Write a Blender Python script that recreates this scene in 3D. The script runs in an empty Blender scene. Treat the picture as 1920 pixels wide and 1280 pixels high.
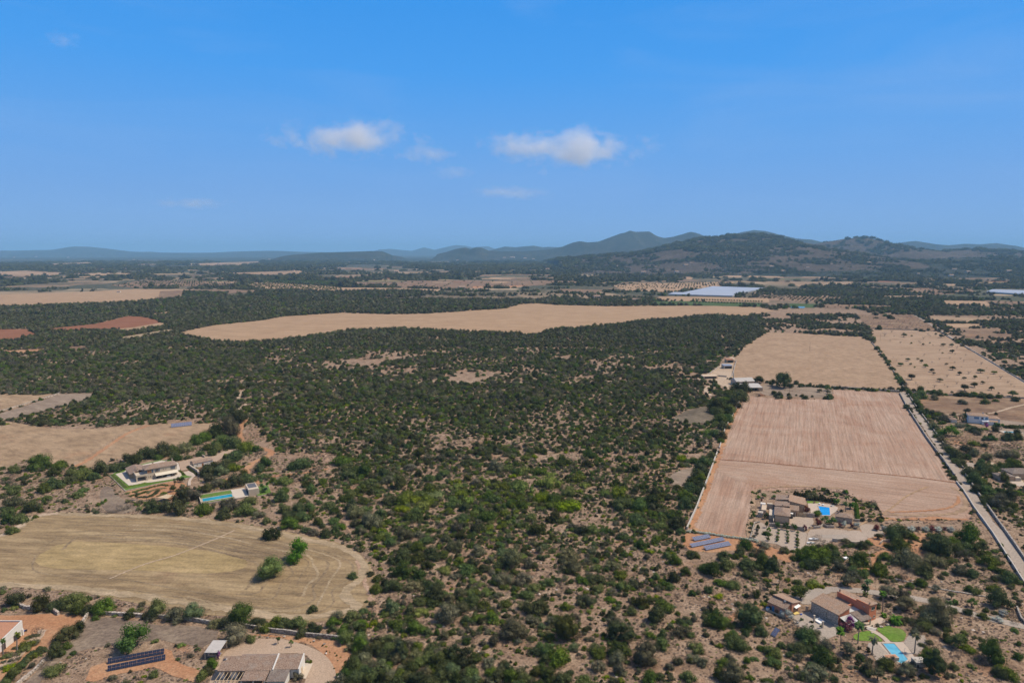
import bpy, bmesh, math, random
import numpy as np
from mathutils import Vector, Matrix
from mathutils.geometry import tessellate_polygon
R = math.radians
sc = bpy.context.scene
C = sc.collection

# ------------------------------------------------------------------ camera
HC = 140.0                                   # metres above the plain
PITCH = math.atan(169 / 1280)
cd = bpy.data.cameras.new('camera'); cd.lens = 24; cd.sensor_width = 36; cd.clip_start = 1; cd.clip_end = 200000
cam = bpy.data.objects.new('camera', cd); C.objects.link(cam)
cam.location = (0, 0, HC); cam.rotation_euler = (R(90) - PITCH, 0, 0)
sc.camera = cam

# ------------------------------------------------------------------ sky, sun, exposure
SUN_EL, SUN_AZ = 54.0, 10.0                  # azimuth counter-clockwise from +X
w = bpy.data.worlds.new('World'); sc.world = w; w.use_nodes = True
nt = w.node_tree; nt.nodes.clear()
sky = nt.nodes.new('ShaderNodeTexSky'); sky.sky_type = 'NISHITA'; sky.sun_disc = False
sky.sun_elevation = R(SUN_EL); sky.sun_rotation = R(90 - SUN_AZ)
sky.altitude = 0; sky.air_density = 1.0; sky.dust_density = 0.6; sky.ozone_density = 3.0
sky_sc = nt.nodes.new('ShaderNodeVectorMath'); sky_sc.operation = 'SCALE'; sky_sc.inputs['Scale'].default_value = 0.10
tcw = nt.nodes.new('ShaderNodeTexCoord'); spw = nt.nodes.new('ShaderNodeSeparateXYZ'); grd = nt.nodes.new('ShaderNodeValToRGB')
nt.links.new(tcw.outputs['Generated'], spw.inputs[0]); nt.links.new(spw.outputs['Z'], grd.inputs['Fac'])
while len(grd.color_ramp.elements) < 6: grd.color_ramp.elements.new(.5)
for e_, (p_, c_) in zip(grd.color_ramp.elements, [(0., (.235, .445, .82)), (.08, (.175, .395, .82)), (.16, (.115, .375, .86)), (.24, (.060, .345, .89)), (.34, (.034, .305, .86)), (.75, (.02, .10, .36))]): e_.position = p_; e_.color = (*c_, 1)
smx = nt.nodes.new('ShaderNodeMix'); smx.data_type = 'RGBA'; smx.inputs[0].default_value = .95
# thin high veil, drawn out along the horizon
mpw = nt.nodes.new('ShaderNodeMapping'); mpw.inputs['Scale'].default_value = (1.6, 1.6, 9.0); nzw = nt.nodes.new('ShaderNodeTexNoise'); nzw.inputs['Scale'].default_value = 1.7; nzw.inputs['Detail'].default_value = 4; nzw.inputs['Distortion'].default_value = .6
nt.links.new(tcw.outputs['Generated'], mpw.inputs['Vector']); nt.links.new(mpw.outputs[0], nzw.inputs['Vector'])
vrw = nt.nodes.new('ShaderNodeMapRange'); vrw.inputs['From Min'].default_value = .45; vrw.inputs['From Max'].default_value = .75; vrw.inputs['To Max'].default_value = .42; nt.links.new(nzw.outputs['Fac'], vrw.inputs['Value'])
veil = nt.nodes.new('ShaderNodeMix'); veil.data_type = 'RGBA'; veil.inputs[7].default_value = (.22, .43, .84, 1); nt.links.new(vrw.outputs[0], veil.inputs[0]); nt.links.new(grd.outputs[0], veil.inputs[6])
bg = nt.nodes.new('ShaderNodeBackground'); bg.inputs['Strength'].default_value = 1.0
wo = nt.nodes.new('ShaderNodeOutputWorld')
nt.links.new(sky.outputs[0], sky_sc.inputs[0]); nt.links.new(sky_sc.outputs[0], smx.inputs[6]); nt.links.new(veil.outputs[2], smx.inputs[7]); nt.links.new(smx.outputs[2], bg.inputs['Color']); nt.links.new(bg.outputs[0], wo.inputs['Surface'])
# unseen sky toward the sun and behind the viewer, paled to neutralise blue fill
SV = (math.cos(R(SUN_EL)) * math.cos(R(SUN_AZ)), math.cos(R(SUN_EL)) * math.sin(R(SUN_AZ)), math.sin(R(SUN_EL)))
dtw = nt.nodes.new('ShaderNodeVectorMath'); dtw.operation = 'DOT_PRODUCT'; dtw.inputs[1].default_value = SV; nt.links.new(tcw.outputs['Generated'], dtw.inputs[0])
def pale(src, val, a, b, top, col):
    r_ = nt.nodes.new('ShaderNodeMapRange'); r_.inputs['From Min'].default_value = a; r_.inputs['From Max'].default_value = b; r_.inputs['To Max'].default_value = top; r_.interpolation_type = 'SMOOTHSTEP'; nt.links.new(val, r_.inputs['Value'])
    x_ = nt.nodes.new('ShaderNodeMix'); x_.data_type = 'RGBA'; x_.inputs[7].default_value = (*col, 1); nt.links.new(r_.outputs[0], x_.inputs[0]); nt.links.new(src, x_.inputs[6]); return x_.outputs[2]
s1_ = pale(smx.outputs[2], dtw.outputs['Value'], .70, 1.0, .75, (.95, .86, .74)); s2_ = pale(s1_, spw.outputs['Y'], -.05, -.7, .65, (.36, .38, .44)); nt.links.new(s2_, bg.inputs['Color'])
sd = bpy.data.lights.new('sun', 'SUN'); sd.energy = 4.7; sd.angle = R(0.53); sd.color = (1.0, 0.89, 0.74)
so = bpy.data.objects.new('sun', sd); C.objects.link(so); so.location = (0, 0, 900)
sv = Vector((math.cos(R(SUN_EL)) * math.cos(R(SUN_AZ)), math.cos(R(SUN_EL)) * math.sin(R(SUN_AZ)), math.sin(R(SUN_EL))))
so.rotation_euler = sv.to_track_quat('Z', 'Y').to_euler()
vs = sc.view_settings; vs.view_transform = 'Standard'; vs.look = 'None'; vs.exposure = 0.0; vs.gamma = 1.0
sc.render.engine = 'CYCLES'
cy = sc.cycles; cy.use_denoising = True; cy.max_bounces = 5; cy.diffuse_bounces = 2; cy.glossy_bounces = 2
cy.transmission_bounces = 2; cy.volume_bounces = 3; cy.transparent_max_bounces = 8; cy.caustics_reflective = False; cy.caustics_refractive = False
try: cy.denoising_prefilter = 'FAST'
except Exception: pass

# ------------------------------------------------------------------ survey: plan position of a spot of the plain
def P(px, py, z=0.0):
    v = -(py - 640); y = 1280 * math.cos(PITCH) + v * math.sin(PITCH); zz = -1280 * math.sin(PITCH) + v * math.cos(PITCH)
    k = (z - HC) / zz
    return ((px - 960) * k, y * k)
def pxof(x, y):                              # numpy: plan -> survey coordinates
    f = y * math.cos(PITCH) + HC * math.sin(PITCH); u = y * math.sin(PITCH) - HC * math.cos(PITCH)
    f = np.maximum(f, 1.0)
    return 960 + 1280 * x / f, 640 - 1280 * u / f
def depth(x, y): return y * math.cos(PITCH) + HC * math.sin(PITCH)
def inpoly(x, y, poly):
    r = np.zeros(np.shape(x), bool); n = len(poly); j = n - 1
    for i in range(n):
        xi, yi = poly[i]; xj, yj = poly[j]
        if yi != yj:
            r ^= ((yi > y) != (yj > y)) & (x < (xj - xi) * (y - yi) / (yj - yi) + xi)
        j = i
    return r

# ------------------------------------------------------------------ materials
MATS = {}
def newmat(name):
    m = bpy.data.materials.new(name); m.use_nodes = True; t = m.node_tree; t.nodes.clear()
    o = t.nodes.new('ShaderNodeOutputMaterial'); b = t.nodes.new('ShaderNodeBsdfPrincipled'); t.links.new(b.outputs[0], o.inputs['Surface'])
    MATS[name] = m
    return m, t, b, o
def pos_map(t, scale, rot=0.0, obj=False):
    g = t.nodes.new('ShaderNodeTexCoord') if obj else t.nodes.new('ShaderNodeNewGeometry')
    mp = t.nodes.new('ShaderNodeMapping'); mp.vector_type = 'POINT'
    r = t.nodes.new('ShaderNodeVectorRotate'); r.rotation_type = 'Z_AXIS'; r.inputs['Angle'].default_value = -rot
    t.links.new(g.outputs['Object' if obj else 'Position'], r.inputs['Vector']); t.links.new(r.outputs[0], mp.inputs['Vector'])
    mp.inputs['Scale'].default_value = scale if hasattr(scale, '__len__') else (scale,) * 3
    return mp.outputs[0]
def noise(t, vec, detail=4, rough=.55, dist=0.0, scale=1.0):
    n = t.nodes.new('ShaderNodeTexNoise'); n.inputs['Scale'].default_value = scale; n.inputs['Detail'].default_value = detail
    n.inputs['Roughness'].default_value = rough; n.inputs['Distortion'].default_value = dist; t.links.new(vec, n.inputs['Vector'])
    return n.outputs['Fac']
def ramp(t, fac, stops, interp='LINEAR'):
    r = t.nodes.new('ShaderNodeValToRGB'); e = r.color_ramp.elements; r.color_ramp.interpolation = interp
    while len(e) < len(stops): e.new(0.5)
    for k, (p, c) in enumerate(stops):
        e[k].position = p; e[k].color = (*c, 1) if hasattr(c, '__len__') else (c, c, c, 1)
    t.links.new(fac, r.inputs['Fac']); return r.outputs['Color']
def mix(t, a, b, fac, mode='MIX'):
    m = t.nodes.new('ShaderNodeMix'); m.data_type = 'RGBA'; m.blend_type = mode
    for k, v in ((0, fac), (6, a), (7, b)):
        s = m.inputs[k]
        if isinstance(v, bpy.types.NodeSocket): t.links.new(v, s)
        elif hasattr(v, '__len__'): s.default_value = (*v, 1)
        else: s.default_value = v if k == 0 else (v, v, v, 1)
    return m.outputs[2]
def bump(t, b, h, strength=.5, dist=.3):
    n = t.nodes.new('ShaderNodeBump'); n.inputs['Strength'].default_value = strength; n.inputs['Distance'].default_value = dist
    t.links.new(h, n.inputs['Height']); t.links.new(n.outputs[0], b.inputs['Normal'])
def simple(name, c, var=.25, scale=.6, rough=.85, bmp=0.0, obj=False, spec=.3, metal=0.0):
    m, t, b, o = newmat(name)
    v = pos_map(t, scale, obj=obj); n = noise(t, v, 5, .6)
    lo = tuple(x * (1 - var) for x in c); hi = tuple(min(1, x * (1 + var)) for x in c)
    t.links.new(ramp(t, n, [(.3, lo), (.7, hi)]), b.inputs['Base Color'])
    b.inputs['Roughness'].default_value = rough; b.inputs['Specular IOR Level'].default_value = spec; b.inputs['Metallic'].default_value = metal
    if bmp: bump(t, b, n, .6, bmp)
    return m
def leafmat(name, c, c2, hue=.03, trans=.2):
    m, t, b, o = newmat(name); t.nodes.remove(b)
    g = t.nodes.new('ShaderNodeNewGeometry'); oi = t.nodes.new('ShaderNodeObjectInfo')
    col = mix(t, c, c2, g.outputs['Random Per Island'])
    h = t.nodes.new('ShaderNodeHueSaturation')
    mr = t.nodes.new('ShaderNodeMapRange'); mr.inputs['To Min'].default_value = .5 - hue; mr.inputs['To Max'].default_value = .5 + hue
    t.links.new(oi.outputs['Random'], mr.inputs['Value']); t.links.new(mr.outputs[0], h.inputs['Hue'])
    ma = t.nodes.new('ShaderNodeMath'); ma.operation = 'MULTIPLY'; ma.inputs[1].default_value = 7.31
    fr = t.nodes.new('ShaderNodeMath'); fr.operation = 'FRACT'
    t.links.new(oi.outputs['Random'], ma.inputs[0]); t.links.new(ma.outputs[0], fr.inputs[0])
    m2 = t.nodes.new('ShaderNodeMapRange'); m2.inputs['To Min'].default_value = .62; m2.inputs['To Max'].default_value = 1.4
    t.links.new(fr.outputs[0], m2.inputs['Value']); t.links.new(m2.outputs[0], h.inputs['Value'])
    ma3 = t.nodes.new('ShaderNodeMath'); ma3.operation = 'MULTIPLY'; ma3.inputs[1].default_value = 3.7
    fr3 = t.nodes.new('ShaderNodeMath'); fr3.operation = 'FRACT'; m3 = t.nodes.new('ShaderNodeMapRange'); m3.inputs['To Min'].default_value = .65; m3.inputs['To Max'].default_value = 1.05
    t.links.new(oi.outputs['Random'], ma3.inputs[0]); t.links.new(ma3.outputs[0], fr3.inputs[0]); t.links.new(fr3.outputs[0], m3.inputs['Value']); t.links.new(m3.outputs[0], h.inputs['Saturation'])
    t.links.new(col, h.inputs['Color'])
    d = t.nodes.new('ShaderNodeBsdfDiffuse'); tr = t.nodes.new('ShaderNodeBsdfTranslucent'); ms = t.nodes.new('ShaderNodeMixShader'); ms.inputs[0].default_value = trans
    for s in (d, tr): t.links.new(h.outputs[0], s.inputs['Color'])
    t.links.new(d.outputs[0], ms.inputs[1]); t.links.new(tr.outputs[0], ms.inputs[2]); t.links.new(ms.outputs[0], o.inputs['Surface'])
    return m
leafmat('leaf_dark', (.044, .050, .014), (.094, .106, .030))
leafmat('leaf_green', (.062, .088, .016), (.130, .175, .034))
leafmat('leaf_grey', (.092, .090, .044), (.190, .182, .092))
leafmat('leaf_dry', (.085, .072, .055), (.180, .150, .110), .02)
leafmat('leaf_bright', (.090, .122, .010), (.170, .212, .020), .02)
leafmat('leaf_pine', (.032, .042, .014), (.062, .078, .024))
leafmat('leaf_vivid', (.045, .105, .014), (.105, .190, .032), .01)
leafmat('leaf_far', (.062, .064, .024), (.125, .126, .050))
leafmat('leaf_dead', (.125, .090, .070), (.27, .20, .15), .02)
leafmat('petal_purple', (.16, .012, .16), (.34, .03, .30), .01)
leafmat('petal_rust', (.10, .030, .028), (.20, .065, .050), .01)
leafmat('petal_pink', (.22, .05, .07), (.34, .12, .13), .01)
leafmat('petal_white', (.28, .32, .24), (.55, .56, .48), .01)
leafmat('reed', (.25, .17, .09), (.42, .31, .18), .01)
simple('bark', (.13, .10, .075), .4, 2, .95)
simple('bark_grey', (.20, .17, .145), .3, 2, .95)

def roofmat(name, a, b_, c_):
    m, t, b, o = newmat(name)
    v = pos_map(t, 1.0, obj=True)
    wv = t.nodes.new('ShaderNodeTexWave'); wv.wave_type = 'BANDS'; wv.bands_direction = 'X'; wv.inputs['Scale'].default_value = 1.25; wv.inputs['Distortion'].default_value = .4; wv.inputs['Detail'].default_value = 1
    t.links.new(v, wv.inputs['Vector'])
    n1 = noise(t, pos_map(t, (3.4, 2.6, 2.6), obj=True), 2, .7); n2 = noise(t, pos_map(t, .45, obj=True), 4, .6)
    col = ramp(t, n1, [(.32, a), (.5, b_), (.68, c_)])
    col = mix(t, col, (.30, .27, .23), ramp(t, n2, [(.5, 0.), (.75, .6)]))
    col = mix(t, col, ramp(t, wv.outputs['Fac'], [(0, .55), (.5, 1.)]), .45, 'MULTIPLY')
    t.links.new(col, b.inputs['Base Color']); b.inputs['Roughness'].default_value = .9
    bump(t, b, wv.outputs['Fac'], .8, .08); return m
roofmat('roof_tile', (.15, .09, .062), (.28, .185, .13), (.42, .31, .23))
roofmat('roof_tile_warm', (.18, .10, .06), (.36, .225, .145), (.50, .35, .235))
roofmat('roof_tile_dark', (.10, .075, .06), (.20, .15, .12), (.30, .24, .19))
simple('wall_white', (.60, .57, .52), .05, .5); simple('wall_cream', (.50, .415, .32), .07, .5); simple('wall_beige', (.50, .39, .28), .1, .5)
simple('wall_salmon', (.50, .235, .15), .12, .5); simple('wall_orange', (.58, .21, .11), .1, .5)
simple('wall_ochre', (.46, .33, .22), .15, .6)
simple('paving', (.44, .355, .28), .08, 1.2); simple('paving_light', (.50, .43, .35), .08, 1.2); simple('steps_stone', (.55, .50, .44), .1, 2)
simple('glass_dark', (.03, .04, .055), .3, 1, .15, spec=.6); simple('shutter_blue', (.06, .09, .13), .2, 1, .6); simple('shutter_bright', (.07, .20, .36), .2, 1, .6)
simple('wood_brown', (.20, .095, .045), .3, 2, .7); simple('wood_pale', (.50, .38, .24), .2, 2, .8); simple('door_brown', (.23, .10, .04), .3, 2, .6)
simple('fabric_beige', (.58, .52, .42), .06, 1); simple('fabric_grey', (.46, .46, .44), .08, 1); simple('fabric_white', (.75, .75, .73), .05, 1)
simple('roof_grey', (.42, .39, .36), .12, .8); simple('roof_slate', (.10, .105, .12), .15, 2); simple('metal_grey', (.35, .36, .38), .1, 1, .4, metal=.5)
simple('metal_dark', (.05, .05, .05), .2, 1, .5); simple('concrete', (.42, .38, .33), .12, .8); simple('rust', (.30, .14, .08), .3, 3)
simple('terracotta', (.40, .20, .12), .2, 2); simple('yellow_cloth', (.62, .48, .16), .1, 2); simple('blue_cloth', (.03, .10, .42), .1, 2)
simple('car_silver', (.42, .44, .47), .04, 1, .25, spec=.5, metal=.6); simple('rubber', (.02, .02, .02), .2, 2); simple('boat_white', (.74, .75, .76), .03, 1, .3)
simple('timber_post', (.26, .17, .11), .3, 2); simple('greenhouse_film', (.36, .385, .43), .08, .02, .4); simple('cactus', (.10, .15, .07), .3, 2)
def stonemat(name, a, b_, sc_=1.6):
    m, t, b, o = newmat(name); v = pos_map(t, sc_)
    vo = t.nodes.new('ShaderNodeTexVoronoi'); t.links.new(v, vo.inputs['Vector']); vo.inputs['Scale'].default_value = 1.0
    sp = t.nodes.new('ShaderNodeSeparateColor'); t.links.new(vo.outputs['Color'], sp.inputs[0])
    col = mix(t, a, b_, sp.outputs[0]); col = mix(t, col, (.10, .085, .07), ramp(t, vo.outputs['Distance'], [(.42, 0.), (.75, .8)]))
    t.links.new(col, b.inputs['Base Color']); b.inputs['Roughness'].default_value = .95; bump(t, b, vo.outputs['Distance'], -.7, .15); return m
stonemat('dry_stone', (.22, .19, .155), (.46, .41, .35)); stonemat('stone_wall', (.42, .35, .28), (.56, .48, .40), 3.4); stonemat('rock_pale', (.34, .27, .21), (.58, .50, .42), 1.2)
def watermat(name, a, b_):
    m, t, b, o = newmat(name); n = noise(t, pos_map(t, .35), 3, .5, 1.0)
    t.links.new(ramp(t, n, [(.35, a), (.65, b_)]), b.inputs['Base Color']); b.inputs['Roughness'].default_value = .06; b.inputs['Specular IOR Level'].default_value = .5
    bump(t, b, noise(t, pos_map(t, 1.5), 3), .15, .05); return m
watermat('water_turquoise', (.02, .20, .24), (.03, .30, .34)); watermat('water_blue', (.01, .22, .55), (.02, .30, .68)); watermat('water_light', (.09, .33, .46), (.15, .43, .55)); watermat('water_green', (.02, .12, .10), (.03, .18, .15))
def panelmat(name, a, line, nx, ny):
    m, t, b, o = newmat(name); uv = t.nodes.new('ShaderNodeTexCoord')
    br = t.nodes.new('ShaderNodeTexBrick'); br.offset = 0; br.inputs['Color1'].default_value = (*a, 1); br.inputs['Color2'].default_value = tuple(x * 1.3 for x in a) + (1,); br.inputs['Mortar'].default_value = (*line, 1)
    br.inputs['Scale'].default_value = 1; br.inputs['Brick Width'].default_value = 1 / nx; br.inputs['Row Height'].default_value = 1 / ny; br.inputs['Mortar Size'].default_value = .012
    t.links.new(uv.outputs['UV'], br.inputs['Vector']); t.links.new(br.outputs['Color'], b.inputs['Base Color']); b.inputs['Roughness'].default_value = .18; return m
panelmat('cells_black', (.012, .016, .035), (.10, .12, .18), 2, 2); panelmat('cells_blue', (.09, .105, .18), (.42, .44, .50), 3, 4)

# ground: dry scrubland soil, far away a patchwork of plots
def groundmat():
    m, t, b, o = newmat('dry_ground')
    n1 = noise(t, pos_map(t, .018), 5, .6, .4); n2 = noise(t, pos_map(t, .16), 6, .7); n3 = noise(t, pos_map(t, 1.3), 4, .75); n4 = noise(t, pos_map(t, .045), 4, .6)
    base = ramp(t, n1, [(.36, (.290, .165, .090)), (.46, (.270, .178, .115)), (.55, (.310, .215, .140)), (.66, (.355, .250, .160))])
    mid = ramp(t, n2, [(.36, (.115, .078, .052)), (.48, (.235, .160, .110)), (.58, (.310, .222, .155)), (.70, (.400, .305, .220))])
    col = mix(t, base, mid, .70)
    col = mix(t, col, (.345, .165, .085), ramp(t, n4, [(.60, 0.), (.72, .55)]))
    fine = ramp(t, n3, [(.36, .38), (.46, .85), (.56, 1.08), (.67, 1.6)])
    col = mix(t, col, fine, .85, 'MULTIPLY')
    # far plots
    vo = t.nodes.new('ShaderNodeTexVoronoi'); vo.distance = 'CHEBYCHEV'; vo.inputs['Scale'].default_value = 1
    t.links.new(pos_map(t, (1 / 260., 1 / 330., 0), .25), vo.inputs['Vector'])
    sp = t.nodes.new('ShaderNodeSeparateColor'); t.links.new(vo.outputs['Color'], sp.inputs[0])
    plots = ramp(t, sp.outputs[0], [(0., (.050, .058, .034)), (.36, (.070, .072, .042)), (.48, (.26, .17, .105)), (.60, (.42, .30, .19)), (.74, (.15, .10, .070)), (.82, (.060, .068, .036)), (.93, (.46, .35, .23))], 'CONSTANT')
    nb = noise(t, pos_map(t, .0016), 4, .6); nsp = noise(t, pos_map(t, .05), 4, .7)
    dark = mix(t, (.075, .068, .040), (.25, .185, .12), ramp(t, nsp, [(.50, 0.), (.62, .9)]))
    far = mix(t, plots, dark, ramp(t, nb, [(.42, .25), (.56, 1.)]))
    g = t.nodes.new('ShaderNodeNewGeometry'); ln = t.nodes.new('ShaderNodeVectorMath'); ln.operation = 'LENGTH'; t.links.new(g.outputs['Position'], ln.inputs[0])
    mr = t.nodes.new('ShaderNodeMapRange'); mr.inputs['From Min'].default_value = 1700; mr.inputs['From Max'].default_value = 2300; t.links.new(ln.outputs['Value'], mr.inputs['Value'])
    col = mix(t, col, far, mr.outputs[0])
    m5 = t.nodes.new('ShaderNodeMapRange'); m5.inputs['From Min'].default_value = 5500; m5.inputs['From Max'].default_value = 9000; t.links.new(ln.outputs['Value'], m5.inputs['Value'])
    vf = t.nodes.new('ShaderNodeTexVoronoi'); t.links.new(pos_map(t, 1 / 420.), vf.inputs['Vector']); vf.inputs['Scale'].default_value = 1
    spk = ramp(t, vf.outputs['Distance'], [(.05, .75), (.10, 0.)])
    fd = mix(t, mix(t, (.032, .041, .030), (.12, .105, .075), ramp(t, noise(t, pos_map(t, .0022), 5, .7), [(.5, 0.), (.7, .8)])), (.5, .44, .36), spk)
    col = mix(t, col, fd, m5.outputs[0])
    t.links.new(col, b.inputs['Base Color']); b.inputs['Roughness'].default_value = .95; b.inputs['Specular IOR Level'].default_value = .1
    bump(t, b, n3, .8, .35); return m
groundmat()
# fields; rot = direction of the tracks left by the machines
def fieldmat(name, a, b_, c_, rot=0., fx=.5, fy=.012, streak=.6, patch=None, bmp=.15, psc=.02, pth=(.55, .7), grain=.7):
    m, t, b, o = newmat(name)
    s1 = noise(t, pos_map(t, (fx, fy, 1), rot), 4, .65, .0); s2 = noise(t, pos_map(t, (fx * 2.7, fy * 4, 1), rot), 3, .7)
    n2 = noise(t, pos_map(t, .03), 5, .65, .5); n3 = noise(t, pos_map(t, .9), 4, .75)
    col = ramp(t, s1, [(.36, a), (.5, b_), (.64, c_)])
    col = mix(t, col, ramp(t, n2, [(.35, a), (.5, b_), (.65, c_)]), 1 - streak)
    if patch: col = mix(t, col, patch, ramp(t, noise(t, pos_map(t, psc), 5, .65, .6), [(pth[0], 0.), (pth[1], .75)]))
    col = mix(t, col, ramp(t, s2, [(.35, .72), (.5, 1.), (.65, 1.2)]), .8, 'MULTIPLY')
    col = mix(t, col, ramp(t, n3, [(.35, .7), (.5, 1.), (.66, 1.25)]), grain, 'MULTIPLY')
    t.links.new(col, b.inputs['Base Color']); b.inputs['Roughness'].default_value = .95; b.inputs['Specular IOR Level'].default_value = .1
    bump(t, b, n3, .6, bmp); return m
AX = R(10)                                  # the plough lines run away from the viewer, slightly to the right
fieldmat('stubble_far', (0.294, 0.188, 0.110), (0.335, 0.223, 0.133), (0.376, 0.257, 0.159), 0, .01, .14, .5)
fieldmat('stubble_mid', (0.272, 0.182, 0.114), (0.309, 0.209, 0.133), (0.349, 0.244, 0.159), -.15, .05, .05, .4, (0.243, 0.143, 0.078), pth=(.6, .75))
fieldmat('ploughed', (0.284, 0.166, 0.112), (0.334, 0.224, 0.161), (0.375, 0.271, 0.204), -.40, .30, .006, .42, (0.294, 0.155, 0.091), pth=(.58, .74))
fieldmat('ploughed_cross', (0.289, 0.181, 0.123), (0.334, 0.228, 0.165), (0.372, 0.271, 0.203), R(66), .30, .008, .45, (0.293, 0.151, 0.084), pth=(.6, .76))
fieldmat('red_soil', (0.194, 0.083, 0.044), (0.219, 0.095, 0.050), (0.249, 0.116, 0.064), 0, .01, .12, .5)
fieldmat('hay', (0.150, 0.106, 0.064), (0.262, 0.186, 0.102), (0.345, 0.258, 0.150), R(84), .16, .016, .62, (0.172, 0.104, 0.060), psc=.03, pth=(.56, .74))
fieldmat('hay_gold', (0.240, 0.175, 0.085), (0.305, 0.222, 0.108), (0.36, 0.265, 0.140), R(86), .12, .02, .4, (0.344, 0.183, 0.088), psc=.025, pth=(.66, .80))
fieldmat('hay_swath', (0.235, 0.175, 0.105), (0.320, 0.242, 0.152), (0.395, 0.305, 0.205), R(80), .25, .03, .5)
fieldmat('hay_dark', (.150, .108, .068), (.225, .165, .100), (.30, .225, .140), R(80), .25, .03, .5)  # darker hay of the mowing lines
fieldmat('fallow', (0.237, 0.163, 0.099), (0.297, 0.205, 0.125), (0.348, 0.248, 0.158), R(60), .08, .02, .45, (0.293, 0.153, 0.081), pth=(.58, .72))
fieldmat('fallow_grey', (0.172, 0.129, 0.092), (0.237, 0.178, 0.132), (0.301, 0.237, 0.176), R(60), .25, .02, .6, (0.146, 0.104, 0.072))
fieldmat('fallow_brown', (0.129, 0.079, 0.052), (0.194, 0.124, 0.078), (0.284, 0.199, 0.124), R(90), .08, .03, .4, (0.258, 0.149, 0.080))
fieldmat('orchard_soil', (0.265, 0.175, 0.110), (0.320, 0.220, 0.143), (0.368, 0.265, 0.179), R(86), .14, .012, .55, (0.243, 0.151, 0.092))
fieldmat('red_track', (0.315, 0.145, 0.072), (0.357, 0.187, 0.101), (0.408, 0.249, 0.144), 0, .5, .5, .3, (0.279, 0.174, 0.108))
fieldmat('pale_track', (0.344, 0.249, 0.168), (0.404, 0.307, 0.216), (0.464, 0.365, 0.272), 0, .5, .5, .3)
fieldmat('dirt', (.29, .17, .105), (.33, .215, .145), (.38, .27, .19), 0, .5, .5, .3)
fieldmat('asphalt', (0.284, 0.228, 0.184), (0.323, 0.266, 0.216), (0.361, 0.303, 0.252), 0, .4, .4, .3, bmp=.03, grain=.28)
fieldmat('gravel_grey', (0.286, 0.238, 0.195), (0.325, 0.274, 0.225), (0.364, 0.311, 0.259), 0, .6, .6, .3, bmp=.05, grain=.28)
fieldmat('gravel_beige', (0.333, 0.238, 0.168), (0.375, 0.274, 0.195), (0.410, 0.307, 0.222), 0, .6, .6, .3, bmp=.05, grain=.28)
fieldmat('gravel_court', (0.310, 0.245, 0.192), (0.348, 0.278, 0.218), (0.387, 0.311, 0.249), 0, .6, .6, .3, bmp=.05, grain=.28)
fieldmat('lawn', (.085, .155, .022), (.115, .195, .030), (.16, .235, .045), 0, .3, .3, .4, (.22, .22, .09), bmp=.05, grain=.28)
fieldmat('turf', (.07, .125, .022), (.10, .165, .032), (.135, .205, .05), 0, .5, .5, .4, bmp=.05, grain=.28)
fieldmat('far_orchard', (0.163, 0.103, 0.063), (0.231, 0.153, 0.097), (0.308, 0.214, 0.138), 0, .01, .1, .5, (0.137, 0.091, 0.056))
fieldmat('crop_green', (.040, .068, .020), (.060, .092, .028), (.085, .115, .04), R(90), .2, .02, .7)
fieldmat('dark_scrub', (.085, .068, .048), (.14, .112, .078), (.22, .175, .125), 0, .1, .1, .3)
fieldmat('burnt_grass', (.115, .085, .065), (.185, .14, .105), (.27, .21, .15), 0, .2, .2, .3)

# ------------------------------------------------------------------ mesh helpers
class MB:
    def __init__(s): s.v = []; s.f = []; s.uv = None
    def add(s, vs, fs):
        n = len(s.v); s.v += [tuple(q) for q in vs]; s.f += [tuple(i + n for i in f) for f in fs]; return s
    def box(s, x0, x1, y0, y1, z0, z1):
        return s.add([(x0,y0,z0),(x1,y0,z0),(x1,y1,z0),(x0,y1,z0),(x0,y0,z1),(x1,y0,z1),(x1,y1,z1),(x0,y1,z1)],
                     [(0,3,2,1),(4,5,6,7),(0,1,5,4),(1,2,6,5),(2,3,7,6),(3,0,4,7)])
    def slab(s, pts, th):                    # pts: top outline; th: thickness down
        n = len(pts); return s.add(list(pts) + [(x, y, z - th) for x, y, z in pts], [tuple(range(n)), tuple(range(2*n-1, n-1, -1))] + [(i, i + n, (i + 1) % n + n, (i + 1) % n) for i in range(n)])
    def solid(s, pts, tops, z0=0.):          # walls from z0 up to a height per corner, closed on top
        n = len(pts); return s.add([(x, y, z0) for x, y in pts] + [(x, y, z) for (x, y), z in zip(pts, tops)], [tuple(range(n, 2*n)), tuple(range(n-1, -1, -1))] + [(i, (i + 1) % n, (i + 1) % n + n, i + n) for i in range(n)])
    def tube(s, p, q, r0, r1=None, n=6):
        r1 = r0 if r1 is None else r1; p = Vector(p); q = Vector(q); d = (q - p)
        if d.length < 1e-6: return s
        d.normalize(); a = d.orthogonal().normalized(); b = d.cross(a)
        vs = []
        for c, r in ((p, r0), (q, r1)):
            for k in range(n):
                an = 2 * math.pi * k / n; vs.append(c + a * (r * math.cos(an)) + b * (r * math.sin(an)))
        return s.add(vs, [(k, (k + 1) % n, (k + 1) % n + n, k + n) for k in range(n)] + [tuple(range(n - 1, -1, -1)), tuple(range(n, 2 * n))])
    def mesh(s, name, m):
        me = bpy.data.meshes.new(name); me.from_pydata(s.v, [], s.f); me.materials.append(MATS[m]); me.update(); return me
    def build(s, name, m, parent=None, loc=None):
        o = bpy.data.objects.new(name, s.mesh(name, m)); C.objects.link(o)
        if parent: o.parent = parent
        if loc is not None: o.location = loc
        return o
def tag(o, label=None, cat=None, group=None, kind=None):
    if label: o['label'] = label
    if cat: o['category'] = cat
    if group: o['group'] = group
    if kind: o['kind'] = kind
    return o
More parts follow.
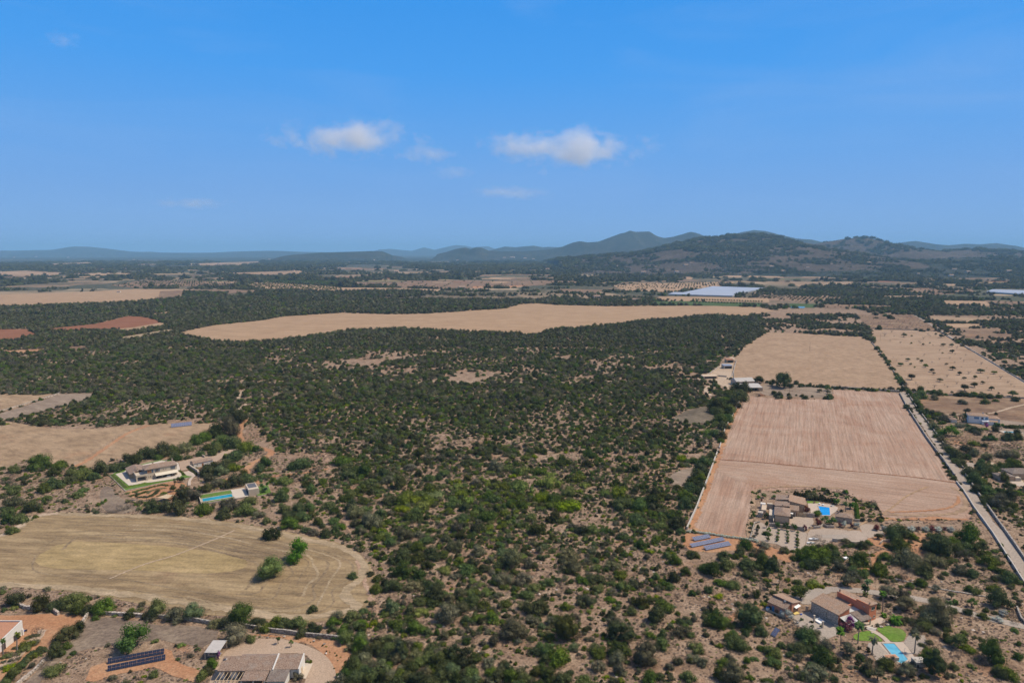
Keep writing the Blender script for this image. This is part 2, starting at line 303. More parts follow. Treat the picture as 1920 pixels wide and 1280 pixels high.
def thing(name, label, cat, loc=(0, 0, 0), rz=0., group=None):
    o = bpy.data.objects.new(name, None); C.objects.link(o); o.location = loc; o.rotation_euler = (0, 0, rz); o.empty_display_size = .5
    return tag(o, label, cat, group)
def crop(ox, oy, s): return lambda *p: [(ox + a / s, oy + b / s) for a, b in p]
FOOT = []                                    # outlines where no wild shrub grows
def smooth(pts, it=1):
    for _ in range(it):
        q = []
        for i in range(len(pts)):
            a, b = pts[i], pts[(i + 1) % len(pts)]
            q += [(a[0]*.75 + b[0]*.25, a[1]*.75 + b[1]*.25), (a[0]*.25 + b[0]*.75, a[1]*.25 + b[1]*.75)]
        pts = q
    return pts
NSH = [0]
def sheet_w(name, pts, m, z=.04, rough=0., kind='structure', keep=True):   # world outline
    NSH[0] += 1; z += (NSH[0] % 13) * .0013
    if rough:
        rs = random.Random(hash((round(pts[0][0]), round(pts[0][1]))) & 0xffff); q = []
        for i in range(len(pts)):
            a = Vector(pts[i]); b = Vector(pts[(i + 1) % len(pts)]); L = (b - a).length; n = max(1, min(60, int(L / (rough * 5))))
            d = (b - a).normalized() if L > 0 else Vector((1, 0)); nrm = Vector((-d.y, d.x))
            for k in range(n): q.append(tuple(a + (b - a) * (k / n) + nrm * (rs.uniform(-1, 1) * rough if k else 0)))
        pts = q
    tri = tessellate_polygon([[Vector((x, y, 0)) for x, y in pts]])
    mb = MB(); mb.v = [(x, y, z) for x, y in pts]
    for f in tri:
        a, b, c = (Vector(pts[i]) for i in f)
        cr = (b - a).cross(c - a) if hasattr((b - a), 'cross') else 0
        cr = (b.x - a.x) * (c.y - a.y) - (b.y - a.y) * (c.x - a.x)
        mb.f.append(tuple(f) if cr > 0 else tuple(reversed(f)))
    o = mb.build(name, m)
    if kind: o['kind'] = kind
    return o
def sheet(name, ppts, m, z=.04, rough=0., sm=0, foot=True, grow=True):
    if sm: ppts = smooth(ppts, sm)
    if foot: FOOT.append(ppts)
    return sheet_w(name, [P(*p) for p in ppts], m, z, rough)
def strip_pts(path, w):
    L, Rr = [], []
    for i, p in enumerate(path):
        a = Vector(path[max(i-1, 0)]); b = Vector(path[min(i+1, len(path)-1)]); d = (b - a).normalized(); n = Vector((-d.y, d.x)); ww = (w[i] if hasattr(w, '__len__') else w) / 2
        L.append(tuple(Vector(p) + n * ww)); Rr.append(tuple(Vector(p) - n * ww))
    return L + Rr[::-1]
def catmull(pts, n=6):
    out = []
    for i in range(len(pts) - 1):
        p0, p1, p2, p3 = [Vector(pts[max(0, min(len(pts)-1, i + k))]) for k in (-1, 0, 1, 2)]
        for k in range(n):
            t = k / n; out.append(tuple(.5 * ((2*p1) + (p2-p0)*t + (2*p0-5*p1+4*p2-p3)*t*t + (3*p1-p0-3*p2+p3)*t**3)))
    return out + [tuple(pts[-1])]
def track(name, ppts, width, m, z=.08, n=5, foot=True, jit=None):
    path = catmull([P(*p) for p in ppts], n); jit = (0. if m in ('asphalt', 'paving', 'gravel_grey') else .22) if jit is None else jit
    if jit:
        q = [Vector(path[0])]
        for b in path[1:]:
            a = q[-1]; b = Vector(b); k_ = max(1, min(12, int((b - a).length / (width * .5)))); q += [a + (b - a) * ((i + 1) / k_) for i in range(k_)]
        path = q
    pts = strip_pts(path, width); rj = random.Random(len(path)); k = len(path)
    if jit: pts = [(x + rj.uniform(-jit, jit) * width, y + rj.uniform(-jit, jit) * width) for x, y in pts]
    mb = MB(); k = len(path); mb.v = [(x, y, z) for x, y in pts]
    mb.f = [(i + 1, i, 2*k - 1 - i, 2*k - 2 - i) for i in range(k - 1)]
    o = mb.build(name, m); o['kind'] = 'structure'
    if foot:
        xs, ys = pxof(np.array([p[0] for p in pts]), np.array([p[1] for p in pts])); FOOT.append(list(zip(xs, ys)))
    return o

# ================================================================== TERRAIN
co = [-58000, -40000, -25000, -15000, -9000, -6000, -4000, -3000, -2200, -1600, -1200, -900, -700, -500, -350, -200, -100, 0]
xs = co + [-c for c in co[:-1]][::-1]; ys = [-9000, -4000, -1500, -500] + list(range(0, 1200, 100)) + [1400, 1700, 2100, 2600, 3300, 4200, 5400, 7000, 9000, 12000, 16000, 22000, 30000, 42000, 58000]
g = MB(); g.v = [(x, y, 0) for y in ys for x in xs]; nx = len(xs)
g.f = [(j*nx+i, j*nx+i+1, (j+1)*nx+i+1, (j+1)*nx+i) for j in range(len(ys)-1) for i in range(nx-1)]
g.build('ground', 'dry_ground')['kind'] = 'structure'

def hillmat(name, a, b_, c_, s=.004):
    m, t, b, o = newmat(name)
    n1 = noise(t, pos_map(t, s), 6, .7, .3); n2 = noise(t, pos_map(t, s * 6), 5, .75)
    col = mix(t, ramp(t, n1, [(.38, a), (.5, b_), (.64, c_)]), ramp(t, n2, [(.36, a), (.5, b_), (.62, c_)]), .55)
    t.links.new(col, b.inputs['Base Color']); b.inputs['Roughness'].default_value = 1; b.inputs['Specular IOR Level'].default_value = .05
    bump(t, b, n2, 1., 14); return m
hillmat('hill_rocky', (.046, .040, .029), (.080, .063, .048), (.140, .106, .084), .006)
hillmat('hill_wooded', (.018, .024, .016), (.032, .038, .026), (.075, .066, .050), .003)
RISE = []
def hill(prof, D, m, W=None, back=1.6, seed=1, rough=.06, kindname='hill', gul=1., woods=False):
    """A real ridge: prof gives the skyline, D its distance in metres."""
    rs = np.random.RandomState(seed)
    px = np.array([p[0] for p in prof], float); py = np.array([p[1] for p in prof], float)
    X = (px - 960) * D / 1280; Z = HC + (471 - py) * D / 1280
    Z = np.maximum(Z, 4)
    n = 200; xs_ = np.linspace(X[0], X[-1], n); zs = np.interp(xs_, X, Z)
    k = np.array([1, 2, 1]) / 4.; zs = np.convolve(np.pad(zs, 1, 'edge'), k, 'valid')
    zs[0] = zs[-1] = 0
    W = W or max(Z) * 4.2; nv = 36; vsn = np.linspace(-1, 1, nv)
    # gullies: sum of sines with random phase, varying with the slope position
    ph = rs.rand(14) * 6.28; fr = (rs.rand(14) * 3 + .6) / (W * .28); am = 1 / np.arange(1, 15) ** .45
    mb = MB()
    def zat(x, y):
        v = (y - D) / W; v = np.where(v > 0, v / back, v); av = np.minimum(np.abs(v), 1.); zc = np.interp(x, xs_, zs)
        f = np.where(v < 0, (1 - av ** 1.15) ** 1.25, (1 - av) ** 1.1)
        gz = sum(am[q] * np.sin(x * fr[q] * (1 + .25 * (q % 3)) + ph[q] + v * (3 + q * .8)) for q in range(14)) * .19 * gul
        return np.where((x > xs_[0]) & (x < xs_[-1]) & (av < .999), zc * f * (1 + gz * np.minimum(1, av * 3.2) * .55) + zc * rough * gz * .25 - (12 if woods else 3), -10.)
    RISE.append((zat, woods, xs_[0], xs_[-1], D - W, D + .3 * W))
    for j, v in enumerate(vsn):
        yy = D + v * W * (1 if v < 0 else back)
        for x_, z_ in zip(xs_, zat(xs_, np.full(n, yy))): mb.v.append((x_, yy, z_))
    mb.f = [(j*n+i, j*n+i+1, (j+1)*n+i+1, (j+1)*n+i) for j in range(nv-1) for i in range(n-1)]
    o = mb.build(kindname, m); o['kind'] = 'structure'
    for p in o.data.polygons: p.use_smooth = True
    return o
a3 = crop(1280, 420, 3); a2 = crop(640, 420, 3); a1 = crop(0, 420, 3)
hill([(1040,484)] + a2((1400,180),(1560,163),(1700,145),(1840,112)) + a3((0,98),(60,80),(180,66),(340,54),(430,53),(520,63),(600,85),(700,106),(780,128),(900,150),(1000,175)), 6200, 'hill_rocky', 2300, seed=3, woods=True)
hill(a3((600,150),(700,128),(750,108),(830,86),(900,75),(980,70),(1040,80),(1090,98),(1200,130),(1320,165)), 7600, 'hill_rocky', 1500, seed=5, woods=True)
hill(a3((900,170),(1000,140),(1060,112),(1100,97),(1150,101),(1200,120),(1280,134),(1400,150),(1500,141),(1620,135),(1760,142),(1920,146),(2100,150),(2400,165)), 6900, 'hill_rocky', 1700, seed=8, woods=True)
hill([(1060,506),(1150,502),(1280,497),(1430,491),(1600,487),(1750,482),(1913,478),(2100,476),(2400,480),(2700,505)], 5200, 'hill_wooded', 2000, seed=9, rough=.0, gul=.25, woods=True)
hill(a3((1100,150),(1190,118),(1230,100),(1280,95),(1350,108),(1480,120),(1560,112),(1640,115),(1730,105),(1800,125),(1900,140),(2050,160)), 14000, 'hill_wooded', 1800, seed=11)
hill(a3((180,110),(250,75),(310,45),(380,30),(440,37),(520,62),(600,80),(700,86),(770,105),(900,140)), 12500, 'hill_wooded', 1900, seed=12)
hill(a2((900,165),(1040,150),(1180,140),(1240,128),(1290,108),(1330,99),(1370,106),(1440,99),(1500,74),(1560,49),(1590,43),(1610,31),(1640,39),(1720,38),(1760,65),(1800,77),(1860,70),(1920,54)) + a3((30,44),(60,52),(100,70),(200,110),(330,150)), 12000, 'hill_wooded', 2300, seed=13, rough=.03)
hill(a2((540,168),(600,155),(650,139),(700,130),(730,138),(760,128),(790,128),(830,148),(900,152),(1000,152),(1150,165)), 11500, 'hill_wooded', 1200, seed=14)
hill(a2((800,160),(870,138),(920,125),(980,131),(1080,121),(1130,128),(1160,125),(1220,128),(1300,120),(1400,160)), 17000, 'hill_wooded', 1600, seed=15)
hill(a2((180,165),(220,143),(280,138),(400,150),(470,132),(530,145),(600,128),(650,117),(700,120),(740,130),(790,126),(830,125),(880,145),(960,165)), 27000, 'hill_wooded', 2500, seed=16)
hill(a2((-260,170),(-100,160),(0,155),(100,151),(180,149),(230,151),(262,166)), 10500, 'hill_wooded', 1500, seed=17)
hill([(-500,477),(-200,472)] + a1((0,149),(200,147),(320,144),(380,134),(440,125),(520,126),(570,137),(640,147),(800,156),(1000,161),(1200,159),(1400,152),(1580,150),(1700,155),(1900,159),(2100,170)), 21000, 'hill_wooded', 2600, seed=18)

# ================================================================== FIELDS
c3r = crop(1280, 420, 3); c2m = crop(640, 420, 3); c1l = crop(0, 420, 3); K4 = crop(0, 620, 4)
sheet('field', c2m((0,500),(240,508),(480,505),(700,490),(930,475),(1000,452),(1100,446),(1200,455),(1500,463)) + c3r((0,460),(200,461),(440,470),(510,490),(350,522),(200,512),(60,520),(0,528)) + c2m((1890,535),(1740,540),(1540,566),(1340,588),(1240,586),(1150,605),(1080,622),(880,614),(640,600),(420,595),(320,590),(60,600)) + c1l((1880,615),(1680,642),(1480,668),(1240,662),(1120,640),(1000,615),(1100,590),(1200,570),(1460,545),(1600,520)), 'stubble_far', .3, 2)
sheet('field', c1l((-900,400),(0,395),(190,390),(500,380),(760,365),(1300,370),(1500,375),(1300,389),(1180,402),(1000,415),(750,440),(480,455),(100,462),(-900,470)), 'stubble_far', .3, 2)
sheet('field', [(300,546),(380,543),(440,543),(498,546),(433,550),(390,554),(333,559),(296,563)], 'fallow_brown', .45)
sheet('field', c1l((240,592),(540,562),(720,518),(800,522),(880,540),(920,562),(640,592),(330,605)), 'red_soil', .3, 1)
sheet('field', c1l((-700,590),(0,592),(150,592),(210,622),(100,655),(-700,660)), 'red_soil', .3, 1)
sheet('field', c1l((660,640),(800,618),(930,596),(1060,588),(960,604),(830,632),(700,655)), 'hay_swath', .35)
sheet('field', c1l((640,592),(760,580),(900,556),(980,562),(850,585),(700,610)), 'stubble_far', .35)
sheet('field', c1l((850,505),(1020,486),(960,500),(870,518)), 'stubble_far', .35)
sheet('field', c1l((1340,338),(1560,330),(1920,355),(1920,375),(1560,374),(1420,362)) , 'stubble_far', .35)
sheet('field', c2m((0,357),(300,360),(560,367),(560,379),(300,376),(0,377)), 'stubble_far', .36)
sheet('field', c2m((0,330),(200,320),(700,318),(1300,320),(1400,330),(1000,350),(720,362),(560,365),(100,348)), 'fallow_brown', .3)
sheet('field', c2m((740,350),(1040,345),(980,358),(740,362)), 'red_track', .4)
sheet('field', c1l((620,345),(800,318),(1100,318),(1350,325),(1330,345),(980,352),(760,360)), 'fallow_brown', .33)
sheet('field', c2m((1520,345),(1700,335),(1920,330)) + c3r((0,330),(310,322),(190,356),(0,370)) + c2m((1900,385),(1600,375)), 'stubble_far', .33)
sheet('field', c2m((1230,365),(1480,370),(1440,388),(1230,378)), 'fallow_brown', .33)
sheet('field', c3r((600,326),(960,324),(955,350),(650,352)), 'fallow', .33)
sheet('field', c3r((0,408),(480,418),(490,440),(200,435),(0,434)) + c2m((1750,430),(1790,408)), 'stubble_far', .33)
sheet('field', c2m((1740,436),(1920,434)) + c3r((200,440),(450,444),(440,465),(0,458)) + c2m((1760,455)), 'crop_green', .36)
sheet('field', c3r((600,447),(770,450),(740,472),(600,468)), 'crop_green', .36)
sheet('pond', c3r((612,463),(690,465),(684,474),(606,472)), 'water_green', .5)
sheet('field', c3r((400,385),(900,376),(905,440),(500,432),(395,415)), 'far_orchard', .3, foot=False)
sheet('field', c3r((910,380),(1100,378),(1180,410),(1170,450),(920,446)), 'far_orchard', .3, foot=False)
sheet('field', c3r((780,372),(1100,362),(1600,358),(1660,384),(1350,404),(1120,398)), 'fallow_brown', .33, foot=False)
sheet('field', c3r((1130,404),(1360,404),(1350,420),(1140,418)), 'orchard_soil', .35)
sheet('field', c3r((1180,418),(1440,412),(1460,450),(1190,456)), 'far_orchard', .3, foot=False)
sheet('field', c3r((1460,430),(1700,434),(1760,462),(1470,456)), 'stubble_far', .33)
sheet('field', c3r((780,452),(1180,458),(1200,476),(800,474)), 'fallow_brown', .33)
sheet('field', c3r((1400,492),(1480,466),(1920,470),(2100,475),(2100,530),(1690,516),(1430,516)), 'far_orchard', .3, foot=False)
sheet('field', c3r((1690,430),(2100,440),(2100,468),(1770,462)), 'fallow_brown', .34)
sheet('field', c3r((1380,520),(1720,530),(1740,545),(1460,556),(1400,545)), 'fallow', .33)
sheet('field', c3r((1450,560),(1680,562),(1660,584),(1500,584)), 'stubble_far', .33)
sheet('field', c3r((1540,612),(1860,618),(1850,645),(1600,640)), 'fallow_brown', .33)
sheet('field', c3r((1560,590),(1800,588),(1800,612),(1600,610)), 'fallow_brown', .36)
for q in ([(250,225),(500,215),(560,228),(300,238)], [(-700,270),(0,268),(150,262),(370,275),(300,290),(-700,292)], [(1010,225),(1450,210),(1490,224),(1200,238)], [(1280,275),(1690,262),(1720,278),(1400,290)], [(460,280),(730,276),(740,288),(480,290)]):
    sheet('field', c1l(*q), 'stubble_far', .3)
for q, m_ in (([(660,300),(840,278),(850,292),(780,305)], 'stubble_far'), ([(990,292),(1110,292),(1110,312),(1010,310)], 'crop_green'), ([(370,285),(560,292),(570,304),(360,300)], 'stubble_far'), ([(715,170),(790,168),(790,180),(715,182)], 'fallow'), ([(240,290),(330,290),(330,302),(240,300)], 'stubble_far'), ([(1450,338),(1900,336),(1900,346),(1460,348)], 'stubble_far'), ([(1640,285),(1730,285),(1720,297),(1650,296)], 'fallow'), ([(0,296),(60,298),(50,312),(0,310)], 'stubble_far')):
    sheet('field', c3r(*q), m_, .3)
for q in ([(1600,180),(1710,170),(1800,178),(1680,210),(1640,218)], [(1560,225),(1830,222),(1840,232),(1600,234)], [(60,200),(180,196),(190,208),(80,210)], [(900,200),(1000,197),(1010,206),(910,208)]):
    sheet('field', c2m(*q), 'fallow', .3)
sheet('field', c1l((1450,318),(1900,318),(1920,350),(1500,326)), 'crop_green', .32)
# right-hand plots near the lane
sheet('field', [(1605,590),(1713,590),(1760,620),(1632,617)], 'fallow_brown', .1)
sheet('field', [(1632,617),(1758,621),(1920,716),(1990,756),(1990,752),(1920,744),(1790,740),(1704,733),(1668,682),(1640,645)], 'orchard_soil', .1)
sheet('field', [(1438,623),(1500,625),(1560,629),(1616,632),(1632,640),(1664,680),(1694,730),(1640,731),(1560,726),(1497,720),(1440,717),(1375,711),(1375,676),(1395,650)], 'stubble_mid', .1, .6)
sheet('field', [(1396,741),(1460,748),(1562,749),(1562,730),(1640,735),(1684,737),(1705,772),(1754,850),(1798,912),(1815,930),(1824,955),(1815,976),(1760,974),(1655,971),(1650,955),(1640,940),(1605,936),(1600,925),(1520,915),(1412,922),(1408,960),(1395,1000),(1405,1010),(1288,995),(1306,960),(1327,901),(1346,850),(1360,805),(1372,785),(1384,755)], 'ploughed', .06, .8)
sheet('field', [(1347,862),(1440,868),(1560,880),(1700,893),(1795,906),(1812,935),(1818,955),(1806,972),(1660,969),(1652,952),(1640,938),(1600,930),(1560,914),(1412,908),(1380,900),(1340,880)], 'ploughed_cross', .10, .8, 0, foot=False)
track('ditch', [(1345,861),(1440,868),(1560,880),(1700,893),(1792,905)], 1.1, 'red_soil', .22, foot=False, jit=.3)
track('track', [(1655,965),(1720,966),(1780,964),(1806,955),(1812,940),(1800,922),(1780,912)], 2.6, 'stubble_mid', .24, foot=False, jit=.3)
track('track', [(1668,960),(1730,958),(1775,953),(1796,942),(1796,930)], 1.6, 'red_track', .25, foot=False, jit=.3)
track('track', [(1590,995),(1660,960),(1700,930),(1740,912)], 1.0, 'stubble_far', .25, foot=False, jit=.3)
track('track', [(1405,1008),(1404,990),(1412,955),(1414,925),(1430,915),(1500,912),(1580,916)], 2.4, 'stubble_mid', .24, foot=False, jit=.3)
track('track', [(1292,990),(1310,955),(1331,900),(1350,850),(1366,800),(1392,748)], 3.2, 'red_track', .2, foot=False, jit=.35)
track('track', [(1300,992),(1340,1000),(1400,1008)], 3.0, 'red_track', .2, foot=False, jit=.35)
track('track', [(1640,972),(1700,973),(1760,972),(1812,974)], 3.5, 'red_track', .2, foot=False, jit=.35)
sheet('fallow', [(1708,740),(1790,743),(1920,748),(2000,752),(2000,800),(1920,796),(1850,784),(1790,778),(1745,775)], 'fallow_brown', .06, .6)
sheet('fallow', [(1850,784),(2000,800),(2000,830),(1920,822),(1862,806)], 'fallow_grey', .1, .6)
# small plots scattered over the far plain
rf = random.Random(12)
for i in range(400):
    py_ = 486 + 46 * rf.random() ** .8; px_ = rf.uniform(-40, 1960); x_, y_ = P(px_, py_); w_ = rf.uniform(60, 300) * (y_ / 3500); d_ = rf.uniform(35, 110) * (y_ / 3000); an = rf.uniform(-.35, .35); ca_, sa_ = math.cos(an), math.sin(an)
    if px_ > 1130 and py_ < 497: continue
    q = [(x_ + a * ca_ - b * sa_, y_ + a * sa_ + b * ca_) for a, b in ((-w_/2, -d_/2 * rf.uniform(.4, 1)), (w_/2, -d_/2 * rf.uniform(.4, 1)), (w_/2 * rf.uniform(.6, 1), d_/2), (-w_/2 * rf.uniform(.6, 1), d_/2))]
    xs1, ys1 = pxof(np.array([p[0] for p in q]), np.array([p[1] for p in q])); FOOT.append(list(zip(xs1, ys1)))
    sheet_w('field', q, rf.choice(['stubble_far', 'stubble_far', 'fallow', 'fallow_brown', 'fallow_brown', 'fallow_brown', 'red_soil', 'far_orchard', 'far_orchard', 'hay_gold', 'crop_green']), .5, 2.)
FOOT += [c3r((0,392),(300,398),(470,366),(170,352)), c3r((-80,402),(280,412),(310,396),(-50,386)), c3r((1710,388),(2050,412),(2070,380),(1740,370))]
# left side: dry hay field and fallow plots
sheet('field', [(-60,1010),(0,1004),(40,985),(85,962),(200,962),(320,966),(430,976),(540,998),(620,1012),(668,1030),(700,1062),(706,1100),(700,1140),(640,1160),(560,1170),(440,1158),(300,1140),(200,1118),(90,1104),(-60,1095)], 'hay', .05, .6, 1)
sheet('field', [(60,1048),(118,1014),(220,1017),(330,1025),(430,1038),(470,1052),(450,1070),(370,1076),(260,1068),(160,1068),(80,1064)], 'hay_gold', .075, 2.6, 1)
track('track', [(-60,1012),(10,1003),(60,972),(110,963),(230,967),(340,972),(450,986),(560,1008),(640,1026),(678,1050),(680,1080),(655,1100),(650,1120),(668,1140),(620,1150),(560,1158),(470,1148),(340,1128),(220,1112),(100,1100),(-60,1094)], 4.2, 'hay_swath', .13, foot=False)
track('track', [(-60,1012),(10,1001),(60,970),(110,962)], 3.5, 'pale_track', .17)
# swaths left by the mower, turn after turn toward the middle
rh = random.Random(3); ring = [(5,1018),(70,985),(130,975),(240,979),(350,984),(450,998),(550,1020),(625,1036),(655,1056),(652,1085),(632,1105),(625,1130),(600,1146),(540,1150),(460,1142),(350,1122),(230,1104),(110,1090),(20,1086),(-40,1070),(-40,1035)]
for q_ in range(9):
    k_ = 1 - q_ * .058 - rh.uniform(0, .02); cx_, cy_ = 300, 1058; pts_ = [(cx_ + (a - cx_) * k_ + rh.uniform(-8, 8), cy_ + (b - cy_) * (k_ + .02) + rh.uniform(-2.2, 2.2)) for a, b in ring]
    n0_ = rh.randrange(4); track('track', (pts_ + pts_)[n0_:n0_ + rh.randrange(9, 20)], rh.uniform(.4, 1.3), rh.choice(['hay_swath', 'hay_dark', 'hay_dark']), .10 + q_ * .0023, foot=False, jit=.3)
track('path', [(205,1085),(270,1058),(330,1040),(400,1012),(440,994)], .9, 'pale_track', .17, foot=False)
sheet('burnt_patch', [(200,905),(232,940),(262,952),(240,962),(205,962),(190,950),(185,925)], 'burnt_grass', .05, 1.0, 1)
sheet('fallow', [(-60,808),(0,800),(28,792),(100,804),(175,804),(275,795),(412,793),(392,812),(362,832),(300,838),(262,846),(215,862),(175,876),(125,872),(45,862),(0,880),(-60,890)], 'fallow', .05, .8)
sheet('field', [(-60,740),(87,740),(112,738),(60,755),(0,773),(-60,785)], 'fallow', .05)
sheet('fallow', [(112,738),(185,737),(160,752),(100,765),(32,782),(-60,795),(-60,787),(0,775),(60,757)], 'fallow_grey', .05, .4)
sheet('bare_patch', K4((30,150),(180,145),(330,135),(300,158),(150,168),(40,166)), 'red_track', .05)
sheet('bare_patch', K4((520,120),(640,115),(690,130),(600,145),(520,140)), 'fallow_brown', .05)
sheet('bare_patch', K4((1600,0),(1300,20)) + K4((900,62),(1020,30),(1180,8),(1330,0)), 'stubble_far', .33, foot=False)
track('track', [(278,797),(240,812),(205,835),(165,862),(140,875)], 3.2, 'red_track', .09)
track('track', [(-10,790),(28,796),(45,812),(20,830),(-20,850)], 4, 'fallow', .1)
for a_ in ([(472,727),(452,735),(448,748),(462,755),(450,765),(430,775)], [(430,775),(395,770)]): track('track', a_, 3.4, 'pale_track', .12)
track('track', [(418,728),(380,745),(350,752)], 2.2, 'pale_track', .12)
track('track', [(462,787),(449,806),(456,830),(476,838),(500,842),(508,850),(492,860),(474,868),(462,882),(464,893),(478,902),(490,906)], 4.6, 'red_track', .12)
track('track', [(463,890),(448,894),(430,898),(410,905)], 4, 'red_track', .13)
track('track', [(478,898),(520,892),(580,885),(618,878)], 3, 'red_track', .13, foot=False)
track('driveway', [(330,876),(362,872),(400,858),(425,848),(446,841)], [5.5, 6, 8, 7, 5, 5, 5, 5][0], 'gravel_beige', .14)
sheet('yard', [(335,866),(350,862),(395,851),(412,850),(420,856),(404,866),(392,872),(340,882)], 'gravel_beige', .1)
track('track', [(562,716),(576,742),(592,800),(612,860),(632,930),(652,990),(668,1040),(682,1085),(700,1130),(714,1168)], 2.0, 'dirt', .12, foot=False, jit=.42)
track('track', [(470,717),(560,716),(700,713),(900,716),(1000,717),(1080,716),(1200,714),(1260,713),(1320,710)], 3.6, 'pale_track', .12)
track('track', [(1320,710),(1345,708),(1372,716)], 5, 'pale_track', .12)
track('track', [(1372,716),(1340,722),(1322,730),(1334,742)], 4, 'pale_track', .12)
sheet('bare_patch', [(1262,782),(1290,768),(1330,760),(1345,772),(1340,790),(1300,795),(1270,790)], 'dark_scrub', .05, 1.0, 1)
sheet('bare_patch', [(1250,905),(1262,885),(1310,872),(1308,890),(1290,905),(1285,915)], 'fallow_grey', .05, 1.0, 1)
sheet('bare_patch', [(1262,812),(1290,806),(1340,820),(1338,832),(1290,822)], 'fallow_grey', .05, 1.0, 1, foot=False)
sheet('yard', [(1318,706),(1340,692),(1372,668),(1392,678),(1376,712),(1400,722),(1388,742),(1340,716)], 'pale_track', .07, .4)
sheet('yard', [(1440,718),(1500,722),(1560,728),(1560,746),(1480,744),(1430,740),(1420,728)], 'fallow_grey', .07, .4)
track('road', [(1693,735),(1711,765),(1747,815),(1781,865),(1817,920),(1850,975),(1873,1000),(1911,1056),(1960,1130),(2010,1210)], 5.4, 'asphalt', .16)
track('road', [(1806,884),(1815,876),(1822,868)], 5, 'asphalt', .17)
track('lane', [(1713,590),(1740,605),(1780,630),(1840,668),(1920,716),(1990,760)], 4, 'asphalt', .13)
track('path', [(1765,777),(1830,777),(1870,772),(1896,764),(1940,754)], 2.5, 'pale_track', .14)
track('path', [(1858,866),(1868,876),(1876,886)], 2.6, 'pale_track', .14)
# right middle: dirt loops below the stone villa
J = crop(1280, 880, 4); L5 = crop(1400, 1030, 4.8)
sheet('bare_patch', J((20,480),(60,475),(480,530),(640,570),(760,620),(860,650),(800,700),(620,640),(430,600),(200,620),(50,600),(0,560)), 'red_track', .05, .8)
sheet('bare_patch', J((1340,420),(1500,480),(1900,480),(1900,640),(1780,640),(1600,620),(1480,580),(1340,540)), 'red_track', .05, .8, foot=False)
track('track', J((1880,660),(1760,630),(1640,640),(1520,615),(1450,640),(1430,690),(1440,740),(1300,745),(1200,740)), 2.4, 'red_track', .12)
track('driveway', J((2660,1200),(2400,1140),(2200,1090),(1900,1000),(1700,960),(1500,930),(1300,905),(1150,900),(1020,905),(950,945),(900,1000)), 4.4, 'gravel_grey', .12)
sheet('driveway', J((850,940),(960,900),(1100,890),(1160,900),(1100,930),(1010,960),(960,1010),(900,1010),(830,965)), 'gravel_grey', .15, .3)
track('track', D_ := crop(1140, 1040, 5.333)((1560,500),(1450,530),(1300,590),(1230,640),(1290,720)), 2.6, 'red_track', .1, foot=False)
# bottom left
sheet('yard', crop(0, 980, 4)((-200,700),(0,690),(160,690),(420,680),(640,700),(600,760),(400,870),(330,960),(250,1000),(0,1180),(-200,1300)), 'red_track', .05, .6)
track('path', crop(0, 980, 4)((330,800),(270,870),(180,930),(150,990),(60,1050),(-60,1110)), 3.0, 'gravel_beige', .1, foot=False)
sheet('burnt_patch', crop(0, 980, 4)((640,720),(900,710),(1150,760),(1400,770),(1640,810),(1620,880),(1520,930),(1300,900),(1200,870),(1000,900),(800,920),(600,960),(500,1000),(420,1050),(300,1200),(180,1200),(400,1000),(560,860)), 'burnt_grass', .05, .8)
sheet('bare_patch', crop(0, 980, 4)((680,1080),(800,1040),(1230,940),(1290,960),(1320,1030),(1500,1110),(1480,1200),(1300,1150),(1150,1080),(900,1130),(700,1190),(640,1180)), 'red_track', .09, .6)
sheet('yard', crop(380, 1180, 6.857)((330,240),(560,150),(720,115),(1000,115),(1220,165),(1400,230),(1560,310),(1660,420),(1720,560),(1700,686),(1690,800),(1290,800),(1310,660),(1410,440),(1320,300),(900,310),(300,345),(200,520),(160,500),(240,340)), 'gravel_beige', .08, 0, 1)
sheet('bare_patch', crop(380, 1180, 6.857)((600,60),(1200,90),(1500,130),(1850,160),(1900,300),(1880,500),(1800,640),(1700,700),(1640,420),(1400,200),(1000,100)), 'red_track', .05, .5)
sheet('terrace', crop(380, 1180, 6.857)((1240,620),(1310,430),(1418,432),(1325,632)), 'wall_cream', .12)
sheet('terrace', crop(380, 1180, 6.857)((100,640),(150,440),(240,440),(200,520),(860,520),(860,760),(60,760)), 'gravel_beige', .1)

# ================================================================== WALLS AND FENCES
def wall(label, pts, h=1.2, t=.6, m='dry_stone', name='stone_wall', cat='stone wall', group='dry stone boundary walls'):
    w_ = [Vector(P(*p)) for p in pts]; o0 = w_[0]; mb = MB(); rs = random.Random(len(pts) + int(pts[0][0]))
    path = []
    for a, b in zip(w_, w_[1:]):
        n = max(1, int((b - a).length / 6)); path += [a + (b - a) * (k / n) for k in range(n)]
    path.append(w_[-1]); k = len(path)
    for i, p in enumerate(path):
        d = (path[min(i+1, k-1)] - path[max(i-1, 0)]).normalized(); n = Vector((-d.y, d.x)) * t / 2; hh = h * rs.uniform(.88, 1.1); q = p - o0
        mb.v += [(q.x + n.x * 1.1, q.y + n.y * 1.1, -.1), (q.x + n.x, q.y + n.y, hh), (q.x - n.x, q.y - n.y, hh), (q.x - n.x * 1.1, q.y - n.y * 1.1, -.1)]
    for i in range(k - 1):
        for a in range(3): mb.f.append((4*i + a, 4*i + a + 1, 4*i + 5 + a, 4*i + 4 + a)[::-1])
    mb.f += [(0, 1, 2, 3), (4*k - 1, 4*k - 2, 4*k - 3, 4*k - 4)]
    o = mb.build(name, m); o.location = (o0.x, o0.y, 0); return tag(o, label, cat, group)
wall('pale low wall along the western edge of the ploughed field, beside the tree row', [(1288,992),(1305,955),(1327,898),(1346,846)], 1.5, .7, 'concrete')
wall('broken upper part of the pale wall where the tree row meets the ploughed field', [(1349,840),(1360,802),(1373,780),(1388,750)], 1.0, .6, 'concrete')
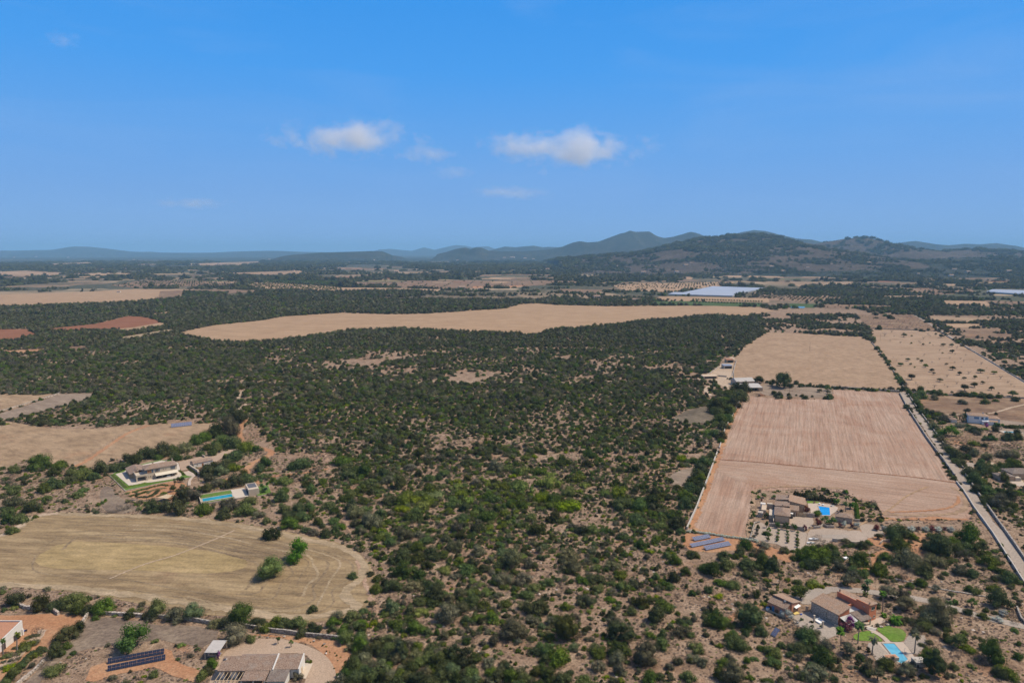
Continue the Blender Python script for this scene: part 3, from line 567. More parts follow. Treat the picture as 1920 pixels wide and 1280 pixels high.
wall('dark stone wall between the asphalt lane and the ploughed field', [(1687,738),(1704,770),(1738,822),(1772,868),(1790,893)], 1.7, .7)
wall('white-faced wall along the lane below the three round bushes', [(1793,904),(1806,920),(1830,958),(1861,1000),(1901,1064),(1950,1140)], 1.3, .5, 'concrete')
wall('stone wall on the garden side of the asphalt lane', [(1702,738),(1716,760),(1760,820),(1792,866),(1806,878)], 1.3, .6)
wall('stone wall along the lane below the garden entrance', [(1808,888),(1830,920),(1858,960),(1887,1000),(1925,1054),(1970,1120)], 1.5, .7)
wall('stone wall between the stubble field and the ploughed field', [(1560,727),(1620,730),(1686,735)], 1.9, 1.6)
wall('stone wall between the stubble field and the sparse orchard', [(1634,642),(1666,681),(1698,733)], 1.3, .7)
wall('stone wall along the lane side of the sparse orchard', [(1758,620),(1840,668),(1920,716),(1990,758)], 1.3, .7)
wall('stone wall between the sparse orchard and the brown fallow below it', [(1700,735),(1780,741),(1850,744),(1920,747),(1990,750)], 1.2, .7)
wall('stone wall between the sparse orchard and the reddish vine plot behind it', [(1632,616),(1690,618),(1758,621)], 1.1, .7)
wall('stone wall along the upper edge of the tall scrub with the power poles', [(-60,737),(60,736),(112,737)], 1.3, .7)
wall('long stone wall following the dirt track past the scrub', [(185,735),(250,732),(330,724),(400,722),(470,719)], 1.0, .7)
wall('pale stone wall dividing the two small dry plots by the power pole', [(112,738),(60,754),(0,772),(-60,788)], 1.2, .7, 'rock_pale')
wall('tumbled stone wall behind the trees along the hay field', crop(0, 980, 4)((120,610),(190,640),(400,660),(440,690)), 1.2, .9, 'rock_pale')
wall('stone wall stretch behind the fig tree with a rubble heap', crop(0, 980, 4)((750,680),(880,690),(1040,700),(1180,710)), 1.2, 1., 'rock_pale')
wall('grey stone wall stretch near the carport', crop(0, 980, 4)((1170,710),(1430,730),(1600,760)), 1.4, .8)
wall('stone wall above the farmhouse gravel yard', crop(360, 980, 4)((400,780),(600,815),(840,845),(1000,860),(1210,885)), 1.5, .7)
wall('stone wall running down past the hedge toward the white house', crop(0, 980, 4)((660,690),(620,750),(540,820)), 1.2, .8, 'rock_pale')
wall('pale stone wall beside the clipped hedge below the burnt grass', crop(0, 980, 4)((330,1040),(270,1100),(150,1200),(90,1250)), 1.0, .8, 'rock_pale')
wall('stone garden wall beside the small pen right of the driveway', crop(1600, 1000, 4.572)((1400,640),(1440,740),(1500,800)), 1.2, .6)
wall('faint low stone line across the open scrub above the driveway', crop(1600, 1000, 4.572)((360,390),(700,470),(950,510),(1180,550)), .35, .7)
wall('curved stone planter wall above the hairpin of the dirt track', J((1480,560),(1500,545),(1560,540),(1590,548)), 1.2, .4, 'stone_wall')
wall('stone-faced wall along the far side of the small plot by the barns', [(1376,711),(1376,690),(1381,676)], 1.2, .6)

def fence(label, pts, gap, h=1.5, r=.06):
    w_ = [Vector(P(*p)) for p in pts]; o0 = w_[0]; t_ = thing('wire_fence', label, 'fence', (o0.x, o0.y, 0), 0, 'post and wire fences'); post = None; path = []
    for a, b in zip(w_, w_[1:]):
        n = max(1, int((b - a).length / gap)); path += [a + (b - a) * (k / n) for k in range(n)]
    path.append(w_[-1])
    for p in path:
        q = p - o0
        if post is None: post = MB().tube((0,0,-.1),(0,0,h), r, r, 5).build('post', 'timber_post', t_); pp = post
        else: pp = post.copy(); C.objects.link(pp); pp.parent = t_
        pp.location = (q.x, q.y, 0)
    mb = MB()
    for a, b in zip(path, path[1:]):
        for z in (h * .45, h * .92): mb.tube((a.x - o0.x, a.y - o0.y, z), (b.x - o0.x, b.y - o0.y, z), .012, .012, 3)
    mb.build('wire', 'metal_grey', t_)
fence('wire fence on brown posts between the trees and the hay field', crop(0, 980, 4)((850,610),(930,620),(1040,635),(1200,650),(1400,660),(1540,690),(1700,700)), 3.2, 1.7)
fence('wire fence on brown posts along the western end of the hay field', crop(0, 980, 4)((-60,520),(70,520),(180,545),(330,560),(480,560)), 3.5, 1.6)
fence('long line of posts crossing the dry field beside the double track', [(274,798),(232,812),(195,838),(158,860),(138,872)], 5.5, 1.6, .09)

# ================================================================== PLANT MESHES
def plant_mesh(name, m, seed, lobes=9, leaves=1700, size=.042, h=.62, flat=0., droop=.0, core=True, spread=.34, low=True):
    """Unit-wide crown: many small leaf sprays over several rounded clumps, uneven outline."""
    rs = np.random.RandomState(seed); cen = []; rad = []
    for k in range(lobes):
        a = rs.rand() * 6.283; q = rs.rand() ** .6 * spread * (0 if k == 0 else 1)
        rr = rs.uniform(.10, .24) * (1.1 if k == 0 else 1)
        z = rs.uniform(.25, .95) * h * (1 - .9 * (q / .5) ** 1.5) - (0.02 if low else 0)
        z = max(z, rr * .5); z = min(z, h - rr * .75)
        cen.append((q * math.cos(a), q * math.sin(a), z)); rad.append(rr)
    cen = np.array(cen); rad = np.array(rad)
    pr = rad ** 2 / (rad ** 2).sum(); k = rs.choice(lobes, leaves * 3, p=pr)
    d = rs.normal(size=(leaves * 3, 3)); d /= np.linalg.norm(d, axis=1)[:, None]
    p = cen[k] + d * (rad[k] * rs.uniform(.80, 1.30, leaves * 3))[:, None]
    keep = p[:, 2] > .0
    for j in range(lobes):
        keep &= ~((np.linalg.norm(p - cen[j], axis=1) < rad[j] * .84) & (k != j))
    p = p[keep][:leaves]; d = d[keep][:leaves]; n = len(p)
    nr = d + rs.normal(size=(n, 3)) * .55; nr /= np.linalg.norm(nr, axis=1)[:, None]
    u = np.cross(nr, rs.normal(size=(n, 3))); u /= np.linalg.norm(u, axis=1)[:, None]; v = np.cross(nr, u)
    s = (size * rs.uniform(.6, 1.3, n))[:, None]
    V = np.stack([p - u * s * .55, p - v * s * .4, p + u * s * .55, p + v * s * .4], 1).reshape(-1, 3)
    F = [tuple(range(4 * i, 4 * i + 4)) for i in range(n)]
    V = [tuple(x) for x in V]
    if core:
        bm = bmesh.new(); bmesh.ops.create_icosphere(bm, subdivisions=1, radius=1)
        bv = [tuple(q.co) for q in bm.verts]; bf = [tuple(q.index for q in f.verts) for f in bm.faces]; bm.free()
        for j in range(lobes):
            o = len(V); V += [(cen[j][0] + x * rad[j] * .70, cen[j][1] + y * rad[j] * .70, max(-.02, cen[j][2] + z * rad[j] * .70)) for x, y, z in bv]
            F += [tuple(i + o for i in f) for f in bf]
    me = bpy.data.meshes.new(name); me.from_pydata(V, [], F); me.materials.append(MATS[m]); me.update(); return me
BM = {}
def kit(key, m, n, s0, **kw): BM[key] = [plant_mesh(key, m, s0 + i, **kw) for i in range(n)]
kit('d', 'leaf_dark', 5, 10, lobes=13, h=.54, spread=.38); kit('b', 'leaf_green', 6, 30, lobes=14, h=.50, spread=.40); kit('g', 'leaf_grey', 5, 50, leaves=2100, size=.036, lobes=12, h=.54, spread=.38)
kit('s', 'leaf_dry', 3, 70, leaves=700, size=.035, core=False, lobes=8); kit('L', 'leaf_bright', 4, 90, h=.30, lobes=12, leaves=900, size=.04, spread=.4)
kit('B', 'leaf_green', 3, 110, lobes=20, leaves=4000, size=.027, h=.72); kit('D', 'leaf_dark', 3, 120, lobes=20, leaves=4000, size=.027, h=.72)
kit('G', 'leaf_grey', 3, 130, lobes=20, leaves=4200, size=.025, h=.70); kit('V', 'leaf_vivid', 2, 140, lobes=12, leaves=1800, size=.035, h=.8)
kit('p', 'petal_purple', 1, 150, leaves=900, h=.8); kit('r', 'petal_rust', 2, 152, leaves=1000, h=.75); kit('k', 'petal_pink', 1, 155, leaves=900, h=.7); kit('w', 'petal_white', 2, 157, leaves=1000, h=.6)
kit('o', 'leaf_dark', 3, 160, lobes=5, leaves=900, h=.9, spread=.12); kit('N', 'leaf_pine', 2, 170, lobes=14, leaves=2400, size=.03, h=.8)
kit('t', 'leaf_dead', 4, 180, lobes=5, leaves=80, size=.15, h=.42, core=False)
kit('u', 'leaf_far', 4, 190, lobes=7, leaves=170, size=.11, h=.55); kit('U', 'leaf_far', 3, 200, lobes=14, leaves=240, size=.08, h=.30, spread=.42)
kit('v', 'leaf_grey', 2, 210, lobes=7, leaves=170, size=.11, h=.55); kit('e', 'leaf_green', 3, 215, lobes=7, leaves=200, size=.10, h=.55)
def rockmesh(seed):
    bm = bmesh.new(); bmesh.ops.create_icosphere(bm, subdivisions=1, radius=.5); rs = random.Random(seed)
    for v_ in bm.verts: v_.co *= rs.uniform(.7, 1.2); v_.co.z *= .6
    me = bpy.data.meshes.new('stone'); bm.to_mesh(me); bm.free(); me.materials.append(MATS['rock_pale']); return me
BM['x'] = [rockmesh(1), rockmesh(2)]
# ================================================================== LABEL WORDS
ONES = 'zero one two three four five six seven eight nine ten eleven twelve thirteen fourteen fifteen sixteen seventeen eighteen nineteen'.split()
TENS = 'x x twenty thirty forty fifty sixty seventy eighty ninety'.split()
def num(n): return ONES[n] if n < 20 else 'a hundred' if n >= 100 else TENS[n // 10] + (' ' + ONES[n % 10] if n % 10 else '')
USED = set()
def where(desc, px, py, near=''):
    x = int(min(100, max(0, round(px / 19.2)))); y = int(min(100, max(0, round(py / 12.8))))
    for dx, dy in ((0,0),(1,0),(0,1),(-1,0),(0,-1),(1,1),(-1,-1),(1,-1),(-1,1),(2,0),(-2,0),(0,2),(0,-2)):
        for pre in ('', 'small ', 'large '):
            if pre and (dx or dy): continue
            l = f'{desc}{" " + near if near else ""}, {num(max(0, min(100, x + dx)))} percent across, {num(max(0, min(100, y + dy)))} percent down'
            if l not in USED and not pre: USED.add(l); return l
    return l

# ================================================================== SHRUBS READ OFF THE SURVEY (centre, foot, width, kind)
def rd(ox, oy, s, txt, flt=None):
    out = []
    for q in txt.split(';'):
        q = q.strip()
        if not q: continue
        a = q.split(','); x, y, w_ = map(float, a[:3]); k = a[3] if len(a) > 3 else 'b'
        if flt and not flt(x, y): continue
        out.append((ox + x / s, oy + y / s, w_ / s, k))
    return out
S = []
S += rd(0, 980, 4, '75,85,85,b;80,640,150,d;265,670,140,d;385,665,110,b;525,650,170,B;560,700,110,d;640,690,110,d;745,690,160,B;700,735,60,b;955,728,75,d;1145,725,150,B;1080,730,80,d;1290,760,170,g;1300,700,90,d;1430,735,140,B;1600,790,100,g;1680,800,130,g;1775,790,180,B;1750,915,190,G;1900,775,80,d;1860,900,80,b;570,828,100,d;465,905,150,D;400,940,80,d;480,960,80,b;395,1030,105,D;385,1150,130,b;970,985,220,V;320,1100,90,s;300,955,34,d;315,975,60,b;275,990,60,d;245,1012,60,b;215,1040,70,d;190,1060,50,g;150,1100,70,b;120,1130,70,d;85,1160,80,b;60,1190,80,d;30,1230,80,b;245,875,95,s;180,950,100,L;240,920,70,g;150,985,90,L;40,1020,90,L;90,1055,90,s;40,1110,90,L;400,1010,70,b;440,1000,70,b')
S += rd(360, 980, 4, '790,308,200,V;560,435,190,B;1200,422,80,b;900,678,75,d;1310,600,35,b;1275,685,65,b;1295,722,50,s;470,790,100,d;545,820,90,b;520,760,70,d;630,785,100,b;700,795,120,b;670,760,80,d;790,800,120,b;810,868,85,b;890,820,90,d;950,825,80,d;1045,795,110,b;1085,740,110,g;1190,745,120,b;1230,795,100,b;1130,835,100,b;1065,880,60,b;1175,822,70,d;1335,400,70,d;130,1100,90,b;100,1150,90,d;150,1060,50,d;60,1190,90,b;950,870,40,g;780,1190,80,g;1090,1170,60,V')
S += rd(700, 980, 4, '60,95,50,b;125,183,100,b;230,140,110,g;240,80,100,b;340,110,90,g;385,170,110,b;440,80,70,b;260,210,90,d;200,314,160,d;340,230,110,b;330,300,130,d;440,280,130,d;400,350,90,d;520,270,100,d;600,215,110,g;655,135,100,d;620,70,90,g;540,150,80,g;500,85,50,s;225,412,160,b;310,362,60,b;130,524,150,d;30,440,90,b;20,524,90,b;80,480,70,d;340,430,110,b;310,520,130,g;400,510,110,b;490,490,90,b;460,600,150,d;420,560,80,b;390,610,70,b;535,388,110,L;680,400,130,b;620,420,80,g;740,370,110,d;830,370,90,d;650,330,100,b;740,548,100,L;840,552,110,L;740,460,80,L;640,580,110,g;330,630,90,b;270,690,90,b;220,628,55,g;120,690,120,b;155,712,70,g;540,768,190,g;650,700,110,g;700,760,80,b;740,640,130,d;820,660,120,d;790,740,90,b;880,752,110,b;600,690,90,d;350,700,120,L;160,800,110,b;260,770,110,b;230,830,80,s;310,852,150,b;400,850,80,b;520,880,80,g;590,850,70,b;525,925,50,L;660,830,40,g;690,780,50,d;760,85,100,d;800,165,50,d;790,248,110,g;870,302,70,g;960,200,60,b;980,258,90,b;1040,354,170,g;930,340,90,b;1170,342,100,g;1120,270,80,L;1125,472,120,g;975,474,120,g;910,475,60,b;1020,128,60,g;1240,104,150,d;1380,152,50,b;1340,130,60,d;1210,172,60,g;1160,252,60,b;1250,232,60,g;1140,190,90,s;1080,222,50,s;1140,578,110,b;1210,520,120,L;1070,520,70,L;990,634,90,b;1310,480,90,b;1420,500,80,s;1290,582,60,d;1290,640,60,g;1450,662,80,b;1590,624,120,d;1580,640,50,b;1240,702,170,d;1140,650,90,g;1200,760,90,g;1340,772,80,g;1470,762,50,b;1060,894,200,G;1195,892,70,b;1440,894,190,D;1300,890,90,L;900,930,90,g;900,880,40,g;1220,1000,110,b;1320,1000,120,b;1500,964,80,b;1670,982,110,b;1680,897,60,s;1680,1032,110,b;1690,1124,110,g;1560,1032,80,s;1400,1084,170,b;1290,1060,80,b;1480,372,150,g;1470,292,130,g;1620,312,60,g;1790,354,150,g;1650,252,80,g;1870,242,60,g;1660,168,50,b;1870,132,80,b;1750,80,80,b;1680,360,70,L;1580,462,100,b;1690,460,130,b;1850,420,110,L;1830,520,140,b;1700,520,90,b;1800,572,100,s;1800,772,150,g;1850,894,230,D;1820,1014,150,b;1860,1094,110,g;1570,90,110,d;1650,80,110,b;1500,50,80,g;1830,1154,80,g;440,640,80,d;520,560,90,b;570,610,100,g;480,520,80,d;360,470,80,d;700,660,70,d', lambda x, y: not (x > 1760 and y > 240))
S += rd(1140, 1040, 5.333, '50,152,150,g;450,152,60,b;490,254,85,b;335,192,50,g;270,165,50,b;130,240,140,L;150,372,150,L;30,322,90,L;60,444,140,s;20,470,100,b;260,332,110,g;390,50,80,g;590,42,90,b;680,112,130,b;780,214,120,b;670,284,130,d;590,322,80,b;510,352,90,b;790,322,80,s;940,272,50,b;850,42,90,d;1000,172,150,b;1080,232,200,b;1200,154,170,b;1180,62,130,b;1420,154,180,b;1560,122,170,b;1660,162,150,b;1600,222,90,b;1410,242,120,L;1130,314,130,b;1250,348,130,b;910,392,80,s;850,412,70,b;1000,387,90,b;1120,440,110,L;1050,495,70,L;1315,524,95,b;1450,432,80,s;1500,432,90,d;560,564,190,b;500,694,190,d;370,480,130,s;330,534,150,d;240,602,110,b;405,492,70,b;730,694,80,b;820,692,80,b;1090,736,200,B;1000,724,110,d;740,824,140,g;550,832,100,b;650,904,150,s;430,850,130,L;1440,744,260,B;1540,814,150,b;910,984,160,L;1320,974,200,b;880,1082,130,g;960,1122,110,g;710,1102,100,g;540,952,150,b;610,1152,90,g;390,1114,260,G;1170,1124,120,b;1220,1092,110,g;1400,1092,80,b;1480,1062,80,b;1380,1142,70,b;1490,1162,60,s;1410,1192,40,b;1680,1124,130,b;1650,1024,160,b;1560,967,90,b;1560,892,50,b;1400,802,50,b;810,1274,150,b;640,1274,90,g;540,1264,110,b;430,1294,150,b;1260,1294,220,G;1120,1264,150,b;1600,1294,100,b;1430,1254,90,L;60,720,130,g;150,892,260,D;80,1040,220,b;110,1120,160,g;180,1010,120,b;100,1210,140,g;30,640,100,b')
S += rd(460, 860, 5.333, '180,84,140,b;125,142,110,b;230,127,90,L;160,202,90,b;215,202,70,L;370,267,150,b;275,237,80,b;500,237,100,s;600,227,90,b;515,118,210,b;460,112,90,b;710,148,140,s;780,217,40,s;755,262,85,b;610,290,100,d;650,354,130,b;780,292,80,L;830,347,80,b;850,407,80,b;780,400,80,L;520,392,120,b;330,437,170,b;380,350,90,b;560,442,80,b;730,457,60,b;840,504,140,b;370,547,130,b;530,532,130,b;430,612,130,b;620,532,120,b;410,714,180,b;560,622,150,b;710,672,110,b;610,742,110,b;530,697,70,b;670,767,110,g;760,692,70,b;745,532,40,b;710,562,60,b;860,662,110,b;930,602,80,b;890,552,90,b;960,704,100,b;930,772,60,b;890,742,90,b;800,792,120,b;200,652,90,b;295,657,55,b;250,817,160,d;910,297,60,b;965,322,40,s;930,74,170,b;1030,112,120,b;1100,150,110,b;1180,194,170,b;1040,217,200,L;940,167,60,g;1000,434,130,b;1050,392,110,b;1160,452,130,b;1130,302,50,b;1180,332,80,b;1260,272,120,b;1370,192,120,b;1420,252,120,g;1540,304,150,D;1500,162,70,g;1640,122,120,g;1730,182,90,d;1830,232,110,b;1300,292,80,L;1080,602,220,g;1050,532,150,b;1180,562,150,b;1350,604,150,b;1230,704,200,g;1150,742,110,b;1090,692,110,g;1460,462,150,b;1560,472,150,b;1680,452,150,L;1610,382,130,L;1560,542,150,L;1680,630,170,b;1830,372,160,b;1800,482,150,b;1880,442,120,L;480,660,110,d;650,600,90,d')
S += rd(760, 840, 5.333, '150,94,130,d;220,122,90,g;345,47,60,g;440,92,90,b;365,132,110,g;255,152,50,g;30,102,80,g;45,224,120,g;395,182,60,b;400,274,90,b;605,112,90,g;620,184,100,b;700,202,60,s;845,52,70,b;1015,77,80,b;710,264,80,b;610,334,90,d;140,284,70,d;225,334,100,b;340,324,80,b;900,244,150,g;850,262,110,L;1100,182,90,b;1030,232,110,b;1200,112,90,b;1260,184,110,s;1290,102,70,L;1390,62,90,d;1060,22,100,b;1460,122,70,b;1560,174,150,b;1820,194,120,d;1850,102,130,b;1020,332,80,b;1180,262,140,L;1360,280,150,L;1460,284,110,L;1550,302,70,s;1750,262,70,b;1870,282,60,b;1230,302,50,g;590,392,90,b;490,372,110,L;720,382,130,g;510,424,140,L;370,402,100,L;240,474,160,d;360,464,60,b;440,514,60,b;650,462,80,b;690,492,110,L;550,494,140,L;640,554,130,L;820,524,120,b;910,484,60,g;900,554,110,b;960,424,140,L;1090,382,70,b;1160,374,110,L;1180,464,220,L;1160,430,120,b;1440,402,250,L;1390,484,110,L;1380,450,60,b;1740,342,150,L;1850,382,70,d;1800,404,130,L;1640,484,170,L;1820,514,110,b;1500,554,150,b;1735,574,60,b;1650,610,90,d;1350,544,160,L;1120,544,150,L;1490,612,180,L;1640,642,240,L;460,594,160,b;300,534,190,L;700,604,60,b;910,644,90,b;980,612,70,b;800,574,100,L;1150,620,150,L;1290,582,80,g;440,664,120,b;100,724,170,b;140,504,110,b;20,504,110,L;180,622,150,L;570,734,120,b;800,744,170,b;700,684,110,L;1160,692,80,b;1000,684,110,L;1260,734,140,L;1490,744,150,d;1610,712,60,b;560,560,90,d;600,640,120,b;760,650,90,b;1060,590,110,b;1560,760,110,L')
S += rd(960, 860, 5.333, '1130,82,90,b;1220,144,120,D;1080,137,80,b;1290,82,60,b;890,32,90,b;1340,22,80,b;1450,102,80,b;1480,22,70,b;1420,52,50;1550,132,70,L;1840,52,90,b;1700,22,120,L;1590,247,70,d;1660,312,90,d;1730,272,50,g;1430,192,25,g;1330,302,80,d;1260,292,90,b;1130,302,80,d;1050,272,90,b;1230,352,80,d;1440,384,110,d;1500,404,100,d;1575,412,90,d;1670,402,60,g;1090,392,200,L;940,382,120,L;1350,454,110,b;1420,504,200,d;1280,514,160,b;1100,514,220,L;1250,654,190,b;1390,612,60,b;1150,584,120,L;1530,624,90,b;1650,624,180,b;1490,714,120,b;1580,754,110,d;1660,704,170,d;1690,764,110,b;1120,812,110,g;1000,772,80,b;1190,852,70,g;1290,904,130,b;1380,950,90,L;1450,854,110,b;1510,802,80,b;1595,827,70,b;1560,1004,100,b;1680,974,90,b;1350,1002,70,g;1110,967,70,b;1850,1004,140,b;1720,832,50,b;1230,720,60,b', lambda x, y: y < 960)
S += rd(0, 860, 6.4, '420,142,240,B;530,120,130,b;680,132,170,b;740,110,100,d;120,177,130,b;170,150,60,b;620,217,130,b;360,217,80,b;235,262,100,b;130,262,100,s;35,262,80,b;340,287,60,b;490,272,70,g;820,207,130,b;790,304,140,b;950,257,180,b;960,190,130,b;1160,194,190,d;1260,162,130,g;1110,262,130,b;1420,154,200,b;1300,130,90,d;40,374,80,b;150,434,150,b;130,380,100,g;260,327,90,d;500,414,150,b;560,380,200,b;660,354,120,b;720,357,80,L;560,504,110,b;750,534,100,b;880,474,150,b;980,404,110,b;110,604,230,g;200,520,90,g;80,784,180,b;60,700,160,b;200,774,200,b;350,654,220,d;440,620,110,s;120,907,130,b;1820,652,160,b;1250,672,110,s;1180,660,110,s;1320,665,90,s;1400,642,110,s;1480,630,110,s;1550,612,110,s;1650,625,60,s;1260,510,50,b;1210,545,50,b;1170,570,50,b;1240,525,40,b;60,300,90,g;20,480,90,g')
S += rd(160, 780, 4, '430,332,150,d;540,314,140,d;620,294,130,d;530,332,70,b;720,274,120,g;650,332,90,b;760,322,60,b;680,337,60,b;850,302,60,b;930,302,80,b;860,204,110,b;950,164,140,d;1060,154,150,G;1110,64,160,d;1000,234,130,b;1090,244,130,b;980,262,90,b;900,254,90,b;1180,274,110,b;1270,267,90,b;1310,287,70,s;1100,344,140,b;1035,387,110,b;1095,382,70,b;1100,417,100,L;1180,387,30,b;900,454,130,b;1000,454,110,b;940,410,100,d;960,544,110,g;1000,514,80,b;920,500,90,g;1100,544,140,d;1190,504,130,b;1170,470,90,d;900,574,90,d;870,744,120,b;1060,714,130,g;1030,774,120,b;1210,674,110,b;1190,754,150,b;1280,774,90,g;780,644,110,g;740,600,90,d;690,684,130,D;650,754,140,d;590,724,100,d;490,724,110,D;350,370,90,d;260,400,80,b;50,480,80,b;300,350,90,d;900,180,80,d;800,220,110,b')
S += rd(1280, 880, 4, '95,667,100,b;430,652,90,b;500,604,120,b;590,654,110,g;610,590,90,g;690,674,50,d;775,634,80,g;960,704,170,B;1050,600,110,s;1020,540,80,s;1060,704,150,b;1160,694,120,b;1130,612,90,d;1090,724,100,b;850,684,70,b;1340,704,90,b;1350,734,140,b;1290,737,80,b;1480,804,120,b;1360,604,90,b;1400,572,60,b;1600,552,100,b;1740,532,60,b;1660,514,110,b;1560,592,70,b;1650,624,140,b;1830,602,60,b;1900,612,90,d;1700,734,180,g;1740,700,110,g;1540,684,90,b;1850,804,120,d;1730,790,70,s;1680,854,80,s;1800,884,90,b;1000,754,120,b;920,744,80,b;1180,774,110,g;1100,792,50,b;1350,814,80,b;1290,794,90,b;1000,884,90,L;960,880,60,L;1080,872,30;1110,872,30;550,962,90,s;790,944,60,L;640,500,60,b;1300,832,90,g', lambda x, y: y < 900)
S += rd(1600, 1000, 4.572, '430,44,180,b;530,54,60,b;370,72,40,b;690,54,80,b;770,204,200,B;720,110,90,b;860,94,120,b;1030,84,200,b;1000,190,150,b;940,184,130,b;1060,194,130,d;1140,134,110,b;1180,294,150,b;1250,264,100,b;510,294,200,g;560,330,130,g;740,284,150,g;650,384,140,b;930,364,130,g;1040,382,110,b;1180,444,100,s;1280,354,100,b;1370,434,150,b;1430,434,70,b;980,252,130,s;240,364,150,b;600,464,100,b;500,474,70,b;410,412,80,s;840,532,50,g;870,612,45,b;1010,704,80,b;1150,674,60,b;1135,737,80,b;1225,697,50;1300,712,80,w;1260,767,80,w;1390,742,80,s;1395,787,60,s;1290,654,200,b;1230,504,120,L;1060,524,100,L;1010,502,70,b;770,804,230,G;860,684,70,b;1000,1014,100,b;1240,1124,200,B;1130,1004,80,b;930,1084,100,s;870,1174,80,b;1120,1164,150,s;1270,1244,120,b;1380,1264,180,b;1430,964,60,b;1410,854,70,b;1430,1084,80,b;620,820,130,b;960,930,110,b;700,1130,160,b;1100,920,60,L;1050,900,50,L;820,930,90,d')
S += rd(1400, 1030, 4.8, '570,860,170,b;520,800,110,d;640,820,120,g;470,934,150,b;540,924,110,b;690,1044,200,b;730,960,150,g;650,1194,210,g;430,1200,150,s;1620,744,130,b;1290,1094,150,b;1230,1060,90,d;1700,700,200,g;380,640,110,w;680,700,30,V;595,700,32,V;500,640,30,V;590,660,30,d;880,700,60,s;910,740,100,k;1180,690,40,g;1250,660,50,s;1330,650,60,s;440,680,60,s')
# right of the lane and the gardens
S += rd(1680, 760, 6.4, '150,42,80,b;240,150,40,L;285,225,40,L;345,315,35,L;460,485,40,g;475,520,35,g;500,550,30,g;612,760,70,d;655,810,75,d;700,895,80,b;665,850,60,b;790,1030,40,b;905,1220,60,s;320,80,90,b;350,110,90,b;390,150,90,b;420,210,100,g;450,250,90,g;480,300,100,b;515,345,90,b;540,400,100,b;570,450,110,g;600,500,110,g;620,530,90,g;690,600,140,D;760,660,170,b;720,700,110,b;830,740,150,b;870,650,90,b;690,385,200,V;880,590,180,g;970,490,120,b;1095,505,90,b;1110,430,110,V;1190,430,110,V;1370,430,130,b;1480,420,130,d;1480,350,100,d;1200,520,90,s;1270,520,80,s;1340,515,80,s;1420,520,80,s;1500,520,80,s;980,620,130,g;1120,660,140,G;1050,740,110,b;1350,640,180,g;1450,640,160,g;1340,770,150,b;1440,740,150,b;930,850,180,b;1050,840,160,b;1120,820,150,b;1200,800,110,b;980,960,200,b;1080,960,160,b;1020,1060,170,d;1120,1080,190,b;1250,1070,110,b;1200,870,60,d;1330,920,110,D;1370,990,90,d;1440,1000,70,d;1290,1240,210,G;1130,1200,190,b;1420,1150,170,b;1490,1080,120,b;1430,1260,140,b;470,120,110,g;540,130,110,g;600,180,110,g;570,230,90,b;640,200,100,g;780,270,90,g;960,330,130,b;910,310,120,b;890,260,80,b;985,360,80,g;1000,460,30,b;795,460,40,b;1080,300,80,L;1200,320,80,d;1230,270,80,b;1340,260,60,L;1400,280,80,b;1500,280,90,b;1280,800,60,b;840,120,60,g;1210,115,40,d;1190,240,60,L;870,75,60,g;1090,110,30,b')
# tree belt along the pale wall, from the barns down to the solar panels
S += rd(960, 700, 4, '1760,150,100,b;1700,150,120,d;1650,180,110,b;1710,210,110,b;1600,230,110,b;1670,260,100,d;1580,280,110,b;1640,300,100,b;1550,300,110,d;1620,370,90,b;1580,380,120,b;1540,310,90,b;1600,420,100,b;1540,480,110,b;1580,500,80,d;1480,470,100,L;1570,520,50,b;1500,630,80,b;1530,600,60,d;1450,700,100,b;1490,680,70,b;1420,740,110,b;1460,770,70,d;1390,790,100,b;1430,810,80,b;1360,840,110,d;1410,860,80,b;1340,900,110,b;1400,900,70,d;1320,960,110,b;1370,960,80,b;1310,1020,110,b;1350,1010,70,d;1320,860,60,b')
S += rd(1600, 560, 6, '265,575,50,d;320,640,50,d;340,660,55,b;365,690,50,d;380,730,45,b;405,750,45,b;555,945,65,b;620,1100,0,b;640,1080,80,b;650,1110,60,b;700,1090,40,b;780,1060,90,d;850,1060,50,b;930,1080,80,b;1000,1095,110,b;1050,1090,60,b;1200,1100,90,d;1310,1105,90,d;1380,1100,60,b;1460,1120,90,d;1560,1125,90,d;1640,1120,60,b;780,1130,120,b;930,1140,90,g;720,1190,110,b;300,350,80,b;430,230,80,d;260,220,45,d;370,200,45,b;270,190,60,d;780,370,60,d;520,345,40,s;610,345,40,s;1240,1190,110,g;1510,1190,90,b;1620,1160,70,b;1860,1160,90,b')
S = [s for s in S if s[2] > 2]

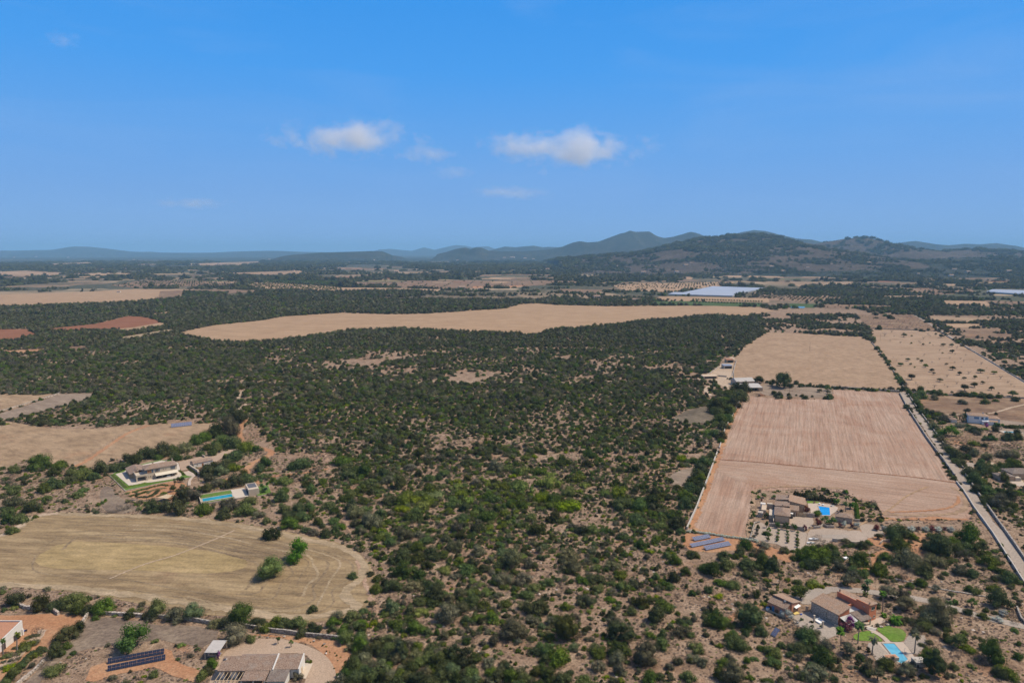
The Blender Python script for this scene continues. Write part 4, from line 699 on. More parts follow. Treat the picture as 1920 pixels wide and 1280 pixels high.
# gardens and courts: nothing wild grows there
FOOT += [L5((190,430),(260,400),(420,400),(590,330),(800,350),(880,380),(1130,420),(1200,560),(1270,640),(1440,690),(1460,760),(1640,780),(1560,900),(1500,960),(1530,1010),(1420,1030),(1200,1030),(1080,840),(940,800),(860,720),(760,830),(640,720),(500,640),(330,600),(190,560)),
         crop(1400, 910, 8.727)((100,140),(500,110),(1400,200),(1700,180),(1860,320),(1900,600),(2200,640),(2250,800),(2000,900),(1700,960),(1480,980),(1400,880),(1160,960),(960,1000),(880,1110),(300,940),(60,880),(130,560)),
         crop(200, 850, 11.636)((40,440),(380,840),(600,1050),(1500,1080),(1800,900),(1980,650),(1980,420),(1600,100),(1000,120),(330,310)),
         crop(350, 840, 11.294)((240,1190),(240,960),(960,860),(1250,700),(1450,700),(1740,740),(1850,940),(1500,1050)),
         crop(1680, 760, 6.4)((850,100),(1180,130),(1200,250),(1060,290),(870,230)), crop(1680, 760, 6.4)((1230,790),(1560,740),(1560,960),(1240,950)), crop(1300, 660, 6.4)((330,320),(870,300),(1000,400),(960,540),(620,510),(470,440),(300,400)), crop(1300, 660, 6.4)((100,300),(300,170),(380,70),(530,100),(480,330),(200,360)),
         crop(0, 980, 4)((700,960),(1300,880),(1320,1060),(700,1160)), crop(380, 1180, 6.857)((0,120),(340,120),(330,400),(200,420),(0,400)), crop(0, 1140, 9.14)((-200,200),(360,200),(420,420),(820,340),(760,560),(380,840),(0,1150),(-200,1150)), crop(1280, 880, 4)((40,470),(500,530),(400,640),(40,600)), crop(160, 780, 4)((620,30),(820,30),(820,110),(620,110))]
# ------------------------------------------------------------------ the rest of the maquis
rng = np.random.RandomState(4)
def vnoise(x, y, s, seed):
    r = np.random.RandomState(seed).rand(257, 257); u = x / s + 1000.3; v = y / s + 1000.7
    i = np.floor(u).astype(int); j = np.floor(v).astype(int); fu = u - i; fv = v - j; fu = fu*fu*(3-2*fu); fv = fv*fv*(3-2*fv)
    g_ = lambda a, b: r[a % 257, b % 257]
    return (g_(i,j)*(1-fu)+g_(i+1,j)*fu)*(1-fv)+(g_(i,j+1)*(1-fu)+g_(i+1,j+1)*fu)*fv
def fbm(x, y, s, seed): return (vnoise(x,y,s,seed)*.55+vnoise(x,y,s/2.2,seed+1)*.28+vnoise(x,y,s/4.9,seed+2)*.17)
def infoot(px, py, pad=None):
    r = np.zeros(px.shape, bool)
    for q in FOOT: r |= inpoly(px, py, q)
    return r
ZN = []                                       # (outline, cover) overrides, later ones win
ZN.append(([(-400,640),(480,640),(480,735),(185,735),(112,737),(-400,740)], .74))
ZN.append(([(-400,740),(480,728),(560,720),(575,790),(460,800),(300,795),(-400,800)], .78))
ZN.append(([(470,720),(1300,718),(1385,745),(1350,800),(1000,800),(480,800)], .90))
ZN.append(([(470,790),(1340,790),(1330,850),(1000,860),(600,860),(470,850)], .84))
ZN.append(([(640,815),(760,805),(940,830),(1180,870),(900,862),(640,850)], .72))
ZN.append(([(460,850),(1340,850),(1300,1000),(1200,1300),(700,1180),(600,960),(460,900)], .33))
ZN.append(([(-900,800),(480,800),(620,980),(700,1180),(1180,1300),(1300,1000),(1400,1000),(2600,900),(2900,2400),(-900,2400)], .17))
ZN.append(([(1700,735),(1780,745),(2200,760),(2200,980),(1900,1010),(1800,880)], .25))
ZN.append(([(640,1196),(730,1203),(900,1236),(1050,1266),(1155,1290),(1170,1420),(560,1420),(640,1260)], 1.0))
ZN.append(([(1155,1290),(1170,1420),(2900,2400),(2600,1290)], .45))
ZN.append(([(-900,1290),(560,1290),(560,1500),(-900,2400)], .35))
ZN.append(([(1600,560),(2200,560),(2200,740),(1920,716),(1758,620),(1715,588),(1605,590),(1600,575)], .46))
def scatter(x0, x1, y0, y1, sp, fcover, size, kinds, seed):
    r_ = np.random.RandomState(seed); gx, gy = np.meshgrid(np.arange(x0, x1, sp), np.arange(y0, y1, sp)); gx = gx.ravel() + r_.uniform(-.5, .5, gx.size) * sp; gy = gy.ravel() + r_.uniform(-.5, .5, gy.size) * sp
    k = np.abs(gx) < gy * .92 + 130; gx, gy = gx[k], gy[k]
    px, py = pxof(gx, gy); c = fcover(gx, gy, px, py); n = fbm(gx, gy, sp * 9, seed + 7)
    # stretch the noise to 0..1
    n = np.clip((n - .5) * 2.3 + .5, 0, 1); k = (r_.rand(gx.size) * .55 + n * .45) < c
    gx, gy, px, py, n = gx[k], gy[k], px[k], py[k], n[k]
    k = ~infoot(px, py); gx, gy, n = gx[k], gy[k], n[k]
    s = r_.uniform(size[0], size[1], gx.size) * (1.15 - .35 * n); kk = r_.choice(len(kinds[0]), gx.size, p=kinds[1])
    return gx, gy, s, np.array(kinds[0])[kk]
def cover(x, y, px, py):
    c = np.full(px.shape, .62) + .22 * np.clip((fbm(x, y, 140, 77) - .5) * 4, -1, 1)
    c = np.where((px > 1320) & (py > 735), .3, c)
    for poly, v in ZN: c = np.where(inpoly(px, py, poly), v, c)
    return c
K_MAT = (['L', 'b', 'g', 'd'], [.52, .26, .12, .10]); K_NEAR = (['b', 'd', 'g', 's', 'L'], [.40, .24, .20, .06, .10]); K_MID = (['b', 'd', 'g', 's', 'L'], [.32, .19, .34, .08, .07])
K_SMALL = (['b', 'd', 'g', 's', 'L'], [.30, .10, .24, .16, .20]); K_FAR = (['u', 'v', 'e'], [.48, .36, .16])
A = []
def take(t_, f=lambda a: a):
    gx, gy, s, k = t_
    for i in range(len(gx)): A.append((gx[i], gy[i], s[i], k[i]))
manual = lambda px, py: ((py > 862) | ((px < 480) & (py > 800)))
def cov_mid(x, y, px, py): return np.where(manual(px, py), 0, cover(x, y, px, py))
take(scatter(-1100, 1100, 330, 640, 4.2, cov_mid, (2.6, 6.0), (['b', 'd', 'g', 's', 'L'], [.42, .24, .19, .04, .11]), 21))
take(scatter(-1300, 1300, 640, 1000, 4.7, cover, (3.8, 7.4), K_MID, 22))
def cov_near(x, y, px, py): return np.where(manual(px, py) | (y < 330), cover(x, y, px, py), 0)
take(scatter(-800, 800, 60, 475, 2.6, lambda x, y, px, py: np.where(manual(px, py), np.where(cover(x, y, px, py) >= 1, 0, cover(x, y, px, py) * 2.1), 0), (.9, 3.5), K_SMALL, 23))
take(scatter(-190, 190, 250, 480, 3.0, lambda x, y, px, py: np.where(inpoly(px, py, [(640,905),(760,870),(960,868),(1120,905),(1250,950),(1260,985),(1100,1000),(940,1010),(780,1010),(690,1020),(650,960)]), .30 + .25 * np.clip((fbm(x, y, 30, 61) - .5) * 4, -1, 1), 0.), (1.8, 4.8), K_MAT, 27))
take(scatter(-220, 260, 390, 560, 3.4, lambda x, y, px, py: np.where(inpoly(px, py, [(600,800),(1330,800),(1330,860),(1250,930),(1100,900),(900,875),(620,890)]), .27 + .2 * np.clip((fbm(x, y, 40, 62) - .5) * 4, -1, 1), 0.), (1.8, 4.8), K_NEAR, 28))
take(scatter(-300, 200, 100, 240, 3.7, lambda x, y, px, py: np.where(cover(x, y, px, py) >= 1, 2., 0.), (4.4, 7.6), (['b', 'd', 'g', 'B', 'N'], [.34, .26, .20, .12, .08]), 24))
take(scatter(-700, 700, 60, 206, 6.0, lambda x, y, px, py: np.where((py > 1292) & (cover(x, y, px, py) < 1), .3, 0.), (3., 6.0), K_MID, 25))
take(scatter(560, 1500, 380, 620, 5.5, lambda x, y, px, py: np.where((px > 1930), .55, 0.), (4., 8.0), K_MID, 26))
FAR = []
def farcov(x, y, px, py):
    n = fbm(x, y * .6, 420, 91)
    c = np.clip((n - .40) * 5, .20, .70)
    c = np.where(y < 2000, np.where((px < 1000), .88, np.clip((n - .35) * 5, .2, .85)), c)
    return c
def takef(t_):
    for q in zip(*t_): FAR.append(q)
takef(scatter(-2200, 2200, 1000, 1500, 6.0, lambda x, y, px, py: np.where((px < 1430), .9, .45), (6.0, 10.5), K_FAR, 31))
takef(scatter(-3600, 3600, 1500, 2600, 10.5, farcov, (9., 16.), K_FAR, 32))
takef(scatter(-6500, 6500, 2600, 5200, 23, farcov, (18., 34.), (['U', 'u', 'v'], [.7, .2, .1]), 33))
takef(scatter(-9500, 9500, 5200, 9000, 48, farcov, (40., 70.), (['U'], [1.]), 34))

def rows(poly, sx, sy, size, k, keep=.85, rot=0.):
    r_ = np.random.RandomState(int(poly[0][0])); w_ = [P(*p) for p in poly]; xa, xb = min(p[0] for p in w_), max(p[0] for p in w_); ya, yb = min(p[1] for p in w_), max(p[1] for p in w_)
    gx, gy = np.meshgrid(np.arange(xa, xb, sx), np.arange(ya, yb, sy)); gx = gx.ravel(); gy = gy.ravel(); cx, cy = (xa + xb) / 2, (ya + yb) / 2; c_, s_ = math.cos(rot), math.sin(rot)
    gx, gy = cx + (gx - cx) * c_ - (gy - cy) * s_ + r_.uniform(-1.5, 1.5, gx.size), cy + (gx - cx) * s_ + (gy - cy) * c_ + r_.uniform(-1.5, 1.5, gx.size)
    m = inpoly(gx, gy, w_) & (r_.rand(gx.size) < keep)
    for x, y, s in zip(gx[m], gy[m], r_.uniform(size * .6, size * 1.3, m.sum())): FAR.append((x, y, s, r_.choice(k)))
rows(c3r((400,385),(900,376),(905,440),(500,432),(395,415)), 17, 17, 7.5, ['u', 'v'], .8, .3)
rows(c3r((910,380),(1100,378),(1180,410),(1170,450),(920,446)), 20, 20, 7, ['u', 'v'], .7, .3)
rows(c3r((780,372),(1100,362),(1600,358),(1660,384),(1350,404),(1120,398)), 40, 40, 8, ['u'], .5, .1)
rows(c3r((1180,418),(1440,412),(1460,450),(1190,456)), 10, 22, 7.5, ['v', 'e'], .95, .5)
rows(c3r((1400,492),(1480,466),(1920,470),(2100,475),(2100,530),(1690,516),(1430,516)), 26, 26, 6.5, ['u', 'v'], .45, .2)
rows(c3r((1690,430),(2100,440),(2100,468),(1770,462)), 22, 22, 7, ['u'], .5, .2)
rows(c2m((1520,345),(1700,335),(1920,330)) + c3r((310,322),(190,356)) + c2m((1600,375)), 26, 26, 8, ['u', 'v'], .6, .2)
rows(c1l((1340,338),(1560,330),(1920,355),(1920,375),(1560,374),(1420,362)), 16, 22, 8, ['u', 'e'], .8, .1)
rows(c2m((0,330),(200,320),(700,318),(1300,320),(1400,330),(1000,350),(720,362),(560,365),(100,348)), 45, 40, 8, ['u', 'e'], .35)
rows(c1l((620,345),(800,318),(1100,318),(1350,325),(1330,345),(980,352),(760,360)), 22, 24, 8, ['u', 'e'], .6)
rows(c1l((1450,318),(1900,318),(1920,350),(1500,326)), 9, 16, 7, ['e'], 1.)
rows(c3r((780,452),(1180,458),(1200,476),(800,474)), 18, 18, 5, ['u'], .4)
rows([(343,546),(433,549),(390,555),(343,556)], 11, 11, 10, ['u', 'e'], .95)
rows([(1605,590),(1713,590),(1760,620),(1632,617)], 9, 9, 3, ['s'], .6, .2)
def rise(x, y):
    z = np.zeros(np.shape(x))
    for zf, *_ in RISE: z = np.maximum(z, zf(x, y))
    return z
fx = np.array([q[0] for q in FAR]); fy = np.array([q[1] for q in FAR]); fz = rise(fx, fy)
FAR = [(*q, zz - .4) for q, zz in zip(FAR, fz)]
for zf, woods, xa, xb, ya, yb in RISE:
    if not woods: continue
    r_ = np.random.RandomState(int(abs(xa))); n_ = int((xb - xa) * (yb - ya) / 420); hx = r_.uniform(xa, xb, n_); hy = r_.uniform(ya, yb, n_); hn = fbm(hx, hy, 300, 55); k_ = hn + r_.rand(n_) * .5 > (1.0 if ya < 3600 else 1.14); hx, hy = hx[k_], hy[k_]; z_ = zf(hx, hy); k_ = z_ > 0
    for q in zip(hx[k_], hy[k_], r_.uniform(7, 13, n_), r_.choice(['u', 'v', 'e'], n_), z_[k_] - .5): FAR.append(q)
# the 300 that show largest become objects of their own
M_ = []
for px, py, wp, k in S:
    x, y = P(px, py); d = depth(x, y); wm = wp * d / 1280; y += .36 * wm
    M_.append((x, y, wm * 1.15, k, wp))
for x, y, s_, k in A: M_.append((x, y, s_, k, s_ * 1280 / depth(x, y)))
pxs, pys = pxof(np.array([m[0] for m in M_]), np.array([m[1] for m in M_]))
vis = (pxs > 3) & (pxs < 1917) & (pys < 1284)
order = sorted(range(len(M_)), key=lambda i: -(M_[i][4] if vis[i] else 0))
BIG = order[:300]; bigset = set(BIG)
LM = [((290,890),75,'by the cream villa'),((440,925),70,'near the long pool'),((395,868),35,'by the small garage'),((555,1050),0,''),((480,1240),90,'near the farmhouse'),((405,1215),50,'by the carport'),((255,1235),60,'by the solar rows'),((20,1210),110,'near the white house'),
      ((1475,945),75,'by the brown villa'),((1335,1015),60,'by the solar panels'),((1550,1145),75,'by the orange house'),((1470,1130),50,'by the pink cottage'),((1685,1215),60,'by the blue pool'),((1835,790),60,'by the far villa'),((1405,725),60,'near the barns'),((1330,860),0,'')]
CN = {'d': 'dark green bush', 'b': 'mid green bush', 'g': 'grey green bush', 's': 'dry greyish bush', 'L': 'bright low bush', 'B': 'big green bush', 'D': 'big dark bush', 'G': 'big grey green bush', 'V': 'vivid green bush',
      'p': 'purple flowering bush', 'r': 'rust red bush', 'k': 'pink flowering bush', 'w': 'white flowering bush', 'N': 'dark pine bush'}
def nearword(px, py):
    for (x, y), r, t_ in LM:
        if r and (px - x) ** 2 + ((py - y) * 1.6) ** 2 < r * r: return t_
    if px < 700 and 960 < py < 1130: return 'by the hay field'
    if px < 660 and 1110 < py: return 'by the stone wall'
    if inpoly(np.array([px]), np.array([py]), ZN[8][0])[0]: return 'in dense thicket'
    if 560 < px < 1300 and py > 1000: return 'in open scrub'
    if 560 < px < 1340: return 'in the scrub'
    if px > 1690 and py < 1000: return 'by the lane'
    if px > 1300 and py > 1000: return 'on stony slope'
    return 'in dry scrub'
ri = random.Random(5)
def put_bush(i):
    x, y, s_, k, wp = M_[i]
    me = ri.choice(BM[k]); o = bpy.data.objects.new('bush', me); C.objects.link(o)
    o.location = (x, y, 0); o.rotation_euler = (0, 0, ri.uniform(0, 6.28)); o.scale = (s_ * ri.uniform(.92, 1.08), s_ * ri.uniform(.92, 1.08), s_ * ri.uniform(.75, 1.3))
    return tag(o, where(CN[k], pxs[i], pys[i] - wp * .35, nearword(pxs[i], pys[i])), 'bush', 'bushes of the scrubland and gardens')
for i in BIG: put_bush(i)

def stuff_scatter(name, pts, keys, zs=(.85, 1.15), rnd=7, z=0., tilt=0.):
    """One object: plants nobody could count, set on the vertices of its mesh."""
    r_ = np.random.RandomState(rnd); n = len(pts); col = bpy.data.collections.new(name + '_kinds'); first = {}; cnt = 0
    for k in keys:
        first[k] = (cnt, len(BM[k]))
        for me in BM[k]:
            o = bpy.data.objects.new('kind_%03d' % cnt, me); col.objects.link(o); cnt += 1
    me = bpy.data.meshes.new(name); me.vertices.add(n)
    me.vertices.foreach_set('co', np.array([(p[0], p[1], p[4] if len(p) > 4 else z) for p in pts], np.float32).ravel())
    a = me.attributes.new('turn', 'FLOAT_VECTOR', 'POINT'); rot = np.zeros((n, 3), np.float32); rot[:, 2] = r_.rand(n) * 6.283
    if tilt: rot[:, :2] = r_.uniform(-tilt, tilt, (n, 2))
    a.data.foreach_set('vector', rot.ravel())
    s = np.array([p[2] for p in pts], np.float32); sx = np.stack([s * r_.uniform(.85, 1.15, n), s * r_.uniform(.85, 1.15, n), s * r_.uniform(zs[0], zs[1], n)], 1).astype(np.float32)
    a = me.attributes.new('size', 'FLOAT_VECTOR', 'POINT'); a.data.foreach_set('vector', sx.ravel())
    a = me.attributes.new('pick', 'INT', 'POINT'); a.data.foreach_set('value', np.array([first[p[3]][0] + r_.randint(first[p[3]][1]) for p in pts], np.int32))
    me.update(); o = bpy.data.objects.new(name, me); C.objects.link(o); o['kind'] = 'stuff'
    g_ = bpy.data.node_groups.new(name + '_grow', 'GeometryNodeTree')
    g_.interface.new_socket('Geometry', in_out='INPUT', socket_type='NodeSocketGeometry'); g_.interface.new_socket('Geometry', in_out='OUTPUT', socket_type='NodeSocketGeometry')
    gi = g_.nodes.new('NodeGroupInput'); go = g_.nodes.new('NodeGroupOutput'); ip = g_.nodes.new('GeometryNodeInstanceOnPoints'); ci = g_.nodes.new('GeometryNodeCollectionInfo')
    ci.inputs['Collection'].default_value = col; ci.inputs['Separate Children'].default_value = True; ci.inputs['Reset Children'].default_value = True
    ip.inputs['Pick Instance'].default_value = True
    def at(nm, ty):
        q = g_.nodes.new('GeometryNodeInputNamedAttribute'); q.data_type = ty; q.inputs['Name'].default_value = nm
        return [s_ for s_ in q.outputs if s_.enabled and s_.name == 'Attribute'][0]
    L_ = g_.links.new
    L_(gi.outputs[0], ip.inputs['Points']); L_(ci.outputs[0], ip.inputs['Instance']); L_(at('pick', 'INT'), ip.inputs['Instance Index'])
    L_(at('turn', 'FLOAT_VECTOR'), ip.inputs['Rotation']); L_(at('size', 'FLOAT_VECTOR'), ip.inputs['Scale']); L_(ip.outputs[0], go.inputs[0])
    md = o.modifiers.new('grow', 'NODES'); md.node_group = g_
    return o
REST = [(M_[i][0], M_[i][1], M_[i][2], M_[i][3]) for i in range(len(M_)) if i not in bigset]
stuff_scatter('scrub', REST, ['b', 'd', 'g', 's', 'L', 'B', 'D', 'G', 'V', 'w', 'k', 'N', 'r', 'p'], (.65, 1.35), 7)
stuff_scatter('distant_woodland', FAR, ['u', 'v', 'e', 'U', 's'], (.8, 1.2), 8)
# tufts and stones between the bushes
T_ = []
def tufts(sp, y0, y1, sz, keys, p, seed, dens):
    gx, gy, s_, k = scatter(-700, 700, y0, y1, sp, lambda x, y, px, py: np.full(px.shape, dens), sz, (keys, p), seed)
    for q in zip(gx, gy, s_, k): T_.append(q)
tufts(1.25, 90, 310, (.45, 1.5), ['t', 's', 'x', 'L'], [.78, .13, .02, .07], 41, .60)
tufts(2.0, 310, 640, (.7, 2.1), ['t', 's', 'g', 'L'], [.58, .16, .12, .14], 42, .55)
stuff_scatter('dry_grass', T_, ['t', 's', 'x', 'L', 'g'], (.35, .85), 9)
print('bushes', len(M_), 'far', len(FAR), 'tufts', len(T_))

# ================================================================== TREES
def trunk_mesh(h, r, seed, spread=.9, n=5, name='trunk'):
    rs = random.Random(seed); mb = MB(); lean = (rs.uniform(-.1, .1) * h, rs.uniform(-.1, .1) * h)
    mb.tube((0, 0, -.1), (lean[0], lean[1], h * .55), r, r * .75, 7)
    for k in range(n):
        a = 6.28 * k / n + rs.uniform(-.4, .4); e = (lean[0] + math.cos(a) * spread * rs.uniform(.5, 1), lean[1] + math.sin(a) * spread * rs.uniform(.5, 1), h * rs.uniform(1., 1.35))
        mb.tube((lean[0], lean[1], h * .5), e, r * .5, r * .18, 5)
    return mb
TK = {}
def tree(px, py, wm, h, th, k, label, name='tree', cat='tree', group=None, bark='bark', z=0.):
    x, y = P(px, py, z); key = (round(th, 1), round(wm))
    if key not in TK: TK[key] = trunk_mesh(th, .05 * wm ** .8 + .06, len(TK), wm * .25).mesh('trunk', bark)
    t_ = thing(name, label, cat, (x, y, z), ri.uniform(0, 6.28), group)
    o = bpy.data.objects.new('trunk', TK[key]); C.objects.link(o); o.parent = t_
    c = bpy.data.objects.new('crown', ri.choice(BM[k])); C.objects.link(c); c.parent = t_; mh = .62 if k not in 'VBoDNG' else .78
    c.scale = (wm, wm * ri.uniform(.9, 1.1), (h - th) / mh); c.location = (0, 0, th * .85)
    return t_
def palm_crown(seed, fan=False, nf=26, L=1.0):
    rs = random.Random(seed); mb = MB()
    for k in range(nf):
        az = rs.uniform(0, 6.28); el0 = rs.uniform(-.5, 1.25); ca, sa = math.cos(az), math.sin(az); r = z = 0.; el = el0; prev = None; ll = L * rs.uniform(.85, 1.1)
        n = 4
        for i in range(n + 1):
            wd = ((.05, .34, .50, .40, .08) if fan else (.05, .22, .24, .18, .03))[i] * L * .5
            c = (ca * r, sa * r, z); cur = [(c[0] - sa * wd, c[1] + ca * wd, c[2] - wd * .45), c, (c[0] + sa * wd, c[1] - ca * wd, c[2] - wd * .45)]
            if prev: mb.add(prev + cur, [(0, 1, 4, 3), (1, 2, 5, 4)])
            prev = cur; r += math.cos(el) * ll / n; z += math.sin(el) * ll / n; el -= (.32 if fan else .5)
    return mb
PC = [palm_crown(1, False, 34).mesh('crown', 'leaf_green'), palm_crown(2, True, 38).mesh('crown', 'leaf_vivid'), palm_crown(3, False, 46).mesh('crown', 'leaf_vivid'), palm_crown(4, False, 20).mesh('crown', 'leaf_grey')]
PT = {}
def palm(px, py, th, cw, v, label, r=.18, z=0., group='garden palms'):
    x, y = P(px, py, z); t_ = thing('palm_tree', label, 'palm', (x, y, z), ri.uniform(0, 6.28), group); key = (round(th, 1), r)
    if key not in PT:
        mb = MB(); n = 5
        for i in range(n): mb.tube((0, .02 * i * i, -.1 + th * i / n), (0, .02 * (i + 1) ** 2, th * (i + 1) / n + .02), r * (1.25 - .1 * i), r * (1.15 - .1 * i), 8)
        PT[key] = mb.mesh('trunk', 'bark_grey')
    o = bpy.data.objects.new('trunk', PT[key]); C.objects.link(o); o.parent = t_
    c = bpy.data.objects.new('crown', PC[v]); C.objects.link(c); c.parent = t_; c.location = (0, .5 if th > .6 else 0, th); c.scale = (cw / 2,) * 3
    return t_
def bare_tree(px, py, wm, label):
    x, y = P(px, py); t_ = thing('almond_tree', label, 'almond tree', (x, y, 0), ri.uniform(0, 6.28), 'trees of the sparse orchard')
    v = ri.randrange(3); rs = random.Random(v + 60); 
    if ('bare', v) not in TK:
        a = MB(); a.tube((0,0,-.05), (.05,.02,.30), .05, .04, 6); b = MB()
        for k in range(7):
            an = k * .9 + rs.uniform(-.2, .2); e = (math.cos(an) * rs.uniform(.2, .42), math.sin(an) * rs.uniform(.2, .42), rs.uniform(.5, .8)); b.tube((.05, .02, .28), e, .028, .014, 4)
            for q in range(3): b.tube(e, (e[0] + rs.uniform(-.16, .16), e[1] + rs.uniform(-.16, .16), e[2] + rs.uniform(.0, .16)), .014, .006, 3)
        TK[('bare', v)] = (a.mesh('trunk', 'bark_grey'), b.mesh('crown', 'bark_grey'))
    for nm, me in zip(('trunk', 'crown'), TK[('bare', v)]):
        o = bpy.data.objects.new(nm, me); C.objects.link(o); o.parent = t_; o.scale = (wm, wm, wm * .8)
# sparse orchard on the upper right
for x_, y_, w_ in [(565,430,60),(655,425,25),(650,510,30),(785,525,30),(860,505,25),(1010,535,50),(1110,540,50),(985,440,55),(930,410,35),(1115,612,55),(1000,617,25),(615,700,50),(645,745,35),(725,685,30),(765,717,45),(535,755,55),(690,778,25),(810,772,55),(1115,802,65),(885,826,55),(905,852,40),(1195,857,55),(1430,832,70),(1580,846,55),(655,912,85),(975,932,60),(1245,907,45),(1370,897,50),(1455,957,45),(1360,997,80),(1555,1030,60),(1250,1036,95),(900,1052,45),(1110,1067,40),(1630,1072,30),(1790,1097,90),(1440,1067,35),(1045,745,35)]:
    px, py = 1600 + x_ / 6, 560 + y_ / 6; d = depth(*P(px, py)); wm = w_ / 6 * d / 1280 * 1.1
    tree(px, py, wm, wm * .8, wm * .3, ri.choice('bddg'), where('leafy orchard tree', px, py - 4, 'in the stubble orchard'), 'almond_tree', 'almond tree', 'trees of the sparse orchard')
for x_, y_, w_ in [(350,420,50),(460,425,25),(415,480,30),(530,500,30),(835,405,25),(850,415,25),(865,428,25),(790,455,35),(740,490,30),(755,500,25),(895,530,25),(970,585,25),(1145,630,25),(1265,640,25),(1085,672,30),(1205,682,30),(1245,707,35),(1380,717,30),(1440,742,45),(795,642,35),(450,662,20),(485,697,25),(885,722,25),(970,687,30),(1140,722,25),(575,817,20),(465,837,40),(510,887,35),(700,957,40),(720,980,30),(845,950,20),(910,1000,50),(1025,975,25),(1055,1000,35),(1165,962,45),(1055,880,45),(1300,847,50),(1515,900,35),(1660,900,50),(1740,950,35),(1775,975,35),(595,990,50),(620,1022,40),(1500,780,20),(1215,772,20),(790,1020,40),(1810,995,25),(430,380,35),(1165,560,35),(545,640,20),(1345,690,15)]:
    px, py = 1600 + x_ / 6, 560 + y_ / 6; bare_tree(px, py, w_ / 6 * depth(*P(px, py)) / 1280 * 1.2, where('bare grey orchard tree', px, py - 3, 'in the stubble orchard'))
# single trees with a visible trunk
def tr(c, x, y, w_, h, th, k, label, name='tree', cat='tree', **kw):
    px, py = c(( x, y))[0]; d = depth(*P(px, py)); return tree(px, py, w_ * d / 1280, h, th, k, label, name, cat, **kw)
tr(L5, 480, 445, 38, 6.5, 2.0, 'D', 'spreading dark green tree between the pink cottage and the curved grey driveway')
tr(L5, 295, 305, 18, 4.2, 1.6, 'o', 'small round dark tree casting an oval shadow above the pink cottage')
tr(L5, 1700, 515, 24, 5.5, 1.6, 'B', 'round bright green tree right beside the grey driveway')
tr(L5, 1440, 545, 42, 6.0, 1.8, 'G', 'broad grey green tree right of the tall palm beside the orange house')
tr(L5, 1250, 430, 36, 6.0, 1.8, 'g', 'flat grey green tree growing over the driveway behind the orange house')
tr(L5, 905, 320, 36, 5.5, 1.6, 'g', 'wide olive tree on the slope above the curved driveway', 'olive_tree', 'olive tree')
tr(L5, 1390, 450, 30, 5.0, 1.4, 'g', 'smaller olive tree over the driveway next to the flat one', 'olive_tree', 'olive tree')
tr(L5, 905, 940, 32, 4.6, 1.6, 'G', 'olive tree below the small lawn, its shadow on bare soil', 'olive_tree', 'olive tree')
tr(L5, 1087, 1105, 17, 4.5, 2.0, 'g', 'slim young olive tree with a thin trunk below the pool terrace', 'olive_tree', 'olive tree')
tr(L5, 1175, 1165, 26, 4.6, 1.8, 'g', 'low two-lobed olive tree beside the slim young one', 'olive_tree', 'olive tree')
tr(L5, 1440, 1150, 34, 5.6, 1.8, 'G', 'silvery olive tree overlapping the near end of the blue pool', 'olive_tree', 'olive tree')
tr(L5, 1690, 1115, 52, 9.5, 2.0, 'N', 'very big dark tree beside the near corner of the pool terrace', 'pine_tree', 'tree')
tr(L5, 190, 350, 16, 3.4, 1.2, 'b', 'thin light green tree left of the small round dark tree')
tr(crop(1600, 1000, 4.572), 895, 975, 34, 5.5, 1.6, 'b', 'dark olive tree above the rubble on the stony slope right of the pool', 'olive_tree', 'olive tree')
tr(crop(1600, 1000, 4.572), 1015, 622, 18, 4.2, 1.3, 'V', 'small round tree on the slope above the far part of the driveway')
tr(crop(1600, 1000, 4.572), 705, 500, 16, 3.8, 1.2, 'g', 'thin olive sapling just above the driveway bend', 'olive_tree', 'olive tree')
tr(crop(1600, 1000, 4.572), 838, 560, 12, 3.5, 1.4, 'g', 'feathery sapling growing near the upper edge of the driveway', 'olive_tree', 'olive tree')
tr(J, 1465, 520, 14, 3.8, 1.2, 'b', 'round young tree on the parking area of the brown villa')
tr(J, 1225, 560, 18, 3.6, 1.1, 'g', 'olive tree standing on the low white wall of the brown villa', 'olive_tree', 'olive tree')
tr(J, 975, 225, 22, 5.0, 1.5, 'g', 'grey olive tree rising above the clipped hedge of the brown villa', 'olive_tree', 'olive tree')
tr(crop(0, 980, 4), 970, 975, 44, 7.5, 1.2, 'V', 'big bright green fig tree directly behind the black solar rows', 'fig_tree', 'fig tree')
tr(crop(380, 1180, 6.857), 975, 180, 10, 3.4, 1.7, 'V', 'tiny lime green sapling on the gravel yard, the one closer to the wall', 'sapling', 'sapling')
tr(crop(380, 1180, 6.857), 1140, 220, 10, 3.2, 1.7, 'V', 'tiny lime green sapling on the gravel yard, the one closer to the roof', 'sapling', 'sapling')
B7 = crop(1300, 660, 6.4)
tr(B7, 1085, 430, 31, 22, 6, 'B', 'tall eucalyptus towering over the barns at the edge of the stubble field', 'eucalyptus_tree', 'eucalyptus')
tr(B7, 1040, 410, 20, 19, 9, 'b', 'leaning side stem crown of the tall eucalyptus group by the barns', 'eucalyptus_tree', 'eucalyptus')
tr(B7, 775, 370, 25, 8.5, 1.2, 'D', 'big round dark tree directly behind the long grey barn roof')
tr(B7, 945, 400, 13, 7.5, 1, 'd', 'narrow dark tree left of the tall eucalyptus')
tr(B7, 890, 375, 10, 4, .8, 'd', 'low dark tree between the round tree and the narrow dark tree')
tr(B7, 1010, 415, 11, 5, 1, 'V', 'light green tree at the foot of the eucalyptus, on the barn side')
tr(B7, 1080, 430, 13, 6, 1, 'V', 'bright green tree right under the eucalyptus trunk')
tr(B7, 1155, 425, 14, 6, 1, 'b', 'round green tree right of the eucalyptus')
tr(B7, 1610, 460, 16, 6, 1.2, 'V', 'lime green tree at the end of the long reed hedge')
tr(B7, 1510, 480, 12, 4, 1.4, 'g', 'small olive tree inside the fenced paddock', 'olive_tree', 'olive tree')
